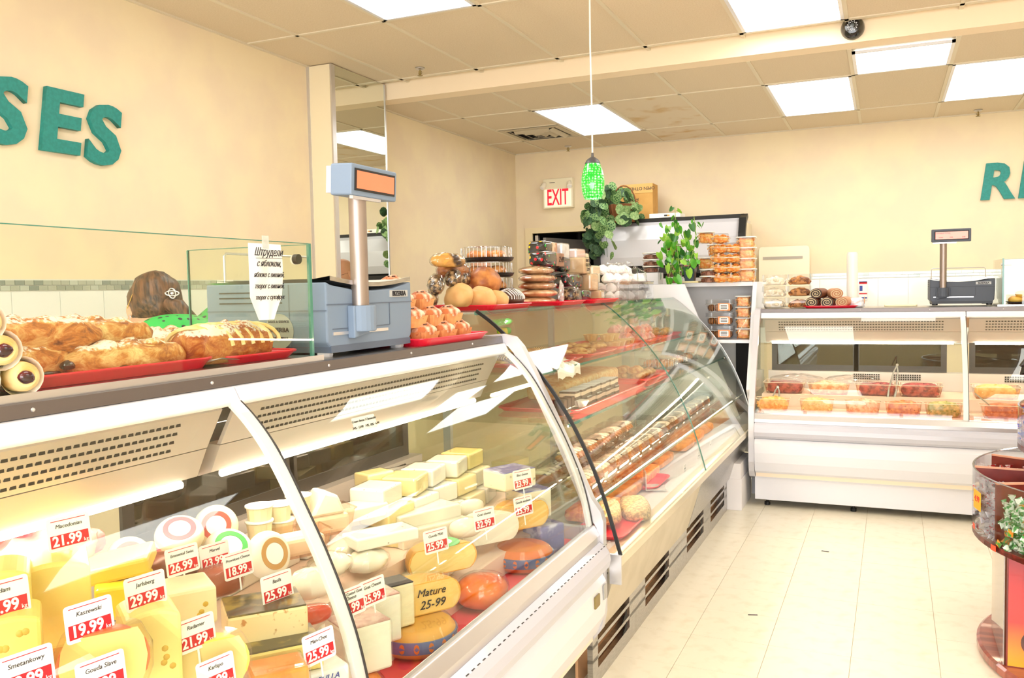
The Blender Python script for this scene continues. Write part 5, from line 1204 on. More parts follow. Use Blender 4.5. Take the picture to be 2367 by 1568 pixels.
# deck
for lab, px, py, w_, d in (('red tray with a glass stand on the pastry deck', 1520, 1118, .18, .3), ('red tray at the bottom near the case corner under the seeded logs', 1445, 1222, .2, .34)):
    p = at(px, py, 2, DK+.004); tray(lab, (p.x-.06, p.y, DK), w_, d, 0, .016)
p = at(1435, 1128, 2, DK+.03); t = thing('nut_cake', 'small round cake covered in chopped nuts on the pastry deck', 'cake', (p.x-.05, p.y+.02, DK+.001))
obj('cake', B().lathe([(.055, 0), (.058, .035), (.052, .045), (0, .048)], 28), M_crustd, t, smooth=True)
nb = B()
for k in range(160):
    a = R5.random()*6.28; r_ = .056*math.sqrt(R5.random()); nb.blob(.005, .004, .004, n=5, m=3, T=Matrix.Translation((r_*cos(a), r_*sin(a), .047+R5.uniform(-.002, .004))))
obj('chopped_nuts', nb, mat('nuts', (190, 120, 60), .6, c2=(244, 220, 180), sc=90, lo_=.45, hi=.55), t, kind='stuff')
for k, (px, py, lab) in enumerate(((1495, 1175, 'grey seeded bread log in front on the pastry deck'), (1428, 1192, 'grey seeded bread log behind, at the corner'))):
    p = at(px, py, 2, DK+.03); t = thing('seeded_log', lab, 'bread', (p.x-.05, p.y, DK+.018 if k else DK+.001), radians(20))
    obj('log', B().blob(.062, .14, .034, e=3, amp=.006, fr=50, n=24, m=14, seed=k, flat=-.026), mat('seeded_crust', (158, 128, 86), .6, c2=(216, 186, 130), sc=90, lo_=.4, hi=.6, bump=.6), t, (0, 0, .026), smooth=True)
M_carrot = mat('carrot_cake', (208, 92, 34), .6, c2=(240, 150, 70), sc=50, bump=.6, lo_=.4, hi=.6)
for k in range(4):
    t = thing('orange_slab', 'orange crumb-topped slab cake on the deck, '+['nearest', 'second', 'third', 'farthest'][k], 'cake', (-1.1-.01*k, 3.35+.36*k, DK+.001), 0, 'orange slab cakes')
    obj('slab', B().blob(.09, .16, .024, e=6, ez=5, amp=.006, fr=60, n=28, m=8, seed=k), M_carrot if k % 2 == 0 else M_crustd, t, (0, 0, .024), smooth=True)
t = thing('card_stand', 'folded grey acrylic card stand on the red deck tray', 'stand', (-1.02, 3.86, DK+.006), radians(20)); obj('sheet', B().box(-.004, 0, -.06, .06, 0, .08).box(0, .09, -.06, .06, 0, .004), glass('stand_acrylic', (225, 222, 218), .1, 4, milky=.4), t)
for k in range(3):
    t = thing('deck_card', 'small white price card on the far pastry deck, '+['near', 'middle', 'far'][k], 'price tag', (-.93, 4.3+.35*k, DK), group='white deck price cards'); obj('card', B().box(-.002, 0, -.025, .025, 0, .035), M_card, t)
    obj('print', B().box(0, .0005, -.018, .018, .012, .016), M_ink, t)
for k in range(7):
    clam('clear hinged box of dark pastries on the far half of the lower shelf, %s' % (pos+['endmost'])[k], (-1.06, 4.32+.18*k, S3), radians(90), 1.0, M_crustd)
for k in range(3):
    w3 = ['nearest', 'middle', 'farthest'][k]
    ring_cake((-1.22, 4.94+.27*k, S2+.008), 'brown ring cake on the far middle shelf, %s of three' % w3); dome_pack((-1.22, 4.94+.27*k, S2+.0005), 'clear domed cake pack on the far middle shelf, %s of three' % w3)
    t = thing('slab_cake', 'orange-brown slab cake at the far end of the pastry deck, %s' % w3, 'cake', (-1.12, 4.9+.3*k, DK+.001), 0, 'far deck slab cakes')
    obj('slab', B().blob(.1, .13, .026, e=6, ez=5, amp=.006, fr=60, n=28, m=8, seed=30+k), M_carrot if k == 1 else M_crustd, t, (0, 0, .026), smooth=True)
# ------------------------------------------------------------------ salads in the back counter
def lumps(n, w_, d, h, r_, seed, long=1.0):
    b = B(); R2 = random.Random(seed)
    for k in range(n):
        x = R2.uniform(-w_, w_); y = R2.uniform(-d, d); z = h*(1-(x/w_)**2*.5-(y/d)**2*.3)*R2.uniform(.75, 1.0)
        T = Matrix.Translation((x, y, z)) @ Matrix.Rotation(R2.random()*6.3, 4, 'Z') @ Matrix.Rotation(R2.uniform(-.6, .6), 4, 'Y')
        b.blob(r_*long, r_*.6, r_*.6, n=6, m=4, T=T)
    return b
def salad(label, loc, cols, w_=.24, d=.2, h=.07, seed=0, long=1.0, heap=.0):
    t = thing('salad_tub', label, 'tub', loc, 0, 'clear salad tubs in the back counter')
    v = []; f = []
    for (q, z) in ((.88, 0), (.95, h*.5), (1.0, h), (1.06, h+.002)):
        p = rrect(w_*q, d*q, .02, 8); n = len(p)
        for i, (x, y) in enumerate(p): g = 1+(.012 if i % 2 else -.012); v.append((x*g, y*g, z))
    for j in range(3):
        for i in range(n): f.append((j*n+i, j*n+(i+1) % n, (j+1)*n+(i+1) % n, (j+1)*n+i))
    f.append(tuple(range(n))[::-1]); obj('tub', B().add(v, f), MC['crinkled_tub'], t)
    rim = rrect(w_*1.06, d*1.06, .02, 8); obj('rim', B().tube([(x, y, h+.002+.002*(i % 2)) for i, (x, y) in enumerate(rim+rim[:1])], .0018, 5), mat('tub_rim', (255, 236, 214), .2), t)
    c1, c2_, nm_ = cols
    obj('fill', B().blob(w_*.44, d*.44, h*.55+heap*.4, e=6, ez=3, amp=.006, fr=50, n=28, m=8, seed=seed), mat(nm_, c1, .5, c2=c2_, sc=40, lo_=.4, hi=.6, bump=.6), t, (0, 0, h*.5), smooth=True)
    obj('chunks', lumps(150, w_*.42, d*.42, h*.92+heap, .009, seed, long), mat(nm_+'_b', c2_, .45, c2=c1, sc=30, lo_=.45, hi=.55), t, kind='stuff')
    return t
SAL = [((236, 168, 60), (250, 220, 130), 'yellow_slaw'), ((230, 196, 120), (248, 226, 160), 'noodle_salad'), ((250, 220, 190), (240, 160, 120), 'pink_salad'), ((200, 90, 40), (236, 150, 70), 'carrot_salad'), ((150, 150, 60), (226, 196, 120), 'green_salad'), ((120, 40, 60), (190, 90, 90), 'beet_salad'), ((186, 84, 40), (226, 130, 70), 'brown_salad')]
xs = [-.68, -.42, -.17, .08, .31]; 
for k, (x, y, z, ci, lab) in enumerate(((-.67, 5.76, .5535, 0, 'tub of shredded yellow salad at the left end of the back counter'), (-.4, 5.76, .5535, 1, 'tub of pale noodle salad, second from the left in front'), (-.13, 5.76, .5535, 2, 'tub of pink-white salad in the middle of the front row'), (.1, 5.75, .5535, 3, 'tub of grated orange carrot salad on the front row'), (.32, 5.76, .5535, 4, 'tub of mixed green salad just left of the counter post'),
    (.66, 5.77, .5535, 6, 'large tub of brown-orange bean salad right of the counter post'), (.98, 5.77, .5535, 3, 'tub of orange salad at the right edge of the picture'))):
    salad(lab, (x, y, z+.058), SAL[ci], .2 if ci != 6 else .28, .11, .075, seed=k, long=2.5 if ci in (0, 1) else 1.3, heap=.02)
for k, (x, ci, lab) in enumerate(((-.62, 5, 'rear tub of dark beet salad under cling film at left'), (-.34, 2, 'rear tub of pink salad under cling film'), (-.05, 5, 'rear tub of purple-red salad beside the tongs'), (.2, 5, 'rear heap of chopped beet and herbs'), (.62, 1, 'rear film-covered tub right of the post'), (.95, 4, 'rear green tub at the right edge'))):
    salad(lab, (x, 6.02, .7005), SAL[ci], .25, .2, .07, seed=20+k, heap=.015)
for k, x in enumerate((-.55, -.2)):
    t = thing('cling_cover', 'loose cling film draped over the rear tubs, '+['left', 'right'][k]+' one', 'wrap', (x, 6.0, .79)); obj('film', B().blob(.17, .11, .035, amp=.02, fr=25, n=26, m=12, seed=50+k, flat=-.01), M_film, t)
def tongs(label, loc, rot, L_=.22):
    t = thing('serving_tongs', label, 'tongs', loc, rot=rot)
    for s_ in (-1, 1): obj('arm', B().tube([(0, 0, L_), (s_*.012, 0, L_*.8), (s_*.022, 0, L_*.3), (s_*.018, 0, 0)], [.004, .005, .006, .009], 8), M_steel, t, smooth=True)
    obj('hinge', B().cyl(.008, -.008, .008, 14, Matrix.Translation((0, 0, L_)) @ Matrix.Rotation(radians(90), 4, 'X')), M_steel, t)
    return t
tongs('gold-toned tongs standing in the yellow salad', (-.66, 5.78, .64), (radians(-15), radians(8), 0), .12)
tongs('long steel tongs leaning in the middle of the back counter', (.03, 5.9, .68), (radians(-25), radians(10), 0), .24)
sp = thing('serving_spoon', 'white serving spoon in the brown bean salad', 'spoon', (.6, 5.76, .655), rot=(0, radians(-50), radians(20)))
obj('handle', B().tube([(0, 0, 0), (0, 0, .16)], .004, 8), M_steel, sp); obj('bowl', B().blob(.02, .012, .026, n=16, m=8), M_whitep, sp, (0, 0, -.01), smooth=True)
# ------------------------------------------------------------------ deli tubs on the corner shelf
ORG = [(246, 142, 48), (254, 204, 120)]
M_curl = mat('orange_curl', ORG[0], .4, c2=ORG[1], sc=30, coat=.3)
M_nut = mat('almonds', (104, 58, 44), .5, c2=(160, 106, 82), sc=60)
M_wrim = mat('lid_white', (248, 246, 240), .35)
def curls(n, w_, d, h, seed, r_=.018):
    b = B(); R2 = random.Random(seed)
    for k in range(n):
        c = Vector((R2.uniform(-w_, w_), R2.uniform(-d, d), R2.uniform(.006, h))); a0 = R2.random()*6.3; tlt = R2.uniform(-1.2, 1.2)
        T = Matrix.Translation(c) @ Matrix.Rotation(tlt, 4, 'X') @ Matrix.Rotation(R2.random()*6.3, 4, 'Z'); rr = r_*R2.uniform(.6, 1.1)
        b.tube([(rr*cos(a0+i*.7), rr*sin(a0+i*.7), 0) for i in range(6)], .0032, 5, T)
    return b
def rtub(w_, d, h, q0=.84, wall=None):
    v = []; f = []
    for (q, z) in ((q0, 0), (1.0, h)):
        p = rrect(w_*q, d*q, .02*q, 4); n = len(p); v += [(x, y, z) for x, y in p]
    f += [(i, (i+1) % n, n+(i+1) % n, n+i) for i in range(n)]+[tuple(range(n))[::-1]]
    return B().add(v, f)
def make_tub(kind):
    t = thing('deli_tub', '', 'tub')
    if kind == 'tall':
        obj('tub', rtub(.125, .11, .085), M_clear, t); obj('lid', B().prism(rrect(.132, .117, .02), 2, .084, .091), M_wrim, t, bevel=.002)
        obj('contents', curls(60, .046, .04, .078, 3), M_curl, t, kind='stuff'); obj('fill', B().blob(.047, .042, .038, e=5, ez=5, amp=.006, fr=60), M_curl, t, (0, 0, .04), smooth=True)
    elif kind == 'clam':
        obj('tub', rtub(.12, .11, .034), M_clear, t); obj('lid', B().lathe([(.06, .036), (.052, .066), (.0, .067)], 24), M_clear, t); obj('rim', B().prism(rrect(.128, .118, .02), 2, .033, .036), glass('rim_clear', (255, 250, 245), .1, 3, milky=.3), t)
        obj('contents', curls(44, .046, .04, .052, 5), M_curl, t, kind='stuff'); obj('fill', B().blob(.047, .042, .022, e=5, ez=4, amp=.006, fr=60), M_curl, t, (0, 0, .024), smooth=True)
    elif kind == 'nut':
        obj('tub', B().lathe([(.05, 0), (.06, .042)], 28), M_clear, t); obj('lid', B().lathe([(.064, .041), (.064, .048), (0, .048)], 28), M_wrim, t)
        obj('contents', lumps(120, .045, .045, .034, .008, 7, 1.3), M_nut, t, kind='stuff'); obj('fill', B().cyl(.05, .003, .03, 20), M_nut, t)
    elif kind == 'babka':
        obj('tub', rtub(.15, .11, .05), M_clear, t); obj('lid', rtub(.156, .116, .026, 1.0), M_clear, t, (0, 0, .05)); obj('rim', B().prism(rrect(.16, .12, .02), 2, .049, .052), MC.get('rim_clear') or M_clear, t)
        for q in range(4):
            sp = B().blob(.022, .03, .022, n=14, m=8)
            obj('roll', sp, mat('swirl_roll', (54, 30, 22), .4, c2=(196, 130, 70), sc=34, kind='wave', lo_=.45, hi=.55), t, (-.05+.033*q, -.006, .028), (0, 0, .2), smooth=True)
        obj('label', B().box(-.005, .065, -.0605, -.06, .012, .055), mat('orange_label', (236, 150, 100), .4), t); obj('label_print', B().prism(rrect(.05, .032, .006, cx=.03, cy=.034), 1, -.062, -.0605), M_card, t)
        for q in range(3): obj('label_mark', B().box(.012, .048, -.0627, -.062, .024+.008*q, .028+.008*q), M_ink, t)
    return t
protos = {}
def put_tub(kind, loc, label, rz=0, group=None, scale=None):
    if kind not in protos:
        t = make_tub(kind); t.location = loc; t.rotation_euler = (0, 0, rz); t['label'] = label; protos[kind] = t
        if group: t['group'] = group
        if scale: t.scale = (scale,)*3
        return t
    return dup(protos[kind], loc, label, rz, group=group, scale=scale)
HT = 1.4465
lv = ['bottom', 'second', 'third', 'top']
for k in range(4): put_tub('tall', (-.885, 6.13, HT+.0915*k*.8), 'tall clear tub of orange pasta curls, %s of the rightmost column' % lv[k], group='tall tubs of orange curls')
protos['tall'].location = (-.885, 6.13, HT)
for k in range(4): 
    pass
for col, (x, nm_) in enumerate(((-1.05, 'left'), (-.965, 'right'))):
    for k in range(5):
        if col == 1 and k == 4: continue
        put_tub('clam', (x-.005, 6.1, HT+.068*k), 'small domed clear box of orange curls, %s of the %s middle column' % ((lv[:3]+['fourth', 'topmost'])[k], nm_), group='domed boxes of orange curls')
for k in range(3): put_tub('tall', (-1.19+.07*(k == 1), 6.28, HT+.1+.0915*k), 'tall clear tub of orange curls behind the hanging plant, %s one' % lv[k], group='tall tubs of orange curls', scale=.9)
put_tub('tall', (-1.16, 6.28, HT), 'tall clear tub of orange curls at the shelf back, lowest', group='tall tubs of orange curls')
for k in range(2): put_tub('nut', (-1.14, 6.1, HT+.0485*k), 'round white-lidded tub of almonds right of the plant pot, %s one' % ['lower', 'upper'][k], group='almond tubs')
for k in range(6): put_tub('nut', (-1.44, 6.28, 1.3885+.0585*k if 0 else HT+.0485*k), 'round white-lidded almond tub in the column left of the plant pot, %s' % (lv+['fifth', 'topmost'])[k if k < 3 else k], group='almond tubs') if k < 6 else None
for k in range(3): put_tub('nut', (-1.58, 6.22, 1.53+.0485*k), 'round white-lidded almond tub farthest left behind the meringues, %s' % ['lower', 'middle', 'upper'][k], group='almond tubs')
stp = thing('white_riser', 'white box riser behind the meringue bin carrying almond tubs', 'riser', (-1.55, 6.22, 1.3485)); obj('box', B().box(-.2, .2, -.1, .12, 0, .095).box(-.12, .04, -.08, .08, .095, .18), M_white, stp, bevel=.002)
for o in [c for c in bpy.data.objects if c.get('label', '').startswith('round white-lidded almond tub in the column left')]: o.location.x = -1.42
for k in range(4): put_tub('tall', (-.905, 6.12, 1.0525+.075*k), 'tall tub of yellow-orange pasta on the lower shelf, %s of the right column' % lv[k], group='tubs on the lower corner shelf', scale=.8)
for k in range(3): put_tub('babka', (-1.06, 6.1, 1.0525+.092*k), 'clear box of chocolate swirl rolls with orange label on the lower shelf, %s' % ['bottom', 'middle', 'top'][k], group='swirl roll boxes', scale=1.2)
# ------------------------------------------------------------------ leaves
def leaf_mesh(name, w_, L_, m, kind):
    v = []; f = []
    if kind == 'heart':
        out = [(0, 0), (.32, -.1), (.5, .12), (.46, .42), (.28, .74), (0, 1.0)]
    else:
        out = [(0, .1), (.16, -.02), (.4, .02), (.56, .26), (.52, .6), (.3, .86), (0, .94)]
    n = len(out)
    v = [(0, .08*L_, .0)]+[(0, L_*(.08+.84*i/4), -.02*w_*i) for i in range(1, 5)]
    mid = v[:]
    for s_ in (-1, 1):
        base = len(v)
        for i, (x, y) in enumerate(out[1:-1]): v.append((s_*x*w_, y*L_, .14*w_*abs(x)*2-.12*L_*y*y+(.05*w_ if (i % 2 and kind != 'heart') else 0)))
        ring = list(range(base, base+n-2))
        ms = [0, 1, 2, 3, 4]
        seq = [0]+ring+[4]
        k = len(ring)
        for i in range(len(seq)-1):
            a = min(4, int(i*4/(len(seq)-1)+.5)); b_ = min(4, int((i+1)*4/(len(seq)-1)+.5))
            fc = [seq[i], seq[i+1]]
            for q in (b_, a):
                if q not in fc: fc.append(q)
            if len(fc) >= 3: f.append(tuple(fc) if s_ > 0 else tuple(fc[::-1]))
    me = bpy.data.meshes.new(name); me.from_pydata(v, [], f); me.validate(); me.polygons.foreach_set('use_smooth', [True]*len(me.polygons)); me.materials.append(m); return me
M_l1 = mat('pothos_green', (70, 158, 36), .35, c2=(120, 190, 60), sc=14, coat=.3); M_l2 = mat('pothos_lime', (140, 200, 60), .35, c2=(176, 216, 90), sc=14, coat=.3); M_l3 = mat('pothos_dark', (36, 110, 30), .35, coat=.3)
def ivy_mat():
    m, t, b = new_mat('ivy_leaf'); N = t.nodes; L = t.links
    tc = N.new('ShaderNodeTexCoord'); wv = N.new('ShaderNodeTexVoronoi'); wv.inputs['Scale'].default_value = 55; wv.feature = 'DISTANCE_TO_EDGE'
    L.new(tc.outputs['Object'], wv.inputs['Vector']); cr = N.new('ShaderNodeValToRGB'); L.new(wv.outputs['Distance'], cr.inputs[0])
    cr.color_ramp.elements[0].color = lin((150, 186, 120)); cr.color_ramp.elements[1].color = lin((44, 92, 48)); cr.color_ramp.elements[1].position = .18
    L.new(cr.outputs[0], b.inputs['Base Color']); b.inputs['Roughness'].default_value = .5; return m
M_ivy = ivy_mat(); M_ivd = mat('ivy_dark', (28, 58, 36), .6, c2=(60, 96, 60), sc=50); M_ivl = mat('ivy_light', (110, 150, 84), .5, c2=(160, 190, 130), sc=50)
def plant(name, label, loc, cat, leaves, meshes, stems, sm):
    t = thing(name, label, cat, loc)
    for st in stems: obj('stem', B().tube(st, .0022, 5), sm, t, smooth=True)
    R2 = random.Random(3)
    for (x, y, z, s_, mi) in leaves:
        o = bpy.data.objects.new('leaf', meshes[mi]); COL.objects.link(o); o.parent = t; o.location = (x, y, z)
        o.rotation_euler = (R2.uniform(-1.9, -.5), R2.uniform(-.6, .6), R2.uniform(-1.4, 1.4)); o.scale = (s_,)*3
    return t
# pothos
pot0 = Vector((-1.27, 6.1, HT))
PL = [leaf_mesh('leaf', .04, .052, m, 'heart') for m in (M_l1, M_l2, M_l3)]
def pw(px, py, Y=6.02): p = at(px, py, 1, Y); return p-pot0
lv_ = []; st_ = []
R6 = random.Random(8)
for path, n_, s_ in ((((1572, 640), (1566, 580), (1562, 520), (1560, 478)), 14, .95), (((1590, 620), (1606, 570), (1608, 530), (1604, 500)), 12, .8), (((1560, 630), (1545, 590), (1536, 560), (1534, 540)), 8, .9),
                     (((1556, 600), (1545, 650), (1548, 668), (1562, 688)), 8, 1.05), (((1580, 600), (1590, 585), (1600, 580), (1610, 600)), 6, 1.0)):
    pts = [pw(*q, Y=5.99 if i < 3 else 5.97) for i, q in enumerate(path)]; st_.append([tuple(p) for p in pts])
    for k in range(n_):
        u = k/(n_-1)*(len(pts)-1); i = min(int(u), len(pts)-2); p = pts[i].lerp(pts[i+1], u-i)
        lv_.append((p.x+R6.uniform(-.02, .02), p.y+R6.uniform(-.03, .01), p.z+R6.uniform(-.008, .008), s_*R6.uniform(.75, 1.15), R6.choice((0, 0, 1, 2))))
for k in range(62):
    px = R6.gauss(1568, 22); py = R6.uniform(515, 632); p = pw(px, py, 6.08+R6.uniform(-.09, .05)); lv_.append((p.x, p.y, p.z, R6.uniform(.9, 1.4), R6.choice((0, 0, 2, 1))))
for (px, py) in ((1540, 598), (1545, 628), (1590, 608), (1562, 625), (1545, 648), (1560, 645), (1560, 670), (1572, 678), (1580, 668), (1606, 585)):
    p = pw(px, py+14, 5.97); lv_.append((p.x, p.y, p.z, 1.5, R6.choice((0, 1))))
ph = plant('pothos', 'bright green trailing pothos with heart-shaped leaves on the corner shelf', tuple(pot0), 'plant', lv_, PL, st_, mat('stem_green', (150, 176, 90), .5))
pp = obj('pot', B().lathe([(.044, .012), (.056, .1), (.06, .1), (.06, .112), (.05, .112), (.046, .1), (0, .09)], 4, a0=pi/4, a1=2*pi+pi/4), mat('slate_pot', (38, 58, 72), .35, coat=.3), ph, (0, 0, 0)); 
obj('saucer', B().box(-.065, .065, -.055, .06, 0, .014), mat('saucer_cream', (226, 214, 170), .5), ph, bevel=.003)
obj('pink_tie', B().box(-.03, .01, -.066, -.062, .118, .13), mat('pink_tie', (226, 140, 140), .4), ph)
# begonia-like ivy in a wicker basket on the cooler
iv0 = Vector((-2.25, 7.85, 2.032))
IL = [leaf_mesh('leaf', .1, .1, m, 'round') for m in (M_ivy, M_ivl, M_ivd)]
lv_ = []; R7 = random.Random(4)
def iw(px, py, Y): return at(px, py, 1, Y)-iv0
for k in range(78):
    a = R7.uniform(0, pi); r_ = math.sqrt(R7.random()); px = 1418+62*r_*cos(a); py = 505-82*r_*sin(a)
    p = iw(px, py, 7.85-R7.uniform(-.1, .22)); lv_.append((p.x, p.y, p.z, R7.uniform(.7, 1.15), R7.choice((0, 0, 1, 2))))
for k in range(34):
    py = R7.uniform(480, 578); px = 1358+R7.uniform(-13, 18)+(py-480)*.1; p = iw(px, py, 7.66+R7.uniform(-.04, .04)); lv_.append((p.x, p.y, p.z, R7.uniform(.7, 1.05), R7.choice((2, 2, 0))))
for (px, py, s_) in ((1388, 525, 1.1), (1402, 520, 1.1), (1392, 545, 1.0), (1410, 540, .8), (1393, 565, .8), (1412, 562, 1.1), (1398, 508, 1), (1380, 520, .9), (1411, 590, .8)):
    p = iw(px, py-6, 7.55); lv_.append((p.x, p.y, p.z, s_, R7.choice((0, 1))))
stp_ = [[tuple(iw(x, y, Y)) for x, y, Y in s_] for s_ in (((1405, 500, 7.8), (1400, 515, 7.6), (1402, 550, 7.58), (1404, 595, 7.58)), ((1385, 500, 7.8), (1358, 490, 7.7), (1360, 570, 7.66)))]
iv = plant('basket_ivy', 'dark green artificial ivy in a wicker basket on top of the cooler', tuple(iv0), 'plant', lv_, IL, stp_, M_ivd)
obj('basket', B().lathe([(.1, 0), (.13, .1), (.14, .16), (.13, .165), (.12, .1), (0, .02)], 36, flute=.03), mat('wicker', (150, 92, 48), .7, c2=(110, 62, 30), sc=60, kind='wave', bump=.5), iv)
obj('basket_handle', B().tube([(.12*cos(radians(a)), 0, .14+.2*sin(radians(a))) for a in range(0, 181, 15)], .006, 8), MC['wicker'], iv, smooth=True)
# cardboard box and flat carton on the cooler
bx = thing('cardboard_box', 'tall open cardboard box behind the ivy with upside-down printing', 'box', (-2.13, 8.3, 2.032))
obj('body', B().box(-.25, .07, -.1, .1, 0, .39), mat('cardboard', (214, 166, 92), .75, c2=(206, 156, 82), sc=8), bx, bevel=.003)
obj('flap', B().box(-.25, .07, -.103, -.1, .3, .39), mat('cardboard_flap', (224, 180, 108), .75), bx)
text('printing', 'OPEN OTHER SIDE', .042, M_ink, bx, (-.085, -.105, .345), (radians(90), radians(180), 0)); text('printing', 'CARE', .045, M_ink, bx, (-.085, -.102, .2), (radians(90), radians(-90), 0))
fc = thing('flat_carton', 'flat white carton with a small logo lying on the cooler top', 'box', (-1.98, 8.0, 2.0615)); obj('body', B().box(-.04, .25, -.1, .1, 0, .04), M_wrim, fc, bevel=.002); obj('logo', B().box(.1, .14, -.101, -.1, .012, .026), M_ink, fc); obj('logo', B().box(.13, .15, -.102, -.101, .012, .026), M_curl, fc)
# ------------------------------------------------------------------ pendant lamp
PY = 4.3; pb = at(1371, 460, 1, PY); ptp = at(1371, 378, 1, PY)
hL = ptp.z-pb.z; rL = (at(1397, 410, 1, PY)-at(1345, 410, 1, PY)).length/2
pd = thing('pendant_lamp', 'green dimpled glass pendant lamp on a long white cord', 'lamp', (pb.x, PY, pb.z))
prof = [(rL*.72, 0), (rL*.9, hL*.15), (rL, hL*.4), (rL*.97, hL*.6), (rL*.82, hL*.82), (rL*.62, hL)]
def pendant_glass():
    m, t, b = new_mat('green_art_glass'); N = t.nodes; L = t.links
    tc = N.new('ShaderNodeTexCoord'); mp = N.new('ShaderNodeMapping'); L.new(tc.outputs['Object'], mp.inputs[0]); vo = N.new('ShaderNodeTexVoronoi'); vo.inputs['Scale'].default_value = 75; vo.inputs['Randomness'].default_value = .35; L.new(mp.outputs[0], vo.inputs['Vector'])
    cr = N.new('ShaderNodeValToRGB'); L.new(vo.outputs['Distance'], cr.inputs[0]); cr.color_ramp.elements[0].color = lin((180, 255, 190)); cr.color_ramp.elements[0].position = .12; cr.color_ramp.elements[1].color = lin((0, 176, 40)); cr.color_ramp.elements[1].position = .5
    L.new(cr.outputs[0], b.inputs['Base Color']); L.new(cr.outputs[0], b.inputs['Emission Color']); b.inputs['Emission Strength'].default_value = .55; b.inputs['Roughness'].default_value = .08; b.inputs['Coat Weight'].default_value = 1
    return m
obj('shade', B().lathe([(prof[0][0]*.93, .004)]+smooth_curve(prof), 40, cap=False), pendant_glass(), pd, smooth=True, label='glowing green glass shade')
obj('cap', B().lathe([(rL*.66, hL-.002), (rL*.64, hL*1.02), (rL*.5, hL*1.1), (rL*.22, hL*1.17), (rL*.12, hL*1.18), (rL*.1, hL*1.3), (0, hL*1.31)], 28), mat('cap_grey', (96, 96, 100), .45, .4), pd, smooth=True)
obj('bulb', B().blob(rL*.5, rL*.5, hL*.3, n=16, m=10), emis('bulb_glow', (235, 255, 225), 12), pd, (0, 0, hL*.35), smooth=True)
obj('cord', B().tube([(0, 0, hL*1.3), (.0, 0, hL*2.5), (-.004, 0, ZF-.3-pb.z), (-.002, 0, ZF-.02-pb.z)], .0045, 8), mat('cord_white', (246, 246, 240), .4), pd, smooth=True)
obj('canopy', B().lathe([(.06, 0), (.055, -.02), (.01, -.025)], 24), M_white, pd, (0, 0, ZF-pb.z), smooth=True)
# ------------------------------------------------------------------ goods on the back counter
CZ = 1.263
me_w = lambda: None
def cbox(lab, loc, m, s_=(.15, .14, .075), seed=0, r_=.02):
    t = thing('clear_box', lab, 'box', loc, group='clear boxes on the back counter left end')
    obj('tray', rtub(s_[0]*.96, s_[1]*.96, s_[2]*.45), M_clear, t); obj('lid', rtub(s_[0], s_[1], s_[2]*.5, 1.04), M_clear, t, (0, 0, s_[2]*.46))
    obj('contents', lumps(60, s_[0]*.4, s_[1]*.38, s_[2]*.7, r_, seed, .95), m, t, kind='stuff'); obj('fill', B().blob(s_[0]*.4, s_[1]*.38, s_[2]*.34, e=5, ez=4), m, t, (0, 0, s_[2]*.36), smooth=True)
    return t
M_wm = mat('white_candy', (252, 248, 238), .5, c2=(240, 226, 200), sc=20); M_bc = mat('brown_cookie', (206, 140, 76), .5, c2=(120, 66, 36), sc=26, lo_=.45, hi=.6)
for k in range(3):
    cbox('clear box of round white sweets, %s of the stack of three' % ['bottom', 'middle', 'top'][k], (-.695, 6.1, CZ+.078*k), M_wm, seed=k)
    cbox('clear box of brown biscuits, %s of the stack of three' % ['bottom', 'middle', 'top'][k], (-.53, 6.1, CZ+.078*k), M_bc, seed=5+k)
tray('small red tray of cut poppy-seed rolls on the back counter', (-.335, 6.08, CZ), .33, .2, 0, .012)
M_swp = mat('swirl_poppy', (40, 30, 30), .5, c2=(214, 186, 140), sc=5, kind='wave', lo_=.45, hi=.55); M_swc = mat('swirl_cocoa', (150, 90, 66), .5, c2=(216, 170, 130), sc=5, kind='wave', lo_=.4, hi=.6)
def sw_disc(parent, r_, cf, y_):
    pts = []; 
    for i in range(40):
        a = i*.42; rr = r_*.95*i/39; pts.append((rr*cos(a), y_, rr*sin(a)*.8))
    obj('swirl', B().tube(pts, .0022, 5), cf, parent, (0, 0, r_*.82), smooth=True)
for k, (x, z, c, lab) in enumerate(((-.44, 0, 0, 'dark poppy-seed roll, bottom left of the small red tray'), (-.345, 0, 0, 'dark poppy-seed roll, bottom middle of the small red tray'), (-.25, 0, 1, 'pale cocoa roll, bottom right of the small red tray'), (-.405, .058, 0, 'dark poppy-seed roll leaning on top at left'), (-.31, .056, 1, 'pale cocoa roll on top at right'))):
    t = thing('sliced_roll', lab, 'roll', (x, 6.06, CZ+.005+z), radians(random.uniform(-14, 14)), 'cut rolls on the small red tray')
    c1 = mat('roll_crust', (120, 70, 44), .5)
    obj('roll', B().lathe([(0, -.07), (.04, -.07), (.043, -.05), (.043, .06), (0, .065)], 24, Matrix.Scale(.8, 4, (0, 0, 1)) @ Matrix.Rotation(radians(-90), 4, 'X')), c1 if c == 0 else mat('roll_cocoa', (196, 142, 104), .5), t, (0, 0, .034), smooth=True)
    obj('cut_face', B().lathe([(.0, 0), (.039, 0), (.039, .003), (0, .003)], 24, Matrix.Scale(.8, 4, (0, 0, 1)) @ Matrix.Rotation(radians(90), 4, 'X')), mat('face_dark', (58, 46, 44), .5) if c == 0 else mat('face_cocoa', (176, 120, 88), .5), t, (0, -.07, .034))
    sw_disc(t, .04, mat('swirl_cream', (216, 196, 158), .5), -.0735)
t = thing('film_pack', 'film-wrapped brown and silver pastry pack right of the cut rolls', 'pack', (-.175, 6.1, CZ)); obj('body', B().blob(.05, .05, .035, e=3, amp=.008, fr=50, n=22, m=12, flat=-.03), M_wrapw, t, (0, 0, .03), smooth=False); obj('roll_end', B().cyl(.03, 0, .004, 18, Matrix.Translation((.045, 0, .04)) @ Matrix.Rotation(radians(90), 4, 'Y')), M_bc, t)
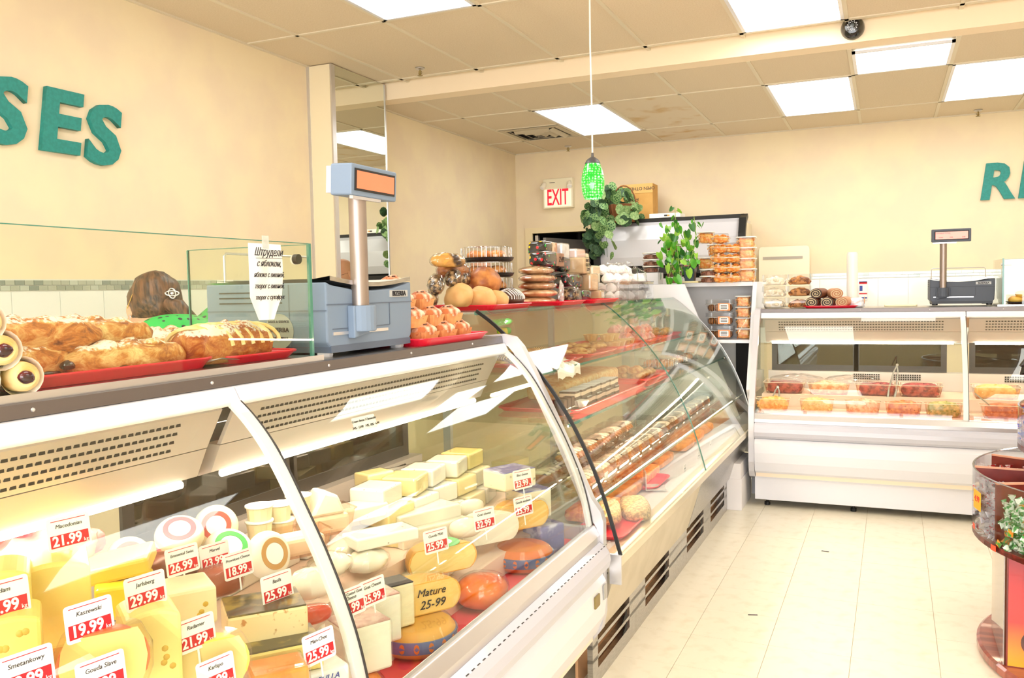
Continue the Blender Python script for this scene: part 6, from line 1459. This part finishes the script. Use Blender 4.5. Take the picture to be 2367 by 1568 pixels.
t = thing('cream_lid', 'flat cream plastic lid lying on the back counter', 'lid', (.09, 6.3, CZ)); obj('lid', B().prism(rrect(.2, .14, .02), 2, 0, .012), mat('lid_cream', (244, 234, 198), .5), t, bevel=.003)
sr_ = thing('glass_screen', 'green-edged glass screen on the back counter at the right edge', 'screen', (.655, 6.02, CZ))
obj('side_pane', B().box(-.003, .003, .0, .5, .012, .29), MC['screen_glass'], sr_); obj('edge', B().box(-.0045, .0045, -.006, .0, .012, .292), M_gedge, sr_)
obj('front_pane', B().box(.006, 1.2, -.002, .002, .012, .285), MC['screen_glass'], sr_); obj('edge', B().box(.006, 1.2, -.002, .002, .285, .287), M_gedge, sr_)
obj('base', B().box(-.03, 1.2, -.02, .45, 0, .011), M_steel, sr_); obj('clamp', B().cyl(.008, -.01, .045, 12, Matrix.Translation((0, .01, .255)) @ Matrix.Rotation(radians(90), 4, 'Y')), M_alu, sr_)
tray('black tray of golden buns behind the right glass screen', (.88, 6.2, CZ+.0115), .36, .26, 0, .01, M_black)
for k in range(11):
    lay = 0 if k < 7 else 1; x = .74+.075*(k % 4)+.03*lay; y = 6.13+.075*((k % 7)//4); 
    b_ = thing('golden_bun', 'golden brown bun behind the right screen, %s layer, %s' % (['lower', 'upper'][lay], ['leftmost', 'second', 'third', 'fourth', 'back left', 'back middle', 'back right', 'on the left', 'second', 'third', 'at right'][k]), 'bun', (x, y, CZ+.016+.036*lay), R5.uniform(-.4, .4), 'golden buns'); obj('bun', B().blob(.04, .028, .022, amp=.003, fr=50, n=16, m=10, seed=k), M_bunm if k else mat('potato_bun', (214, 138, 44), .45, c2=(244, 196, 96), sc=14, coat=.2), b_, (0, 0, .021), smooth=True)
    M_bunm = MC['potato_bun']
# ------------------------------------------------------------------ people
M_skin = mat('skin', (232, 176, 148), .5, c2=(222, 160, 132), sc=8, sss=.15)
def skin_body(name, joints, edges, parent, extra=None, m=None):
    import bmesh
    bm = bmesh.new(); lay = bm.verts.layers.skin.verify(); vs = []
    for i, (p, r_) in enumerate(joints):
        v = bm.verts.new(p); v[lay].radius = (r_, r_) if not isinstance(r_, tuple) else r_; v[lay].use_root = (i == 0); vs.append(v)
    for a, b_ in edges: bm.edges.new((vs[a], vs[b_]))
    me = bpy.data.meshes.new('tmp'); bm.to_mesh(me); bm.free()
    o = bpy.data.objects.new('tmp', me); COL.objects.link(o)
    md = o.modifiers.new('s', 'SKIN'); md.use_smooth_shade = True; sb = o.modifiers.new('u', 'SUBSURF'); sb.levels = 2; sb.render_levels = 2
    bpy.context.view_layer.update(); dg = bpy.context.evaluated_depsgraph_get()
    em = bpy.data.meshes.new_from_object(o.evaluated_get(dg)); bpy.data.objects.remove(o)
    b = B(); b.add([tuple(v.co) for v in em.vertices], [tuple(p.vertices) for p in em.polygons])
    if extra: extra(b)
    return obj(name, b, m or M_skin, parent, smooth=True)
def head_fn(yaw_cut=0):
    def fn(x, y, z, th, ph):
        # face towards -y: narrow chin, flatter face, fuller back of the skull
        zz = z/.115
        if zz < 0: x *= 1+.28*zz; y = y*(1+.18*zz)-.012*(-zz)
        if y > 0: y *= 1.08
        return x, y, z
    return fn
def person(label, loc, rz, lean, head_rot, male, reach):
    t = thing('person', label, 'person', loc, rz)
    L_ = lean
    if not male: L_ *= 1.0
    chest = Vector((0, -.12*L_, 1.22-.05*L_)); neck = Vector((0, -.2*L_, 1.42-.1*L_)); hb = Vector((0, -.24*L_-.01, 1.49-.12*L_))
    if not male: neck = Vector((0, -.2*L_, 1.42-.05*L_)); hb = Vector((0, -.29*L_-.02, 1.44-.075*L_)); chest.z += .04
    J = [((0, 0, .95), .14), ((0, -.05*L_, 1.08), .125), (tuple(chest), .15), (tuple(neck-Vector((0, 0, .05))), .09), (tuple(neck), .052), (tuple(hb), .05)]
    E_ = [(0, 1), (1, 2), (2, 3), (3, 4), (4, 5)]
    for s_ in (-1, 1):
        n = len(J); sh = neck+Vector((s_*.17, .02, -.075))
        J += [(tuple(sh), .055), (tuple(sh+Vector((s_*.06, -.1, -.22))), .043), (tuple(sh+Vector((s_*.0, -.34, -.26+reach))), .034), (tuple(sh+Vector((-s_*.02, -.4, -.27+reach))), .026)]
        E_ += [(3, n), (n, n+1), (n+1, n+2), (n+2, n+3)]
        # fingers
        w_ = sh+Vector((-s_*.02, -.4, -.27+reach))
        for q in range(4):
            k = len(J); d = Vector((-s_*.022+s_*.016*q, -.045, -.004)); J += [(tuple(w_+d), .009), (tuple(w_+d+Vector((0, -.03-.004*(q in (1, 2)), -.012))), .008), (tuple(w_+d+Vector((0, -.045, -.032))), .007)]; E_ += [(n+3, k), (k, k+1), (k+1, k+2)]
        k = len(J); J += [(tuple(w_+Vector((-s_*.035, -.02, .0))), .010), (tuple(w_+Vector((-s_*.05, -.045, -.01))), .008)]; E_ += [(n+3, k), (k, k+1)]
        n = len(J); J += [((s_*.09, 0, .86), .1), ((s_*.1, -.02, .48), .062), ((s_*.1, .02, .09), .042), ((s_*.11, -.1, .035), .035), ((s_*.115, -.18, .03), .026)]
        E_ += [(0, n), (n, n+1), (n+1, n+2), (n+2, n+3), (n+3, n+4)]
    HM = Matrix.Translation(hb+Vector((0, -.01, .06))) @ head_rot
    def ex(b):
        b.blob(.078, .098, .118, n=26, m=18, fn=head_fn(), T=HM)
        b.blob(.013, .02, .024, n=10, m=8, T=HM @ Matrix.Translation((0, -.1, -.012)))                     # nose
        for s_ in (-1, 1):
            b.blob(.008, .019, .031, n=12, m=8, T=HM @ Matrix.Translation((s_*.078, .005, -.008)) @ Matrix.Rotation(s_*.25, 4, 'Z'))
        b.blob(.024, .008, .006, n=12, m=6, T=HM @ Matrix.Translation((0, -.083, -.058)))
    skin_body('body', J, E_, t, ex)
    ey = B()
    for s_ in (-1, 1): ey.blob(.011, .006, .006, n=10, m=6, T=HM @ Matrix.Translation((s_*.03, -.087, .012)))
    obj('eyes', ey, mat('eye', (240, 236, 230), .2, c2=(40, 30, 26), sc=90), t, smooth=True)
    return t, HM, neck, chest
M_hair = mat('brown_hair', (40, 24, 18), .4, c2=(120, 80, 54), sc=16, stretch=(5, 5, .7), bump=.9, lo_=.38, hi=.66, detail=8)
wh = at(352, 722, 0, -2.3)
HR = Matrix.Rotation(radians(-12), 4, 'Y') @ Matrix.Rotation(radians(38), 4, 'X')
wt, HM, nk, ch = person('woman with tied-back brown hair and green dotted top bending behind the strudels', (0, 0, 0), 0, 1.3, HR, 0, -.05)
wrz = radians(-114)       # faces the left wall
hc = HM.translation.copy()
off = Matrix.Rotation(wrz, 4, 'Z') @ hc
zoff = wh.z-hc.z
wt.rotation_euler = (0, 0, wrz); wt.location = (wh.x-off.x, wh.y-off.y, 0)
if abs(zoff) > .001: wt.scale = (1, 1, 1)
sc_z = (wh.z)/hc.z; wt.scale = (sc_z,)*3; off = off*sc_z; wt.location = (wh.x-off.x, wh.y-off.y, 0)
hb_ = B().blob(.088, .104, .108, amp=.007, fr=34, n=34, m=22, fn=lambda x, y, z, th, ph: (x*(.9 if z < -.07 else 1), y+.01 if y > -.06 else -.05+(y+.06)*.2, z))
ho = obj('hair', hb_, M_hair, wt, smooth=True); ho.matrix_local = HM @ Matrix.Translation((0, .022, .024))
pt = obj('ponytail', B().tube([(-.01, .1, -.04), (-.03, .125, -.07), (-.06, .12, -.11), (-.1, .09, -.16), (-.12, .05, -.22)], [.024, .03, .034, .032, .012], 14), M_hair, wt, smooth=True); pt.matrix_local = HM
wisp = obj('loose_strand', B().tube([(-.075, .06, .0), (-.095, .08, -.04), (-.11, .07, -.1), (-.12, .05, -.15)], [.01, .007, .004, .002], 6).tube([(-.06, .09, -.0), (-.085, .1, -.05), (-.1, .09, -.11)], [.008, .005, .002], 6), mat('lighter_hair', (140, 92, 56), .5), wt, smooth=True); wisp.matrix_local = HM
hcp = B()
for a in (0, pi/2): hcp.tube([((.011*cos(u)+.000)*1.0+.0*a, 0, 0) if 0 else (.022*cos(u)*cos(a)-.011*sin(u)*sin(a), 0, .022*cos(u)*sin(a)+.011*sin(u)*cos(a)) for u in [2*pi*i/20 for i in range(21)]], .0022, 6)
hcp.blob(.006, .003, .006, n=8, m=6)
cp = obj('hair_clip', hcp, mat('silver_clip', (236, 236, 240), .15, .6), wt, smooth=True, label='silver looped hair clip'); cp.matrix_local = HM @ Matrix.Translation((-.012, .136, -.02)) @ Matrix.Rotation(radians(-18), 4, 'Z')
pn = obj('hair_pin', B().tube([(.085, .05, .02), (.094, .02, -.02)], .0016, 6), mat('gold_pin', (210, 170, 90), .3, .8), wt); pn.matrix_local = HM
er = obj('earring', B().tube([(0, .012*cos(u), .012*sin(u)) for u in [2*pi*i/16 for i in range(17)]], .0009, 5), MC['silver_clip'], wt); er.matrix_local = HM @ Matrix.Translation((.086, .006, -.05))
m_, tt_, bb_ = new_mat('green_dotted'); N_ = tt_.nodes; vo = N_.new('ShaderNodeTexVoronoi'); vo.inputs['Scale'].default_value = 34; vo.inputs['Randomness'].default_value = .3; tc_ = N_.new('ShaderNodeTexCoord'); tt_.links.new(tc_.outputs['Object'], vo.inputs['Vector'])
cr_ = N_.new('ShaderNodeValToRGB'); cr_.color_ramp.interpolation = 'CONSTANT'; cr_.color_ramp.elements[0].color = lin((24, 44, 50)); cr_.color_ramp.elements[1].position = .25; cr_.color_ramp.elements[1].color = lin((30, 190, 84)); tt_.links.new(vo.outputs['Distance'], cr_.inputs[0]); tt_.links.new(cr_.outputs[0], bb_.inputs['Base Color'])
M_gdot = m_
top = B().blob(.19, .15, .27, e=2.6, n=28, m=16, T=Matrix.Translation(ch+Vector((0, .0, -.06))) @ Matrix.Rotation(radians(22), 4, 'X'))
top.tube([nk+Vector((-.1, .02, -.06)), nk+Vector((0, .03, -.04)), nk+Vector((.1, .02, -.06))], [.07, .075, .07], 16)
for s_ in (-1, 1): top.tube([nk+Vector((s_*.1, .02, -.06)), nk+Vector((s_*.18, .0, -.05+(.05 if s_ < 0 else 0))), nk+Vector((s_*.25, -.05, -.13+(.09 if s_ < 0 else 0))), nk+Vector((s_*.29, -.08, -.18+(.1 if s_ < 0 else 0)))], [.075, .078, .075, .082], 16)
obj('top', top, M_gdot, wt, smooth=True, label='green top with dark dots')
sh_ = nk+Vector((-.2, -.01, .0)); obj('sleeve_frill', B().lathe([(.05, 0), (.085, .05), (.095, .07)], 20, Matrix.Translation(sh_) @ Matrix.Rotation(radians(-50), 4, 'Y'), flute=.1), M_gdot, wt, smooth=True)
obj('trousers', B().tube([(0, 0, 1.0), (0, 0, .9)], [.17, .18], 20).tube([(-.09, 0, .92), (-.1, -.02, .48), (-.1, .02, .1)], [.115, .08, .065], 14).tube([(.09, 0, .92), (.1, -.02, .48), (.1, .02, .1)], [.115, .08, .065], 14), mat('dark_trousers', (40, 42, 52), .8), wt, smooth=True)
# man seen only in the pillar mirror
v_ = at(794, 634, 1, 5.95); mx_ = 2*(-3.461)-v_.x
mt_, HM2, nk2, ch2 = person('bald person in a white apron seen in the pillar mirror, head bowed over the counter', (0, 0, 0), 0, .6, Matrix.Rotation(radians(18), 4, 'X'), 1, 0)
hz = HM2.translation; mt_.rotation_euler = (0, 0, radians(20)); s2_ = v_.z/hz.z; mt_.scale = (s2_,)*3; o2 = (Matrix.Rotation(radians(20), 4, 'Z') @ hz)*s2_; mt_.location = (mx_-o2.x, 5.95-o2.y, 0)
ap = B().blob(.2, .15, .3, e=2.6, n=24, m=14, T=Matrix.Translation(ch2+Vector((0, 0, -.07))))
for s_ in (-1, 1): ap.tube([nk2+Vector((s_*.1, .02, -.08)), nk2+Vector((s_*.2, .0, -.1)), nk2+Vector((s_*.25, -.06, -.24))], [.075, .075, .07], 14)
obj('shirt', ap, M_card, mt_, smooth=True); obj('trousers', B().tube([(-.09, 0, .98), (-.1, -.02, .48), (-.1, .02, .1)], [.15, .085, .07], 14).tube([(.09, 0, .98), (.1, -.02, .48), (.1, .02, .1)], [.15, .085, .07], 14), MC['dark_trousers'], mt_, smooth=True)
gl_ = B()
for s_ in (-1, 1): gl_.tube([(s_*.032+.022*cos(u), -.103, .012+.016*sin(u)) for u in [2*pi*i/16 for i in range(17)]], .0014, 5); gl_.tube([(s_*.054, -.1, .014), (s_*.08, -.0, .01)], .0014, 5)
g_ = obj('glasses', gl_, M_ink, mt_); g_.matrix_local = HM2
# ------------------------------------------------------------------ candy stand at right
M_wood = mat('cherry_wood', (140, 44, 34), .35, c2=(104, 28, 22), sc=5, stretch=(1, 9, 1), coat=.4); M_woodl = mat('cherry_base', (170, 84, 62), .3, c2=(130, 52, 38), sc=4, stretch=(1, 8, 1), coat=.6)
cs_ = thing('candy_stand', 'round two-tier cherry wood candy stand with clear bins at right', 'stand', (.99, 3.7, 0))
obj('base', B().lathe([(.0, .0), (.65, .0), (.66, .01), (.66, .035), (.65, .042), (0, .042)], 72), M_woodl, cs_)
obj('column', B().box(-.59, .59, -.24, .12, .042, .462), M_wood, cs_)
def grad_print():
    m, t, b = new_mat('candy_poster'); N = t.nodes; L = t.links
    tc = N.new('ShaderNodeTexCoord'); sp = N.new('ShaderNodeSeparateXYZ'); L.new(tc.outputs['Object'], sp.inputs[0]); mr = N.new('ShaderNodeMapRange'); mr.inputs['From Min'].default_value = .05; mr.inputs['From Max'].default_value = .46; L.new(sp.outputs['Z'], mr.inputs[0])
    cr = N.new('ShaderNodeValToRGB'); L.new(mr.outputs[0], cr.inputs[0]); cr.color_ramp.elements[0].color = lin((246, 170, 40)); cr.color_ramp.elements[1].color = lin((150, 30, 48)); e_ = cr.color_ramp.elements.new(.38); e_.color = lin((226, 64, 60)); L.new(cr.outputs[0], b.inputs['Base Color']); b.inputs['Roughness'].default_value = .3; b.inputs['Coat Weight'].default_value = .5
    return m
obj('poster', B().box(-.585, .59, -.243, -.24, .045, .46), grad_print(), cs_, label='red to orange printed panel')
obj('clear_side', B().box(-.6, -.596, -.24, .12, .045, .46), glass('clear_side_sheet', (250, 235, 215), .08, 3, milky=.25), cs_)
mc_ = mat('printed_chocolate', (62, 34, 30), .3, c2=(110, 64, 54), sc=6, coat=.5)
po = bpy.data.objects[[o.name for o in cs_.children if o.name.startswith('poster')][0]]
obj('printed_sweet', B().lathe([(0, 0), (.05, 0), (.05, .002), (0, .002)], 28, Matrix.Rotation(radians(90), 4, 'X')), mc_, po, (-.495, -.243, .135)); obj('printed_sweet', B().lathe([(0, 0), (.03, 0), (.03, .003), (0, .003)], 24, Matrix.Rotation(radians(90), 4, 'X')), mat('printed_cocoa', (150, 110, 92), .3), po, (-.505, -.243, .16))
obj('printed_shape', B().box(-.52, -.44, -.245, -.243, .17, .235), MC['printed_cocoa'], po); obj('printed_shape', B().prism(rrect(.1, .2, .04), 1, -.245, -.243), mat('printed_pink', (232, 44, 92), .4), po, (-.44, 0, .34))
def bin_tier(z0, z1, R_, angs, nm_):
    obj('bin_floor', B().lathe([(0, z0), (R_, z0), (R_, z0+.02), (0, z0+.02)], 72), M_wood, cs_)
    obj('bin_wall', B().lathe([(R_, z0), (R_, z1), (R_-.004, z1), (R_-.004, z0)], 72, cap=False), M_clear, cs_); obj('bin_rim', B().lathe([(R_+.001, z1-.002), (R_+.001, z1+.001), (R_-.005, z1+.001), (R_-.005, z1-.002), (R_+.001, z1-.002)], 72, cap=False), glass('rim_smoke', (215, 215, 225), .15, 3, milky=.2), cs_)
    obj('core', B().cyl(.12, z0, z1-.01, 32), M_wood, cs_)
    for a in angs:
        d = obj('divider', B().box(.1, R_-.008, -.006, .006, z0+.02, z1-.012), M_wood, cs_, (0, 0, 0), (0, 0, radians(a))); obj('divider_edge', B().box(.1, R_-.008, -.0065, .0065, z1-.012, z1-.006), mat('light_wood_edge', (224, 160, 130), .5), d)
bin_tier(.46, .71, .68, (150, 175, 201, 238, 290, 0, 60, 110), 'lower')
bin_tier(.79, .95, .53, (165, 205, 260, 320, 20, 80, 130), 'upper')
obj('post', B().cyl(.06, .7, 1.3, 24), M_wood, cs_)
pz = thing('price_card', 'bright orange price card on the clear candy bin wall', 'price tag', (.99+.684*cos(radians(190)), 3.7+.684*sin(radians(190)), .61), radians(190-180-0))
obj('card', B().box(-.003, -.001, -.042, .042, -.035, .035), mat('orange_card', (255, 176, 20), .5), pz, rot=(0, 0, 0)); text('writing', '4.99', .034, M_redp, pz, (-.0035, 0, .004), (radians(90), 0, radians(-90)), shear=.2)
for a, z_ in ((202, .472), (186, .5), (200, .8)):
    rr_ = .684 if z_ < .7 else .534
    o = thing('orange_sticker', 'small orange sticker on the clear bin wall, ' + ('lower tier right' if a == 202 else ('lower tier left' if z_ < .7 else 'upper tier')), 'sticker', (.99+rr_*cos(radians(a)), 3.7+rr_*sin(radians(a)), z_), radians(a-180)); obj('sticker', B().box(-.002, -.0008, -.016, .016, -.01, .01), mat('orange_sticker', (240, 84, 50), .5), o)
def candy_mesh(c1, c2, c3):
    b = B().blob(.014, .009, .008, n=10, m=6)
    for s_ in (-1, 1): b.lathe([(.003, 0), (.011, .012), (.012, .013)], 8, Matrix.Translation((s_*.012, 0, 0)) @ Matrix.Rotation(s_*pi/2, 4, 'Y'), flute=.2)
    me = b.mesh('candy'); me.materials.append(mat(c3, c1, .3, c2=c2, sc=70, lo_=.47 if c3 != 'silver_wrap' else .6, hi=.53 if c3 != 'silver_wrap' else .64, coat=.5)); return me
cm = [candy_mesh((60, 150, 70), (224, 240, 226), 'green_wrap'), candy_mesh((206, 206, 216), (200, 60, 80), 'silver_wrap'), candy_mesh((240, 236, 236), (214, 60, 60), 'red_white_wrap'), candy_mesh((90, 120, 220), (240, 200, 214), 'blue_pink_wrap'), candy_mesh((230, 140, 30), (60, 150, 50), 'orange_green_wrap')]
R9 = random.Random(2)
def fill(n, a0, a1, r1, z0, h, ids, lab, grp):
    for k in range(n):
        outer = k < n*.75; a = radians(R9.uniform(a0+1.5, a1-1.5)); rr = r1-.03 if outer else R9.uniform(r1-.2, r1-.035); z_ = z0+(R9.uniform(0, h) if outer else h*R9.uniform(.9, 1.02))
        o = bpy.data.objects.new('wrapped_candy', cm[R9.choice(ids)]); COL.objects.link(o); o.location = (.99+rr*cos(a), 3.7+rr*sin(a), z_); o.rotation_euler = (R9.random()*6, R9.random()*6, R9.random()*6); props(o, lab, 'candy', grp)
        o.scale = (1.2,)*3
fill(165, 202, 237, .68, .49, .15, (0, 0, 0, 4), 'green and white wrapped candy in the front lower bin', 'green wrapped candies')
fill(84, 176, 200, .68, .49, .15, (1,), 'silver wrapped candy in the left lower bin behind the orange card', 'silver wrapped candies')
fill(22, 151, 174, .68, .49, .17, (2,), 'red and white wrapped candy in the rear lower bin', 'red and white wrapped candies')
fill(50, 165, 204, .53, .82, .1, (3,), 'blue and pink wrapped candy in the upper bin', 'blue wrapped candies')
for o_ in (): pass
bg = thing('black_bag', 'glossy black bag with straps on the upper tier at the right edge', 'bag', (.56, 3.66, .985), radians(20)); obj('body', B().blob(.075, .06, .1, amp=.02, fr=16, n=24, m=16, seed=4), mat('gloss_black_bag', (16, 14, 16), .25, coat=.6), bg, (0, 0, .07), smooth=True)
for k in range(2): obj('strap', B().tube([(-.02, -.02, .13), (-.09-.02*k, -.02, .17-.03*k), (-.12, -.02, .13-.03*k), (-.06, -.02, .1)], .009, 8), MC['gloss_black_bag'], bg, smooth=True)
sbx = thing('candy_support', 'cherry wood ring under the black bag on the upper tier', 'ring', (.56, 3.66, .815)); obj('block', B().box(-.05, .05, -.05, .05, 0, .17), M_wood, sbx)
# small green and yellow pack behind the mini cakes, and far items behind the left counter
g = thing('green_pack', 'small green and yellow pack lying just right of the mini cake tray', 'pack', tuple(at(1165, 762, 0, -1.45)-Vector((0, 0, .02)))); obj('body', B().blob(.02, .05, .016, e=3, n=16, m=8, amp=.002), mat('green_yellow', (60, 200, 50), .4, c2=(236, 220, 60), sc=14, lo_=.5, hi=.55), g, (0, 0, .014), smooth=True)
yc = thing('yellow_card', 'small yellow card with black lettering behind the woman', 'sign', tuple(at(515, 752, 0, XL+.008))); obj('card', B().box(-.002, .002, -.04, .04, -.05, .05), mat('yellow_card', (250, 214, 30), .5), yc); text('lettering', 'THLES', .03, M_ink, yc, (.003, 0, .02), FX)
wn = thing('wall_note', 'faint handwritten sheet taped on the left wall tiles', 'note', (XL+.009, 4.08, 1.42)); obj('sheet', B().box(0, .0015, -.07, .07, -.1, .1), M_card, wn)
for q, s_ in enumerate(('Honey cake', 'slc - 2.99', 'Napoleon', 'slc - 3.99')): text('handwriting', s_, .026, mat('faint_ink', (150, 160, 165), .6), wn, (.002, 0, .07-.038*q), FX, shear=.2)
